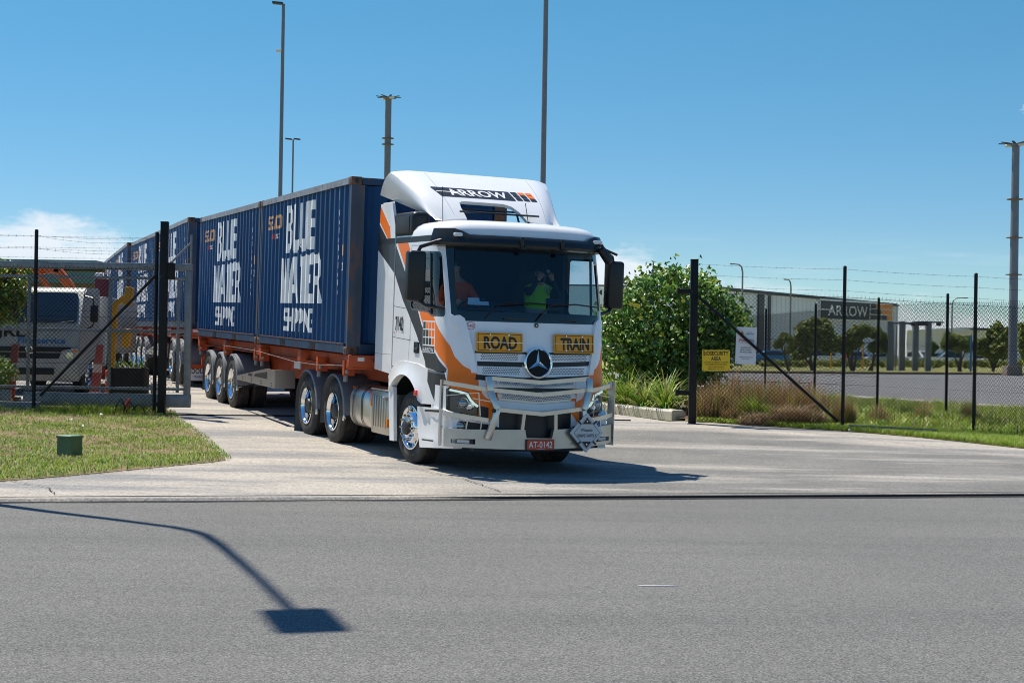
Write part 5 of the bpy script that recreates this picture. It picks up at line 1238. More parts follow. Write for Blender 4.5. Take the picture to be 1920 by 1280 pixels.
# ------------------------------------------------------------------ fences
def chain_sheet(b, pts, ztop, pitch=.058, r=.0036, m='fence_wire', zlow=None, spikes=True):
    """woven wire along a polyline of xy points: two sets of slanting wires, line wires top and bottom"""
    for (p, q), (zt0, zt1) in zip(zip(pts, pts[1:]), zip(ztop, ztop[1:])):
        p, q = Vector((*p, 0)), Vector((*q, 0)); L = (q-p).length; d = (q-p)/L; n = Vector((-d.y, d.x, 0))
        zl = [(zlow if zlow is not None else gz(a.x, a.y)+.04) for a in (p, q)]
        def at(u, v): # u along, v 0..1 -> 3D
            t = u/L; lo = zl[0]+(zl[1]-zl[0])*t; hi = zt0+(zt1-zt0)*t; return p+d*u+Vector((0, 0, lo+(hi-lo)*v))
        H = ((zt0-zl[0])+(zt1-zl[1]))/2; span = H  # 45 degree wires
        segs = []
        k = -span
        while k < L:
            u0, u1 = max(0, k), min(L, k+span)
            if u1-u0 > .01:
                segs.append((at(u0, (u0-k)/span)+n*.0025, at(u1, (u1-k)/span)+n*.0025)); segs.append((at(u0, 1-(u0-k)/span)-n*.0025, at(u1, 1-(u1-k)/span)-n*.0025))
            k += pitch*1.32
        for v in (.0, .33, .66, 1.0): segs.append((at(0, v), at(L, v)))
        for a, c in segs: b.cyl(a, c, r, m, 3, caps=False)
        if spikes:
            k = 0
            while k < L: b.cyl(at(k, 1), at(k, 1)+Vector((0, 0, .045)), r, m, 3, caps=False); k += pitch*1.32
def barbs(b, a, c, sag=.02, r=.0021, m='fence_wire', step=.14):
    a, c = Vector(a), Vector(c); n = max(4, int((c-a).length/.3)); P = [a+(c-a)*t+Vector((0, 0, -sag*4*t*(1-t))) for t in lin(0, 1, n)]
    b.tube(P, r, m, 3); L = (c-a).length; k = step/2
    while k < L:
        t = k/L; p = a+(c-a)*t+Vector((0, 0, -sag*4*t*(1-t))); d = Vector((RNG.uniform(-.3, .3), RNG.uniform(-1, 1), RNG.uniform(-1, 1))).normalized()*.017
        b.cyl(p-d, p+d, r*.8, m, 3, caps=False); d2 = Vector((d.x+.008, d.z, -d.y)); b.cyl(p-d2, p+d2, r*.8, m, 3, caps=False); k += step
def post(parent, x, y, zt, r, m='black_steel', name='post', sq=False):
    b = B(); z0 = gz(x, y)-.1
    if sq: b.box((0, 0, (zt-z0)/2), (r*2, r*2, zt-z0), m, bev=.008); b.box((0, 0, zt-z0+.006), (r*2.1, r*2.1, .012), m, bev=.003)
    else: b.cyl((0, 0, 0), (0, 0, zt-z0), r, m, 12); b.lathe([(r*1.05, 0), (r*.8, .02), (0, .03)], (0, 0, zt-z0), (0, 0, 1), m, 12)
    o = b.build(name, parent); o.location = (x, y, z0); return o
F1 = thing('chain_link_fence', 'black chain-link fence with barbed wire along the lawn in front of the galvanised gate', 'fence')
for x, zt in ((-13.2, 3.72), (-10.95, 3.72), (-8.70, 3.72), (-6.50, 3.71)): post(F1, x, 28.0, zt, .034)
b = B(); chain_sheet(b, [(-13.2, 28.0), (-10.95, 28.0), (-8.7, 28.0), (-6.50, 28.0)], [3.05]*4); b.build('chain_mesh', F1, smooth=0)
for z, s in ((3.63, .03), (3.40, .02), (3.17, .03)):
    b = B(); barbs(b, (-13.2, 28.0, z+.03), (-8.7, 28.0, z), .01); barbs(b, (-8.7, 28.0, z), (-6.50, 28.0, z-.02), s); barbs(b, (-8.7, 28.0, z), (-6.50, 28.0, z-.05), s*3); b.build('barbed_wire', F1, smooth=0)
b = B(); b.cyl((-6.5, 27.96, 2.95), (-8.55, 27.9, .72), .026, 'black_steel', 10); b.build('brace', F1)
t = thing('gate_post', 'thick square black gate post at the edge of the lawn beside the gate end', 'post')
post(t, -6.33, 27.85, 3.9, .066, sq=True)
b = B(); b.box((-6.22, 27.86, 3.02), (.16, .12, .30), 'black_steel', bev=.01); b.build('bracket', t); b = B(); b.box((-6.40, 27.95, .60), (.22, .08, .06), 'black_steel'); b.build('bracket', t)
# cantilever gate
G = thing('sliding_gate', 'galvanised steel sliding gate drawn back behind the black fence', 'gate', loc=(0, 28.38, 0))
def gbox(name, x0_, x1_, z0_, z1_, dpt=.08, m='galvanised', y=0.):
    b = B(); b.box(((x0_+x1_)/2, y, (z0_+z1_)/2), (x1_-x0_, dpt, z1_-z0_), m, bev=.006); return b.build(name, G)
gbox('top_rail', -13.6, -5.92, 3.05, 3.18); gbox('bottom_rail', -9.0, -5.92, .53, .77, .12); gbox('bottom_rail', -13.6, -9.24, .60, .80, .1); gbox('end_stile', -6.05, -5.93, .771, 3.049, .079)
gbox('mid_rail', -13.6, -6.05, 1.895, 1.955, .05, y=.0); gbox('mid_rail', -13.6, -6.05, .84, .89, .04); gbox('mid_rail', -13.6, -6.05, 2.88, 2.93, .04)
for x in (-6.18, -7.45, -8.95, -10.4, -11.9, -13.4): gbox('stile', x-.028, x+.028, .80, 2.91, .05, y=.052)
b = B(); b.box((-9.02, -.30, .50), (.82, .10, .20), 'galvanised', bev=.006); b.build('guide_track', G)
b = B(); b.cyl((-5.95, 0, 3.18), (-5.95, 0, 3.72), .022, 'galvanised', 8); b.cyl((-6.32, 0, 3.20), (-5.95, 0, 3.58), .02, 'galvanised', 8); b.build('wire_strut', G)
b = B(); chain_sheet(b, [(-13.6, .03), (-6.06, .03)], [3.04, 3.04], m='fence_wire', zlow=.80, r=.0022, spikes=False, pitch=.062); b.build('chain_mesh', G, smooth=0)
for z in (3.66, 3.46, 3.27):
    b = B(); barbs(b, (-13.6, 0, z+.08), (-5.95, 0, z), .05, m='barb_wire'); b.build('barbed_wire', G, smooth=0)
t = thing('gate_track', 'dark steel gate rail set across the concrete driveway', 'rail')
b = B(); P = [(x, 27.82+(x+6.3)*.19) for x in lin(-6.3, 2.3, 16)]
rows = [[(x, y-.035, gz(x, y)+.012), (x, y-.02, gz(x, y)+.034), (x, y+.02, gz(x, y)+.034), (x, y+.035, gz(x, y)+.012)] for x, y in P]; b.grid(rows, 'black_steel'); b.build('rail', t)
# right-hand fence
t = thing('gate_post', 'thick square black gate post beside the leafy bush on the right', 'post')
post(t, 3.45, 29.25, 3.46, .07, sq=True)
for z in (2.86, .93):
    b = B(); b.box((3.27, 29.24, z), (.26, .09, .09), 'black_steel', bev=.01); b.box((3.15, 29.24, z), (.05, .13, .12), 'black_steel', bev=.01); b.build('hinge', t)
F2 = thing('chain_link_fence', 'black chain-link fence with barbed wire carrying the warning signs', 'fence')
FP = [(3.52, 29.22, 3.42), (6.20, 28.7, 3.34), (8.50, 28.2, 3.22), (10.9, 27.7, 3.12)]
for x, y, zt in FP[1:]: post(F2, x, y, zt, .033)
b = B(); chain_sheet(b, [(x, y) for x, y, z in FP], [2.84, 2.78, 2.65, 2.55]); b.build('chain_mesh', F2, smooth=0)
for dz in (.04, .24, .44):
    b = B()
    for (x, y, z), (x2, y2, z2) in zip(FP, FP[1:]): barbs(b, (x, y, z-dz), (x2, y2, z2-dz), .015)
    b.build('barbed_wire', F2, smooth=0)
b = B(); b.cyl((3.5, 29.15, 2.78), (6.1, 28.62, .46), .028, 'black_steel', 10); b.build('brace', F2)
F3 = thing('chain_link_fence', 'second black chain-link fence running away between the long grass and the far road', 'fence')
FQ = [(9.75, 28.6), (8.95, 31.6), (8.2, 34.4), (7.6, 38.5), (7.1, 43.0), (6.5, 48.0), (5.9, 53)]
for x, y in FQ: post(F3, x, y, gz(x, y)+2.62-.006*(y-28), .030)
b = B(); chain_sheet(b, FQ, [gz(x, y)+2.45-.006*(y-28) for x, y in FQ], r=.0032); b.build('chain_mesh', F3, smooth=0)
# signs on the fence
def sign_board(name, label, c, w, h, m, ry=0., lean=0.):
    T = thing(name, label, 'sign', matrix=Matrix.Translation(c) @ Matrix.Rotation(RAD(ry), 4, 'Z') @ Matrix.Rotation(RAD(lean), 4, 'Y'))
    b = B(); b.prism(rrect(-w/2, w/2, -h/2, h/2, .018), lambda u, v, w_: (u, -w_, v), 0, .006, m)
    for u in (-w*.44, w*.44):
        for v in (-h*.45, h*.45): b.cyl((u, -.006, v), (u, -.01, v), .007, 'steel_dark', 6)
    b.build('board', T, smooth=25); return T
fn = lambda u, v: (u, -.0075, v)
T = sign_board('biosecurity_sign', 'yellow BIOSECURITY AREA sign wired to the fence beside the gate post', (3.87, 29.10, 1.555), .525, .40, 'sign_yellow', -10, -1)
b = B(); b.text('BIOSECURITY', .075, lambda u, v: fn(u, v+.10), 'black_plastic', w=.47, bold=.025); b.text('AREA', .075, lambda u, v: fn(u, v+.0), 'black_plastic', w=.19, bold=.025)
b.text('NO ENTRY OR REMOVAL OF GOODS', .022, lambda u, v: fn(u, v-.045), 'black_plastic', w=.46, bold=.02); b.text('AUTHORISED PERSONNEL ONLY', .022, lambda u, v: fn(u, v-.085), 'black_plastic', w=.42, bold=.02)
b.text('HEAVY PENALTIES APPLY', .02, lambda u, v: fn(u, v-.13), 'black_plastic', w=.30, bold=.015); b.text('BIOSECURITY ACT 2015', .02, lambda u, v: fn(u, v-.168), 'black_plastic', w=.29, bold=.015); b.build('lettering', T, smooth=0, recalc=False)
T = sign_board('warning_sign', 'tall white WARNING sign with a crest wired to the fence', (4.42, 29.0, 1.845), .385, .70, 'sign_white', -10, 1.2)
b = B(); b.text('WARNING', .055, lambda u, v: fn(u, v+.075), 'sign_red', w=.285, bold=.02); b.text('CUSTOMS CONTROL AREA', .016, lambda u, v: fn(u, v+.048), 'dark_trim', w=.285)
for k, s in enumerate(('GOODS AND', 'VEHICLES MAY', 'BE SEARCHED')): b.text(s, .026, lambda u, v: fn(u, v-.05-.042*k), 'dark_trim', bold=.02, w=(.19, .22, .215)[k])
b.text('CAMERA SURVEILLANCE', .018, lambda u, v: fn(u, v-.225), 'dark_trim', w=.26, bold=.01); b.text('MAY BE IN USE', .018, lambda u, v: fn(u, v-.255), 'dark_trim', w=.15, bold=.01)
b.text('Australian', .02, lambda u, v: fn(.055+u, v+.245), 'navy_cloth', w=.085, bold=.01); b.text('BORDER FORCE', .024, lambda u, v: fn(.07+u, v+.212), 'navy_cloth', w=.15, bold=.02)
b.build('lettering', T, smooth=0, recalc=False)
b = B(); b.lathe([(0, .0085), (.036, .0075), (.037, .006)], (-.085, 0, .225), (0, -1, 0), 'decal_yellow', 18); b.lathe([(0, .0098), (.022, .0095)], (-.085, 0, .222), (0, -1, 0), 'navy_cloth', 14); b.lathe([(.012, .0108), (.016, .0106)], (-.085, 0, .222), (0, -1, 0), 'decal_yellow', 12)
b.prism([(-.012, .26), (-.014, .272), (-.006, .282), (0, .292), (.006, .282), (.014, .272), (.012, .26)], lambda u, v, w_: (u-.085, -w_, v), .006, .009, 'decal_yellow'); b.build('crest', T, smooth=30)
# ------------------------------------------------------------------ things on the left verge and in the yard
t = thing('utility_box', 'small green service pillar standing on the lawn', 'utility box', loc=(-5.95, 20.75, gz(-6, 20.75)+.01), rotz=RAD(-28))
b = B(); rows = [[(sx*(.125-i_), sy*(.11-i_), z) for sx, sy in ((-1, -1), (1, -1), (1, 1), (-1, 1))] for z, i_ in ((-.1, 0), (.255, .003), (.26, -.008), (.285, -.008), (.295, .012))]
V = b.grid(rows, 'box_green', closed=True); b._set([b.bm.faces.new(V[-1])], 'box_green_lit_top'); b.build('cabinet', t, smooth=20)  # top face in a lighter green: the sunlight on it put into the colour
t = thing('street_lamp', 'grey street lamp whose shadow falls across the road', 'street lamp', loc=(-7.13, 17.73, .05))
b = B(); Pl = [(.2, -.05), (.12, 3.8), (.02, 6.5), (-.12, 8.5), (-.2, 10.3), (-.12, 10.9), (.08, 11.2), (.68, 11.42), (1.5, 11.55), (2.45, 11.68), (3.85, 11.79)]
P = [(.29*s_, -.957*s_, z_) for s_, z_ in Pl]
b.tube(P, [.10, .085, .075, .068, .062, .06, .058, .055, .05, .045, .045], 'pole_grey', 10); b.build('pole', t)
b = B(); q = Matrix.Rotation(atan2(-.957, .29), 3, 'Z'); b.box(V_((.29*4.25, -.957*4.25, 11.85)), (.86, .46, .12), 'pole_grey', rot=q, bev=.05); b.build('lamp_head', t)
# yellow card-reader stand
t = thing('card_reader_stand', 'yellow gooseneck stand with two reader boxes behind the gate', 'stand', loc=(-7.88, 30.2, gz(-7.88, 30.2)))
b = B(); z = 1.95
b.bar((0, 0, -.05), (.06, 0, 1.95), .11, .11, 'yellow_steel', up=(0, 1, 0)); b.bar((.055, 0, 1.93), (.30, -.02, 2.12), .10, .10, 'yellow_steel', up=(0, 1, 0)); b.bar((.04, 0, 1.42), (.30, 0, 1.42), .08, .07, 'yellow_steel'); b.build('pole', t, smooth=20)
for zc, xc in ((2.12, .34), (1.30, .31)):
    b = B(); b.box((xc, -.03, zc), (.15, .16, .36), 'yellow_steel', bev=.012, rot=Matrix.Rotation(RAD(8), 3, 'Y')); b.build('reader_box', t)
t = thing('planter', 'dark timber planter box with strappy plants behind the gate', 'planter', loc=(-7.33, 29.5, gz(-7.33, 29.5)))
b = B(); b.box((0, 0, .38), (.66, .4, .76), 'planter_brown', bev=.01)
for s in (-.31, .31): b.box((s, -.205, .38), (.05, .02, .78), 'planter_brown')
b.build('box', t)
def strap_plant(b, c, n, L, w, mats, spread=1., up=.9, seed=1):
    rg = np.random.default_rng(seed); c = Vector(c)
    for i in range(n):
        a = rg.uniform(0, 2*pi); l = L*rg.uniform(.6, 1.1); e = rg.uniform(.35, 1.25); ww = w*rg.uniform(.7, 1.2); d = Vector((cos(a), sin(a), 0)); s = Vector((-d.y, d.x, 0)); p = c+d*rg.uniform(0, .10*spread)
        rows = []; el = e*up+.25; m = mats[int(rg.integers(len(mats)))]; droop = rg.uniform(.8, 2.1)
        for k in range(6):
            t_ = k/5; wd = ww*(1-t_**2.2)*.5+.0015
            rows.append([tuple(p-s*wd), tuple(p+s*wd)]); ang = el-droop*t_; p = p+(d*cos(ang)*spread+Vector((0, 0, sin(ang))))*(l/5)
        b.grid(rows, m)
b = B(); 
for k, x in enumerate((-.2, 0, .2)): strap_plant(b, (x, 0, .74), 16, .30, .018, ['leaf_strap', 'leaf_strap_lt'], .7, 1.1, 30+k)
b.build('foliage', t, smooth=0)
t = thing('concrete_block', 'pale concrete block beside the planter behind the gate', 'block', loc=(-6.83, 29.6, gz(-6.83, 29.6)))
b = B(); b.box((0, 0, .22), (.16, .3, .5), 'white_dull', bev=.012); b.box((0, 0, .485), (.12, .24, .03), 'white_dull', bev=.01); b.build('block', t)
for i, (x, y, ln_, lb) in enumerate(((-8.42, 31.0, .10, 'leaning red and white barrier board just behind the yellow stand'), (-9.95, 30.4, .12, 'leaning red and white barrier board in front of the white truck'))):
    t = thing('barrier_board', lb, 'barrier', loc=(x, y, gz(x, y)), group='barrier boards in the yard')
    b = B(); nseg = 6
    for k in range(nseg):
        z0_, z1_ = 1.12*k/nseg, 1.12*(k+1)/nseg; w0, w1 = .11-.05*k/nseg, .11-.05*(k+1)/nseg
        P = [(-w0+ln_*z0_, z0_), (w0+ln_*z0_, z0_), (w1+ln_*z1_, z1_), (-w1+ln_*z1_, z1_)]; b.prism(P, lambda u, v, w_: (u, w_, v), -.04, .04, 'barrier_red' if k % 3 else 'barrier_pale')
    b.build('board', t, smooth=20); b = B(); b.box((0, 0, .03), (.4, .4, .08), 'black_plastic', bev=.02); b.build('base', t)
for i, (x, y) in enumerate(((-8.05, 30.6), (-9.7, 29.9))):
    t = thing('marker_post', ('short orange marker post at the foot of the yellow stand', 'short orange marker post before the white truck')[i], 'post', loc=(x, y, gz(x, y)), group='orange marker posts')
    b = B(); b.cyl((0, 0, 0), (0, 0, .62), .04, 'cone_orange', 10); b.lathe([(.042, 0), (.03, .02), (0, .03)], (0, 0, .62), (0, 0, 1), 'cone_orange', 10); b.box((0, 0, .02), (.2, .2, .05), 'black_plastic'); b.cyl((0, 0, .42), (0, 0, .50), .0415, 'decal_white', 10); b.build('post', t)
t = thing('traffic_cone', 'small orange-red cone lying in the grass under the gate', 'cone', loc=(-7.0, 27.9, gz(-7, 27.9)+.03))
b = B(); b.lathe([(.10, 0), (.09, .02), (.05, .03), (.02, .26), (0, .27)], (0, 0, 0), (.2, 0, 1), 'cone_orange', 12); b.build('cone', t)
for k in range(3):
    x = -6.75-.16*k; t = thing('conduit', ('dark cable loop rising from the grass beside the black gate post', 'dark cable loop in the grass left of the small cone', 'dark cable loop between the cone and the black gate post')[(0, 2, 1)[k]], 'cable', loc=(x, 27.8, gz(x, 27.8)), group='cables under the gate')
    b = B(); b.tube([(-.12, 0, -.02), (-.08, .02, .14), (0, .03, .2+.05*k), (.1, 0, .12), (.16, -.02, -.02)], .014, 'black_plastic', 6); b.build('cable', t)
# white service truck behind the gate
HT = thing('service_truck', 'white cab-over service truck parked facing the street behind the gate', 'truck', loc=(-10.03, 32.0, gz(-10.0, 32.0)), rotz=RAD(2))
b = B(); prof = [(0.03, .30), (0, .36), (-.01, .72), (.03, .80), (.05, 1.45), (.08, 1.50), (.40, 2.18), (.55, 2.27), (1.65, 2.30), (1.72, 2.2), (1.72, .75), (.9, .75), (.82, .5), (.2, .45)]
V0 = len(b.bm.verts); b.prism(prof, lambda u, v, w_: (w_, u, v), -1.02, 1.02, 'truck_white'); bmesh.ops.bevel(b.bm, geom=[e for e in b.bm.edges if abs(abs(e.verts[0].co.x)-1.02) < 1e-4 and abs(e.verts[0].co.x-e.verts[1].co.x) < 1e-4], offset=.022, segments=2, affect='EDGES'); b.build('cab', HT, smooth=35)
on = lambda u, v: (u, (.08+(v-1.50)*.32/.68 if v > 1.5 else (.03+(v-.8)*.02/.65 if v > .8 else -.008))-.008, v)
b = B(); b.prism(rpoly([(-.93, 1.52), (.93, 1.52), (.88, 2.16), (-.88, 2.16)], .08), lambda u, v, w_: (on(u, v)[0], on(u, v)[1]-w_, v), 0, .006, 'truck_glass'); b.build('windscreen', HT, smooth=20)
b = B(); b.box((-.1, .29, 1.86), (.26, .02, .22), 'grey_guard'); b.build('visor_card', HT)
b = B(); b.prism([(-.80, .88), (.80, .88), (.62, .74+.02), (-.62, .76)], lambda u, v, w_: (u, .025-w_, v), 0, .012, 'black_plastic'); b.box((0, .018, .96), (1.66, .02, .10), 'black_plastic', bev=.005); b.box((0, -.018, .50), (1.0, .02, .14), 'black_plastic', bev=.005); b.build('grille', HT)
b = B(); b.lathe([(.085, 0), (.10, .018), (.085, .024), (.078, .01)], (.0, .02, .965), (0, -1, 0), 'chrome', 20); b.lathe([(.03, .02), (.045, .026), (.035, .02)], (.0, .02, .965), (0, -1, 0), 'chrome', 14); b.build('badge', HT)
for s in (-1, 1):
    b = B(); b.prism(rpoly([(s*.55, .66), (s*1.0, .70), (s*1.0, 1.0), (s*.66, .94)], .04), lambda u, v, w_: (u, .015-w_, v), 0, .025, 'lamp_lens'); b.cyl((s*.82, -.012, .83), (s*.82, -.02, .83), .075, 'chrome', 14); b.box((s*.93, -.012, .93), (.07, .01, .06), 'amber_lens'); b.build('headlight', HT, smooth=20)
    b = B(); b.box((s*1.24, .28, 1.72), (.16, .08, .36), 'black_plastic', bev=.03); b.tube([(s*1.0, .4, 2.1), (s*1.2, .3, 2.05), (s*1.24, .28, 1.85)], .016, 'black_plastic', 6); b.tube([(s*1.0, .2, 1.35), (s*1.2, .28, 1.45), (s*1.24, .28, 1.55)], .016, 'black_plastic', 6); b.build('mirror', HT, smooth=30)
    w_ = add_wheel(HT, 'steer', 0, 1.0, s, r=.46, w=.25); w_.location = (s*1.0, .85, .46); w_.rotation_euler = (0, 0, RAD(90) if s > 0 else RAD(-90))
    w_ = add_wheel(HT, 'steer', 0, 1.0, s, r=.46, w=.25); w_.location = (s*1.0, 3.9, .46); w_.rotation_euler = (0, 0, RAD(90) if s > 0 else RAD(-90))
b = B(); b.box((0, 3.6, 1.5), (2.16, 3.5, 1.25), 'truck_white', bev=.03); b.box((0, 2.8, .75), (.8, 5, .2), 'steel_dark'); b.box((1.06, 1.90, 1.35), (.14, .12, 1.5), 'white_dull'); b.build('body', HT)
b = B(); b.text('JRL', .20, lambda u, v: (-.42+u, .04, 1.22+v), 'black_plastic', w=.62, bold=.03); b.build('lettering', HT, smooth=0, recalc=False); b = B(); b.text('Fleetservice', .13, lambda u, v: (.22+u, .035, 1.08+v), 'text_blue', w=.98, bold=.03); b.build('lettering', HT, smooth=0, recalc=False)
b = B(); b.tube([(-.3, .0, 1.53), (.1, .02, 1.56), (.5, .06, 1.60)], .012, 'black_plastic', 5); b.tube([(.2, .0, 1.53), (.5, .02, 1.56), (.85, .06, 1.6)], .012, 'black_plastic', 5); b.build('wiper', HT)

# litter
for k in (1, 4, 8, 11, 12, 13):
    x, y = [(-8.1, 22.2), (-6.9, 24.8), (-5.6, 24.2), (-5.2, 23.3), (-7.4, 25.9), (-6.1, 26.2), (-7.9, 20.6), (-5.9, 23.0), (-8.6, 25.2), (-6.6, 22.0), (-5.0, 21.2), (-7.2, 27.0), (6.15, 27.9), (8.25, 27.9)][k]
    t = thing('litter', 'scrap of pale litter lying in the grass', 'litter', loc=(x, y, gz(x, y)+.05), rotz=k*1.3, group='scraps of litter in the grass'); t['kind'] = 'thing'
    b = B(); s = .018+.01*(k % 3); b.grid([[(-s, -s*.6, .01), (0, -s*.7, .03), (s, -s*.5, 0)], [(-s*1.1, 0, .02), (0, .01, .045), (s, 0, .025)], [(-s*.9, s*.6, 0), (0, s*.7, .02), (s*.8, s*.5, .015)]], 'decal_white'); b.build('scrap', t)
t = thing('edging_strip', 'black rubber edging strip lying in the grass along the fence', 'edging'); 
b = B(); rows = []
for x in lin(6.25, 7.75, 10): y = 28.35-.30*(x-6.25); z = gz(x, y); rows.append([(x, y-.05, z+.01), (x, y-.05, z+.10), (x, y+.03, z+.12), (x, y+.05, z+.01)])
V = b.grid(rows, 'black_plastic'); b._set([b.bm.faces.new(V[0][::-1]), b.bm.faces.new(V[-1])], 'black_plastic'); b.build('strip', t)
# ------------------------------------------------------------------ vegetation
def fast_mesh(name, V, loops, sizes, midx, mats, parent=None, smooth=False):
    me = bpy.data.meshes.new(name); me.vertices.add(len(V)); me.vertices.foreach_set('co', np.ascontiguousarray(V, dtype=np.float32).ravel())
    me.loops.add(len(loops)); me.loops.foreach_set('vertex_index', np.ascontiguousarray(loops, dtype=np.int32))
    me.polygons.add(len(sizes)); st = np.concatenate([[0], np.cumsum(sizes)[:-1]]); me.polygons.foreach_set('loop_start', st.astype(np.int32)); 
    me.polygons.foreach_set('material_index', np.ascontiguousarray(midx, dtype=np.int32))
    for m in mats: me.materials.append(MATS[m])
    me.update(calc_edges=True); me.validate()
    return mesh_obj(name, me, parent)
def vnoise(x, y, s, k=0):
    x = np.asarray(x)*s; y = np.asarray(y)*s
    return (np.sin(x*1.7+y*2.3+k)+np.sin(x*3.1-y*1.9+2*k+1)+np.sin(-x*2.2+y*4.3+3*k+2)*.7+np.sin(x*6.1+y*5.2+k)*.4)/3.1
def blades(name, P, H, Wd, lean, mi, mats, kind='stuff', parent=None, seed=0, bend=.5):
    """one curved two-piece blade per point"""
    n = len(P); rg = np.random.default_rng(seed); a = rg.uniform(0, 2*np.pi, n); d = np.stack([np.cos(a), np.sin(a)], 1); b_ = a+rg.uniform(-.6, .6, n)+np.pi/2; s = np.stack([np.cos(b_), np.sin(b_)], 1)*(Wd/2)[:, None]
    V = np.zeros((n, 5, 3)); L = lean*H
    V[:, 0, :2] = P[:, :2]-s; V[:, 1, :2] = P[:, :2]+s; V[:, 0, 2] = V[:, 1, 2] = P[:, 2]
    m = P[:, :2]+d*(L*.35)[:, None]; V[:, 2, :2] = m+s*.8; V[:, 3, :2] = m-s*.8; V[:, 2, 2] = V[:, 3, 2] = P[:, 2]+H*.6
    V[:, 4, :2] = P[:, :2]+d*L[:, None]; V[:, 4, 2] = P[:, 2]+H*(1-bend*np.minimum(1, lean)*.4)
    base = np.arange(n)*5; lo = np.stack([base, base+1, base+2, base+3, base+3, base+2, base+4], 1).ravel(); sz = np.tile([4, 3], n)
    o = fast_mesh(name, V.reshape(-1, 3), lo, sz, np.repeat(mi, 2), mats, parent)
    if kind: o['kind'] = kind
    return o
def scatter(poly, n, rg, off=.03):
    xs = [p[0] for p in poly]; ys = [p[1] for p in poly]; out = []
    px = np.array(poly); 
    while len(out) < n:
        x = rg.uniform(min(xs), max(xs), 4*n); y = rg.uniform(min(ys), max(ys), 4*n); c = np.zeros(len(x), bool)
        for i in range(len(px)):
            x1, y1 = px[i]; x2, y2 = px[(i+1) % len(px)]
            cond = ((y1 > y) != (y2 > y)); xi = (x2-x1)*(y-y1)/((y2-y1) if y2 != y1 else 1e-9)+x1; c ^= cond & (x < xi)
        out = np.stack([x[c], y[c]], 1)[:n] if c.sum() >= n else out
        if c.sum() < n: n = int(c.sum()); out = np.stack([x[c], y[c]], 1)
    z = np.array([gz(a, b) for a, b in out])+off
    return np.column_stack([out, z])
rg = np.random.default_rng(3)
GM = ['grass_green', 'grass_bright', 'grass_dry', 'grass_brown', 'grass_purple', 'grass_rust', 'grass_dark']
# left lawn
LV = [(-5.92, 17.76), (-5.40, 18.32), (-4.93, 18.95), (-4.44, 19.68), (-3.88, 20.42), (-3.77, 20.77), (-4.18, 22.14), (-4.73, 23.97), (-5.47, 26.10), (-5.93, 27.4), (-6.25, 28.55), (-14.5, 29.3), (-14.5, 15.75)]
P = scatter(LV, 105000, rg); v = vnoise(P[:, 0], P[:, 1], 1.1); w_ = vnoise(P[:, 0], P[:, 1], 3.5, 2)
front = np.clip((21.4-P[:, 1]-.3*P[:, 0]*.0-(P[:, 0]+5)*-.7)/1.3, 0, 1)
dry = v*1.0+w_*.75+rg.normal(0, .25, len(P))-front*.7+.12
mi = np.where(dry > .34, np.where(rg.random(len(P)) < .42, 3, np.where(rg.random(len(P)) < .3, 4, 2)), np.where(rg.random(len(P)) < .30, 1, np.where(rg.random(len(P)) < .5, 6, 0)))
keep = rg.random(len(P)) > np.clip((dry-.55)*1.5, 0, .8); P, mi, front = P[keep], mi[keep], front[keep]; H = rg.uniform(.025, .06, len(P))*(1+.35*front)*np.where(mi > 1, .8, 1); blades('lawn_grass', P, H, rg.uniform(.006, .012, len(P)), rg.uniform(.3, 1.6, len(P)), mi, GM, seed=1)
# right verge: short strip by the driveway and long grass behind
ER = np.array(EDGE_R); RV = [(3.5, 29.75), (3.75, 29.62), (4.49, 29.18), (5.39, 28.63), (6.3, 28.13), (7.13, 27.58), (7.87, 26.92), (8.69, 26.0), (9.8, 25.03), (11, 24.6), (11.5, 27), (9.5, 28.3), (7.5, 28.9), (5.5, 29.6), (4, 30.1)]
P = scatter(RV, 42000, rg, .02); mi = np.where(rg.random(len(P)) < .62, 1, np.where(rg.random(len(P)) < .8, 0, 2)); blades('verge_grass', P, rg.uniform(.05, .13, len(P)), rg.uniform(.007, .013, len(P)), rg.uniform(.3, 1.3, len(P)), mi, GM, seed=2)
TG = [(5.6, 29.3), (7.2, 28.65), (8.6, 28.0), (10.2, 27.2), (12, 27.5), (12.3, 36.5), (9.5, 43), (7.3, 44), (6.0, 38), (5.8, 32)]
P = scatter(TG, 21000, rg, 0); hs = .12+.16*np.clip(vnoise(P[:, 0], P[:, 1], .9, 5)+.4, 0, 1); mi = np.where(rg.random(len(P)) < .42, 1, np.where(rg.random(len(P)) < .5, 0, np.where(rg.random(len(P)) < .6, 6, 2))); blades('long_grass', P, hs*rg.uniform(.6, 1.25, len(P)), rg.uniform(.014, .030, len(P)), rg.uniform(.3, 1.1, len(P)), mi, GM, seed=3)
# dry brown thicket behind the fence
def thicket(name, blobs, mats_p, seed, hmul=1., wd=(.007, .017), ln_=(.15, .7)):
    g = np.random.default_rng(seed); PP = []; HH = []
    for (x, y, r, h, n) in blobs:
        a = g.uniform(0, 2*np.pi, n); rr = r*np.sqrt(g.random(n)); X = x+rr*np.cos(a); Y = y+rr*np.sin(a)*.7; Z = np.array([gz(p, q) for p, q in zip(X, Y)]); PP.append(np.column_stack([X, Y, Z])); HH.append(h*(1-.45*(rr/r)**2)*g.uniform(.35, 1.08, n))
    PP = np.concatenate(PP); HH = np.concatenate(HH)*hmul; kp_ = g.random(len(PP)) < (.55 if name == 'dry_grass' else 1); PP, HH = PP[kp_], HH[kp_]; HH = HH*(1+.28*vnoise(PP[:, 0], PP[:, 1], 5.5, 3)); n = len(PP); mi = g.choice(len(GM), n, p=list(mats_p)+[0]); blades(name, PP, HH, g.uniform(*wd, n), g.uniform(*ln_, n), mi, GM, seed=seed)
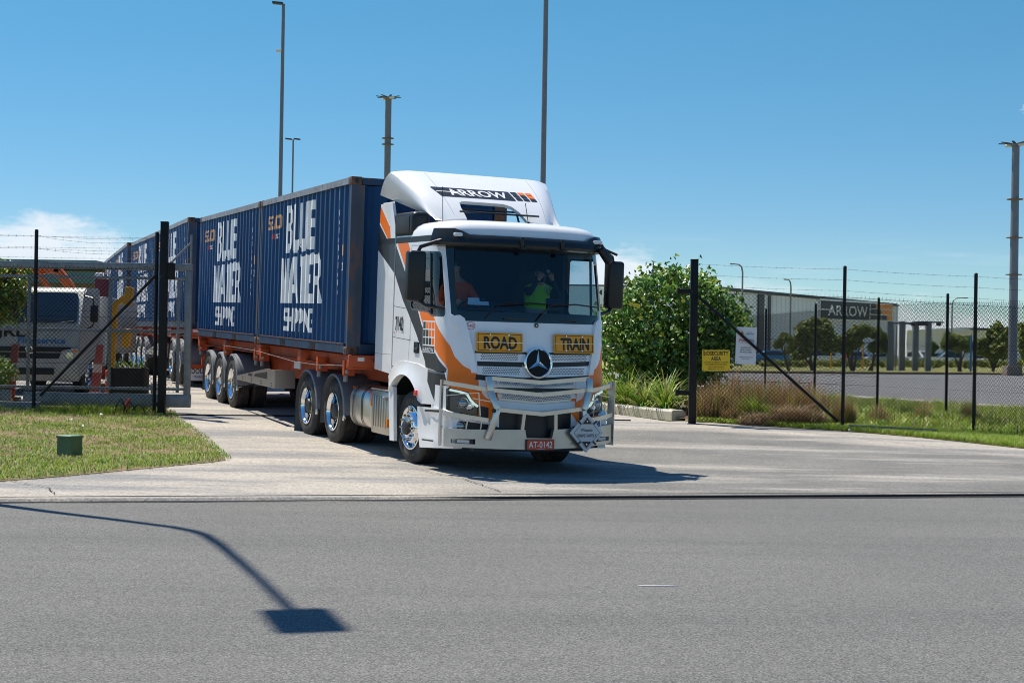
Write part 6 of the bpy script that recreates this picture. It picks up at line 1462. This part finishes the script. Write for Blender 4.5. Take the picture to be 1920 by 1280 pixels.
#                         green bright dry brown purple rust
thicket('dry_grass', [(4.0, 30.1, .42, .88, 2600), (4.9, 30.3, .6, .98, 3800), (5.6, 29.9, .45, .85, 4200), (6.35, 29.3, .22, .75, 1500), (4.4, 29.75, .35, .55, 2200)], [.14, .06, .26, .16, .10, .28], 21, ln_=(.1, .5))
thicket('dry_grass', [(4.65, 29.75, .33, .62, 2400), (5.0, 29.6, .3, .45, 1400)], [.6, .3, .08, .02, 0, 0], 22)
thicket('dry_grass', [(5.45, 29.35, .5, .52, 5200), (4.75, 29.25, .4, .36, 2200)], [.05, 0, .22, .28, .40, .05], 23, ln_=(.5, 1.5))
thicket('dry_grass', [(4.6, 31.5, .8, 1.0, 4200), (5.7, 31.3, .8, 1.0, 4200), (3.9, 31.6, .3, .8, 1200)], [.08, .02, .25, .20, .05, .40], 24, ln_=(.08, .4))
thicket('dry_grass', [(7.3, 30.4, .25, .55, 500), (8.3, 31, .2, .6, 400), (9.4, 31.5, .2, .6, 350), (7.0, 33, .3, .7, 600)], [.2, .02, .25, .3, .05, .18], 25)

def leaf_cloud(name, clumps, n, size, mats, probs, parent, seed, shell=(.55, 1.05), flat=.5, aspect=.8):
    """clumps: (x,y,z,r); leaves spread through each clump's outer shell, two bent faces per leaf"""
    g = np.random.default_rng(seed); C = np.array(clumps, float); wts = C[:, 3]**2; k = g.choice(len(C), n, p=wts/wts.sum())
    d = g.normal(size=(n, 3)); d /= np.linalg.norm(d, axis=1)[:, None]; rr = C[k, 3]*g.uniform(shell[0], shell[1], n); rr *= 1+.18*np.sin(d[:, 0]*7+k)*np.sin(d[:, 2]*6+k*2)
    P = C[k, :3]+d*rr[:, None]*np.array([1, 1, .92])
    nrm = d*.7+g.normal(size=(n, 3))*flat+np.array([0, 0, .45]); nrm /= np.linalg.norm(nrm, axis=1)[:, None]
    t = np.cross(nrm, g.normal(size=(n, 3))); t /= np.linalg.norm(t, axis=1)[:, None]; s = np.cross(nrm, t); sz = size*g.uniform(.55, 1.25, n); w = sz*aspect/2
    V = np.zeros((n, 6, 3)); fold = (nrm*(sz*.16)[:, None])
    V[:, 0] = P-t*(sz/2)[:, None]; V[:, 1] = P-s*w[:, None]+fold-t*(sz*.08)[:, None]; V[:, 2] = P+t*(sz/2)[:, None]-fold*.6; V[:, 3] = P+s*w[:, None]+fold-t*(sz*.08)[:, None]
    V[:, 4] = P-s*(w*.62)[:, None]+fold*.5+t*(sz*.3)[:, None]; V[:, 5] = P+s*(w*.62)[:, None]+fold*.5+t*(sz*.3)[:, None]
    b0 = np.arange(n)*6; lo = np.stack([b0, b0+1, b0+4, b0+2, b0, b0+2, b0+5, b0+3], 1).ravel(); sizes = np.full(2*n, 4)
    mi = g.choice(len(mats), n, p=probs); return fast_mesh(name, V.reshape(-1, 3), lo, sizes, np.repeat(mi, 2), mats, parent)
def PX(px, py, Y):
    """world point seen at a photo pixel at distance Y (only used to note down measured positions)"""
    dx, dy = px-960, py-640; c, s = cos(RAD(.95)), sin(RAD(.95)); u = c*dx+s*dy; v = -s*dx+c*dy-10
    return (u/2880*Y, Y, EYE-v/2880*Y)
# leafy bush right of the cab
BU = thing('leafy_bush', 'big round-leaved green bush behind the kerb and beside the right gate post', 'bush', loc=(0, 0, 0))
g = np.random.default_rng(5); cl = []
for px, py, r in ((1150, 600, 34), (1185, 560, 40), (1210, 533, 24), (1245, 535, 36), (1262, 516, 16), (1290, 545, 40), (1322, 528, 20), (1345, 585, 40), (1380, 605, 26), (1215, 620, 55), (1285, 620, 62), (1345, 640, 42), (1170, 660, 44), (1240, 690, 56), (1305, 690, 50), (1200, 700, 40), (1335, 560, 22), (1148, 640, 26), (1372, 598, 28), (1393, 612, 16), (1362, 640, 36)):
    for dy in (-.5, .25, .9): cl.append((*PX(px+g.uniform(-6, 6), py+g.uniform(-6, 6), 34.6+dy), r/83.2*(1 if dy < .3 else .9)))
leaf_cloud('crown', cl, 11000, .12, ['leaf_bush', 'leaf_bush_lt', 'leaf_yellow', 'leaf_brown'], [.54, .43, .02, .01], BU, 6, shell=(.45, 1.42), flat=.95, aspect=.95)
b = B(); base = Vector((3.7, 34.8, .35))
for px, py in ((1185, 580), (1245, 560), (1300, 560), (1350, 600), (1215, 640), (1320, 650)):
    e = Vector(PX(px, py, 34.9)); m_ = (base+e)/2+Vector((0, 0, -.2)); b.tube([base+Vector((RNG.uniform(-.1, .1), 0, 0)), m_, e], [.05, .035, .012], 'bark', 6)
b.build('trunk', BU)
for px, py in ((1183, 570), (1190, 572), (1197, 575), (1201, 596), (1196, 573), (1281, 564)):
    b = B(); c = Vector(PX(px, py, 33.6)); 
    for k in range(5): a = 2*pi*k/5; b.grid([[c, c+Vector((.04*cos(a), -.01, .04*sin(a)))], [c+Vector((.04*cos(a+1.2), -.01, .04*sin(a+1.2))), c+Vector((.055*cos(a+.6), -.03, .055*sin(a+.6)))]], 'flower_yellow')
    b.build('flower', BU, smooth=0)
# strap-leaved clumps in the garden bed
for k, (x, y, L, lb) in enumerate(((3.18, 31.55, .75, 'arching strap-leaved plant at the end of the kerb, next to the gate post'), (2.80, 32.25, .80, 'pale arching strap-leaved plant second from the kerb end'), (2.50, 32.95, .85, 'tall upright strap-leaved plant in the middle of the kerb bed'), (2.22, 33.7, .85, 'strap-leaved plant half hidden behind the bull bar'), (3.25, 32.7, .7, 'low strap-leaved plant under the bush near the gate post'), (2.05, 34.6, .8, 'strap-leaved plant farthest back along the kerb by the cab'))):
    t = thing('strap_plant', lb, 'plant', loc=(x, y, gz(x, y)+.03), group='strap-leaved plants along the kerb')
    b = B(); strap_plant(b, (0, 0, 0), 170, L*1.35, .032, ['leaf_strap', 'leaf_strap_lt', 'leaf_strap', 'leaf_strap_lt', 'leaf_straw'], 1.0, 1.15, 50+k); b.build('foliage', t, smooth=0)
# left: yellow-green tree and clipped bush behind the gate
t = thing('young_tree', 'yellow-green leafy tree at the left edge in front of the white truck', 'tree')
cl = [(*PX(px, py, 30.6+dy), r/94) for px, py, r in ((5, 530, 34), (30, 545, 30), (-25, 560, 45), (12, 580, 34), (40, 560, 16), (-20, 510, 30), (18, 505, 18), (-50, 590, 45), (50, 510, 12)) for dy in (-.25, .2)]
leaf_cloud('crown', cl, 4200, .095, ['leaf_bush', 'leaf_bush_lt', 'leaf_yellow', 'leaf_brown'], [.36, .30, .27, .07], t, 8, shell=(.3, 1.1), flat=.9, aspect=.6)
b = B(); base = Vector((*PX(-12, 760, 30.6)[:2], gz(-10.3, 30.6)-.05)); top_ = Vector(PX(-5, 575, 30.6)); b.tube([base, base+(top_-base)*.5+Vector((.05, 0, 0)), top_], [.055, .045, .035], 'bark', 8)
for px, py in ((30, 540), (-40, 560), (8, 515), (35, 575)): b.tube([top_-Vector((0, 0, .3)), Vector(PX(px, py, 30.5))], [.028, .008], 'bark', 6)
b.build('trunk', t)
t = thing('round_bush', 'small rounded green bush at the left edge beside the gate', 'bush')
leaf_cloud('foliage', [(*PX(px, py, 29.3+dy), r/98) for px, py, r in ((0, 700, 32), (-20, 705, 34), (8, 690, 22)) for dy in (-.15, .2)], 2600, .045, ['leaf_bush', 'leaf_bush_lt', 'leaf_yellow'], [.55, .35, .10], t, 9, shell=(.5, 1.08), flat=.8)
b = B(); c = PX(-8, 715, 29.4); b.cyl((c[0], c[1], gz(c[0], c[1])-.05), (c[0], c[1], c[2]), .03, 'bark', 8); b.build('stem', t)
# weeds along the fence foot
_w = [(-9.5+4.8*RNG.random(), 19.3+8.2*RNG.random(), RNG.uniform(.08, .3), RNG.uniform(.06, .13), int(RNG.uniform(60, 260))) for _ in range(60)]
_w = [q for q in _w if inpoly((q[0]+.35, q[1]), LV)]
thicket('lawn_weeds', _w, [.50, .30, .10, .05, .05, 0], 61, wd=(.008, .014), ln_=(.3, 1.3))
thicket('lawn_weeds', [(-7.6, 28.1, 1.2, .22, 2600), (-9.8, 28.3, 1.3, .2, 1600), (-6.9, 28.6, .5, .26, 900)], [.45, .40, .15, 0, 0, 0], 26, wd=(.010, .018), ln_=(.3, 1.2))
# distant trees beyond the far road
def far_tree(label, Y, ells, trunk, seed, name='broad_tree', n=1100, lt=.28):
    t = thing(name, label, 'tree', group='trees beyond the far road'); s = 2880/Y; g = np.random.default_rng(seed); cl = []
    for px, py, rx, ry in ells:
        m = max(4, int(rx*ry/26))
        for _ in range(m):
            a = g.uniform(0, 2*pi); q = sqrt(g.random())*.85; cl.append((*PX(px+rx*q*cos(a)*1.05, py+2+ry*q*sin(a)*1.1, Y+g.uniform(-1, 1)*rx/s*.7), g.uniform(.32, .52)*min(rx, ry)/s))
    leaf_cloud('crown', cl, int(n*3.6), .29*Y/118, ['leaf_far', 'leaf_far_lt'], [1-lt, lt], t, seed, shell=(.4, 1.1), flat=.9)
    b = B(); px0, py0 = trunk[0]; base = Vector(PX(px0, py0, Y)); base.z = gz(base.x, base.y)-.05
    for px, py in trunk[1:]: e = Vector(PX(px, py, Y)); b.tube([base+Vector((RNG.uniform(-.15, .15), 0, 0)), (base+e)/2+Vector((RNG.uniform(-.2, .2), 0, 0)), e], [.11, .08, .03], 'bark', 6)
    b.build('trunk', t)
far_tree('small distant tree just right of the white warning sign', 112, [(1464, 635, 16, 14)], [(1478, 678), (1472, 645), (1462, 640)], 41, n=500)
far_tree('widest distant tree, under the left half of the wall sign', 116, [(1525, 625, 38, 26), (1500, 648, 24, 20), (1553, 640, 22, 18), (1535, 610, 24, 16)], [(1523, 682), (1515, 640), (1535, 630), (1505, 655)], 42, n=2000)
far_tree('distant tree with a forked trunk under the right half of the wall sign', 118, [(1598, 635, 22, 24), (1612, 622, 20, 15), (1585, 655, 12, 10)], [(1600, 683), (1585, 650), (1615, 645), (1600, 640)], 43, n=1300)
far_tree('distant tree below the orange squares of the wall sign', 120, [(1642, 635, 20, 20), (1652, 650, 12, 12), (1632, 622, 12, 12)], [(1632, 683), (1640, 640), (1650, 650)], 44, n=1000)
far_tree('small dark conical tree right of the gantry posts', 150, [(1752, 660, 11, 14), (1750, 648, 6, 8)], [(1752, 682), (1752, 655)], 45, n=500, lt=.1)
far_tree('distant tree over the parked white utility', 125, [(1795, 638, 28, 17), (1780, 642, 14, 14), (1815, 645, 16, 14)], [(1800, 682), (1788, 650), (1805, 640), (1815, 650)], 46, n=1200)
far_tree('tall rounded distant tree left of the grey mast', 130, [(1872, 628, 20, 20), (1862, 650, 32, 20), (1845, 648, 18, 16), (1885, 650, 14, 18)], [(1862, 684), (1850, 655), (1872, 640), (1880, 650)], 47, n=1700)
far_tree('distant tree right of the grey mast at the frame edge', 140, [(1925, 630, 16, 30), (1930, 655, 18, 20)], [(1925, 684), (1925, 640)], 48, n=900)
t = thing('hedge', 'low clipped hedge along the far car park', 'hedge')
cl = []
for px in range(1430, 1960, 7): cl.append((*PX(px, 681+RNG.uniform(-1.5, 1.5), 138+RNG.uniform(-1, 1)), .34))
leaf_cloud('foliage', cl, 4200, .26, ['leaf_far', 'leaf_far_lt', 'leaf_yellow'], [.5, .40, .10], t, 49, shell=(.4, 1.1), flat=.9)
# ------------------------------------------------------------------ distance: buildings, masts, cars
def wall_quad(b, p, q, z0, z1, m, off=0., th=.3):
    p, q = Vector((*p, 0)), Vector((*q, 0)); d = (q-p).normalized(); n = Vector((d.y, -d.x, 0))
    c = (p+q)/2+n*off; b.box((c.x, c.y, (z0+z1)/2), ((q-p).length, th, z1-z0), m, rot=Matrix((d, Vector((-d.y, d.x, 0)), Vector((0, 0, 1)))).transposed()); return d, n
A1, A2, A0 = (26.0, 200.0), (64.8, 259.0), (-4.0, 204.0)
WH = thing('warehouse', 'long grey steel warehouse with a dark ARROW wall sign', 'warehouse')
b = B(); wall_quad(b, A1, A2, .2, 9.9, 'cladding_grey', 0, .4); wall_quad(b, A0, A1, .2, 9.9, 'cladding_grey', 0, .4)
d = (Vector(A2)-Vector(A1)).normalized()
for k in range(1, 46):
    p = Vector(A1)+d*(k*1.55); n = Vector((d.y, -d.x)); c = p+n*.23; b.box((c.x, c.y, 5), (.10, .10, 9.6), 'cladding_grey')
b.build('wall', WH)
b = B(); b.prism([A1, A2, (A2[0]-40, A2[1]+30), (A1[0]-34, A1[1]+34), (A0[0], A0[1]+30), A0], lambda u, v, w_: (u, v, w_), 9.9, 10.1, 'roof_edge'); b.build('roof', WH, smooth=20)
b = B(); wall_quad(b, (Vector(A1)+d*.5)[:], (Vector(A2)-d*.2)[:], 9.62, 9.88, 'roof_edge', .35, .2); b.build('gutter', WH)
for k, t_ in enumerate((.205, .245)):
    b = B(); p = Vector(A1)+(Vector(A2)-Vector(A1))*t_; wall_quad(b, (p-d*.9)[:] if k == 0 else (p-d*.35)[:], (p+d*.9)[:] if k == 0 else (p+d*.35)[:], .3, 9.5, 'cladding_dark', .42, .15); b.build('wall_strip', WH)
b = B(); wall_quad(b, (Vector(A1)+d*24)[:], (Vector(A1)+d*38)[:], .3, 3.6, 'car_blue', .45, .15); b.build('door', WH)
# wall sign
n = Vector((d.y, -d.x)); S0 = Vector(A1)+(Vector(A2)-Vector(A1))*.506; S1 = Vector(A1)+(Vector(A2)-Vector(A1))*.945; SL = (S1-S0).length
sf = lambda u, v, w_=0.: (S0.x+d.x*u+n.x*(.5+w_), S0.y+d.y*u+n.y*(.5+w_), 6.75+.011*u+v)
SG = thing('wall_sign', 'dark ARROW sign with orange squares mounted on the grey warehouse wall', 'sign')
b = B(); b.prism([(-.25, -.25), (SL*.80, -.25), (SL*.80, 2.95), (-.25, 2.95)], sf, -.1, .0, 'cladding_white'); b.prism([(0, 0), (SL*.79, 0), (SL*.79, 2.7), (0, 2.7)], sf, .0, .06, 'sign_charcoal'); b.build('board', SG, smooth=20)
b = B()
for r in range(3):
    for k in range(4):
        u0 = SL*.665+k*SL*.084; v0 = 1.86-.92*r; 
        if k < 1+0: m = 'sign_charcoal'
        else: m = 'sign_charcoal' if k <= r else 'sign_orange'
        b.prism([(u0+.12, v0+.06), (u0+SL*.084-.12, v0+.06), (u0+SL*.084-.12, v0+.84), (u0+.12, v0+.84)], sf, .09, .14, m)
b.prism([(SL*.66, -.1), (SL*1.003, -.1), (SL*1.003, 2.8), (SL*.66, 2.8)], sf, .07, .085, 'cladding_white'); b.build('square', SG, smooth=0)
b = B(); b.text('ARROW', 1.62, lambda u, v: sf(SL*.36+u, .55+v, .075), 'cladding_white', w=SL*.54, bold=.012); b.prism([(0, 1.3), (SL*.16, 1.3), (SL*.16, 1.46), (0, 1.46)], sf, .062, .072, 'cladding_white'); b.build('lettering', SG, smooth=0, recalc=False)
t = thing('white_shed', 'long white distant shed behind the parked cars on the right', 'shed')
b = B(); b.box((91, 300, 3.1), (34, 24, 5.6), 'cladding_white'); b.build('wall', t); b = B(); b.prism([(74, 5.85), (108.4, 5.85), (108.4, 6.2), (91, 6.75), (84, 6.75), (74, 6.1)], lambda u, v, w_: (u, w_, v), 287, 313, 'cladding_white'); b.box((92, 286.8, 6.5), (13, .4, .35), 'roof_edge'); b.build('roof', t, smooth=20)
t = thing('teal_roof_building', 'low tan building with a teal fascia behind the white service truck', 'building')
b = B(); b.box((-27.4, 78, 2.7), (14, 6, 4.2), 'wall_tan'); b.build('wall', t); b = B(); b.box((-27.4, 77.8, 5.45), (14.4, 6.8, .30), 'roof_teal', bev=.03); b.box((-27.4, 74.6, 4.75), (14.2, .4, .55), 'roof_teal'); b.build('roof', t)
b = B()
for x in (-32, -29, -26, -23): b.box((x, 74.97, 3.2), (1.6, .08, 1.2), 'car_glass')
b.build('window', t)
t = thing('panel_post', 'maroon panel post with a white cap between the service truck and the trailers', 'post', loc=(-10.7, 40, gz(-10.7, 40)))
b = B(); b.box((0, 0, 1.3), (.34, .2, 2.6), 'maroon', bev=.02); b.build('panel', t); b = B(); b.box((-.08, 0, 2.68), (.17, .22, .13), 'decal_white', bev=.01); b.build('cap', t)
t = thing('crane_boom', 'orange folded crane boom rising behind the white service truck', 'crane', loc=(-11.5, 38.5, gz(-11.3, 38.5)-.62))
b = B(); b.box((0, 0, 1.5), (.5, .5, 2.2), 'machine_orange', bev=.04); b.build('mast', t)
b = B(); b.bar((-.9, 0, 3.35), (.15, 0, 3.42), .22, .2, 'machine_orange', bev=.02); b.bar((.05, 0, 3.45), (.72, 0, 2.55), .22, .2, 'machine_orange', bev=.02); b.build('boom', t)
b = B(); b.bar((-.35, -.15, 3.3), (.15, -.15, 2.6), .12, .12, 'machine_orange'); b.cyl((-.1, -.14, 2.5), (.45, -.14, 2.85), .05, 'alu_bright', 8); b.build('ram', t)
# light poles and masts
def pole(label, x, y, h, r0, r1, heads, bits=(), name='light_pole'):
    t = thing(name, label, 'light pole', loc=(x, y, gz(x, y)), group='tall light poles'); h -= gz(x, y)
    b = B(); b.cyl((0, 0, -.1), (0, 0, h), r0, 'pole_grey', 14, r2=r1); b.box((0, 0, .02), (r0*4, r0*4, .06), 'pole_grey'); b.build('pole', t)
    for dx, L, tilt in heads:
        b = B(); b.box((dx, 0, h+.04), (L, .32, .12), 'steel_dark', rot=Matrix.Rotation(RAD(tilt), 3, 'Y'), bev=.03); b.build('lamp_head', t)
    for z in bits:
        b = B(); b.box((-.2, -.02, h-z), (.3, .16, .14), 'white_dull', bev=.03); b.build('camera_dome', t)
pole('tall grey light pole with a small camera, rising behind the nearest containers', -12.2, 80, 19.4, .125, .085, [(-.30, .55, 4)], (2.45,))
pole('thinner twin-headed light pole between the tall pole and the short mast', -20.25, 140, 20.3, .10, .075, [(-.42, .6, 6), (.35, .6, 6)], (7.5,))
pole('tall grey light pole behind the roof deflector reaching past the top edge', 1.2, 65, 24, .13, .09, [(-.3, .55, 4)])
def mast(label, x, y, h, r0, r1, flanges, block):
    t = thing('flood_mast', label, 'mast', loc=(x, y, gz(x, y)), group='flood light masts'); h -= gz(x, y)
    b = B(); b.cyl((0, 0, 0), (0, 0, h), r0, 'pole_grey', 18, r2=r1)
    for z in flanges: b.lathe([(r0*.9, -.03), (r0*1.75, -.02), (r0*1.75, .03), (r0*.9, .04)], (0, 0, z), (0, 0, 1), 'mast_rust', 18)
    b.build('pole', t)
    b = B(); b.lathe([(r1*.8, 0), (r1*1.6, .08), (r1*1.6, .2), (0, .26)], (0, 0, h), (0, 0, 1), 'pole_grey', 18)
    for k in range(8):
        a = 2*pi*k/8+.3; d_ = Vector((cos(a), sin(a), 0)); b.bar(d_*.1+V_((0, 0, h+.18)), d_*(r0*3.6)+V_((0, 0, h+.24)), .16, .05, 'steel_dark')
    b.build('lamp_ring', t)
    for a in (2.2, 5.3):
        b = B(); b.box((.5*cos(a), .5*sin(a), h+.12), (.45, .35, .16), 'white_dull', rot=Matrix.Rotation(a, 3, 'Z'), bev=.03); b.build('flood_light', t)
    b = B(); b.box((0, 0, .2), (block, block, .95), 'mast_base', bev=.03); b.build('base', t)
mast('thick grey flood mast at the right edge on a brown concrete base', 32.6, 100, 15.3, .30, .24, (6.6, 9.0, 11.5), 1.0)
mast('thick grey flood mast rising behind the cab and containers', -10.55, 127, 22.0, .29, .26, (17.2, 17.7), 1.0)
def street_light(label, px, ytop, Y, arm):
    s = 2880/Y; x = PX(px, 660, Y)[0]; z1 = PX(px, ytop, Y)[2]; g0 = gz(x, Y); t = thing('street_light', label, 'street light', loc=(x, Y, g0), group='slim street lights beyond the far road'); h = z1-g0
    b = B(); b.tube([(0, 0, 0), (0, 0, h-.7), (arm*.12, 0, h-.25), (arm*.4, 0, h-.05), (arm, 0, h)], [.09, .075, .07, .06, .05], 'galvanised', 8); b.build('pole', t)
    b = B(); b.box((arm*1.2, 0, h), (abs(arm)*.5, .22, .10), 'galvanised', bev=.02); b.build('lamp_head', t)
street_light('slim street light standing behind the warning sign, arm to the left', 1390, 495, 130, -.75); street_light('slim street light right of the warning sign with a short bent arm', 1481, 524, 140, -.45); street_light('slim street light above the parked white utility, arm to the right', 1784, 558, 160, 1.1)
# gantry of steel posts
t = thing('steel_gantry', 'galvanised gantry of four steel posts and a top beam beyond the grass', 'gantry')
for px in (1669, 1692, 1717, 1741):
    x, y, z = PX(px, 602, 120); b = B(); b.box((x, y, (z+gz(x, y))/2), (.42, .42, z-gz(x, y)), 'pole_grey', bev=.02); b.build('post', t)
b = B(); x0_, y, z = PX(1664, 603, 119.6); x1_ = PX(1722, 603, 119.6)[0]; b.box(((x0_+x1_)/2, y, z-.1), (x1_-x0_, .2, .16), 'pole_grey'); x0_, x1_ = PX(1716, 602, 119.6)[0], PX(1768, 602, 119.6)[0]; b.box(((x0_+x1_)/2, y-.02, z+.02), (x1_-x0_, .16, .12), 'pole_grey'); x0_, x1_ = PX(1720, 604, 119.6)[0], PX(1738, 604, 119.6)[0]; b.box(((x0_+x1_)/2, y-.1, z-.12), (x1_-x0_, .4, .3), 'steel_dark'); b.build('beam', t)
for px in (1712, 1760):
    b = B(); c = PX(px, 608, 119.6); b.box(c, (.35, .25, .25), 'steel_dark', bev=.05); b.build('lamp_head', t)
b = B()
for px in (1676, 1681): x, y, z = PX(px, 610, 121); b.cyl((x, y, gz(x, y)), (x, y, z), .05, 'galvanised', 6)
for k in range(11): x0_, y, z = PX(1676, 612+k*6, 121); x1_ = PX(1681, 612, 121)[0]; b.cyl((x0_, y, z), (x1_, y, z), .03, 'galvanised', 5)
b.build('ladder', t)
# parked cars
def car(label, px, Y, mat, kind='wagon', rz=0., prof=None):
    x = PX(px, 670, Y)[0]; t = thing('parked_car', label, 'car', loc=(x, Y, gz(x, Y)), rotz=RAD(rz), group='cars parked beyond the far lawn')
    body = [(-2.3, .35), (-2.32, .85), (-2.2, .95), (2.15, .98), (2.35, .85), (2.38, .4)] if kind != 'ute' else [(-2.6, .45), (-2.62, 1.0), (2.2, 1.08), (2.5, .95), (2.52, .5)]
    roof = [(-2.15, .95), (-1.95, 1.62), (.35, 1.68), (1.15, .98)] if kind == 'wagon' else ([(-1.6, .95), (-.95, 1.42), (.35, 1.45), (1.2, .97)] if kind == 'sedan' else [(-.75, 1.05), (-.6, 1.75), (.65, 1.78), (1.35, 1.08)])
    b = B(); b.prism(body, lambda u, v, w_: (u, w_, v), -.9, .9, mat); b.prism([(u, v) for u, v in roof], lambda u, v, w_: (u, w_*(1-.12*(v-.95)), v), -.80, .80, mat)
    bmesh.ops.bevel(b.bm, geom=[e for e in b.bm.edges if abs(e.verts[0].co.y) > .6 and abs(e.verts[1].co.y) > .6], offset=.05, segments=2, affect='EDGES'); b.build('body', t, smooth=35)
    b = B()
    for s in (-1, 1):
        cx = sum(p[0] for p in roof)/4; P = [(cx+(u-cx)*.88, 1.0 if v < 1.2 else v-.09) for u, v in roof]; b.prism(P, lambda u, v, w_: (u, s*(.812-.1*(v-.95)+w_), v), 0, .012, 'car_glass')
    (ua, va), (ub, vb) = roof[3], roof[2]; b.face([(ua+.02, -.66, va+.06), (ua+.02, .66, va+.06), (ub+.06, .6, vb-.06), (ub+.06, -.6, vb-.06)], 'car_glass')
    (ua, va), (ub, vb) = roof[0], roof[1]; b.face([(ua-.02, -.66, va+.1), (ua-.02, .66, va+.1), (ub-.04, .6, vb-.08), (ub-.04, -.6, vb-.08)], 'car_glass'); b.build('window', t)
    for u in (-1.45, 1.45):
        for s in (-1, 1): b = B(); b.lathe([(.0, -.02), (.2, -.02), (.21, 0), (.31, .0), (.335, .03), (.335, .2), (.0, .2)], (u, s*.93, .335), (0, -s, 0), 'rubber', 16, mfun=lambda j: 'alu_dull' if j < 1 else 'rubber'); b.build('wheel', t, smooth=40)
    for s in (-1, 1): b = B(); b.box((2.3 if kind != 'ute' else 2.46, s*.68, .78 if kind != 'ute' else .88), (.1, .3, .14), 'lamp_glass', bev=.02); b.build('headlight', t)
car('white wagon parked under the widest distant tree', 1548, 165, 'car_white', 'wagon', 8); car('bright blue car parked left of the distant trees', 1452, 150, 'sky_blue_tarp', 'sedan', 4)
car('blue car showing through the forked trunk of a distant tree', 1607, 170, 'car_blue', 'sedan', -5); car('silver car parked beside the foot of the gantry', 1660, 165, 'car_silver', 'sedan', 10)
car('white utility parked under the spreading distant tree', 1786, 150, 'car_white', 'ute', 175); car('white car nose-out between the gantry posts', 1730, 175, 'car_white', 'wagon', -70)
car('white car low beside the tall rounded tree', 1875, 160, 'car_white', 'sedan', 6); car('dark car parked left of the white utility', 1765, 158, 'car_dark', 'sedan', 4); car('silver sedan parked behind the tall rounded tree', 1838, 162, 'car_silver', 'sedan', 176)
def stake(name, label, px, ytop, ybot, Y, r, m, m2=None):
    x, y, z1 = PX(px, ytop, Y); t = thing(name, label, 'post', loc=(x, y, gz(x, y))); h = z1-gz(x, y)
    b = B(); b.cyl((0, 0, 0), (0, 0, h*.5), r, m2 or m, 8); b.cyl((0, 0, h*.5+.002), (0, 0, h), r*(1.5 if m2 else 1), m, 8); b.lathe([(r*1.5 if m2 else r, 0), (0, r)], (0, 0, h+.001), (0, 0, 1), m, 8); b.build('post', t)
stake('hydrant_marker', 'red-topped pale blue marker standing on the far grass', 1583, 657, 674, 118, .13, 'plate_red', 'roof_pale'); stake('yellow_bollard', 'yellow bollard in front of the white wagon', 1559, 645, 668, 125, .08, 'yellow_steel'); stake('orange_bollard', 'thin orange post beside the forked distant tree', 1618, 648, 672, 125, .07, 'yellow_steel'); stake('blue_post', 'slim dark blue post left of the tall rounded tree', 1821, 628, 682, 122, .09, 'text_blue')
# roadside chip of white paint
b = B(); P = [(-.01, 0), (.25, .012), (.30, .02), (.24, .028), (.02, .015)]; c = PX(1196, 1097, 11.35); b.prism(P, lambda u, v, w_: (c[0]+u, 11.35+v, w_), .002, .005, 'decal_white'); o = b.build('road_marking', None); o['kind'] = 'structure'
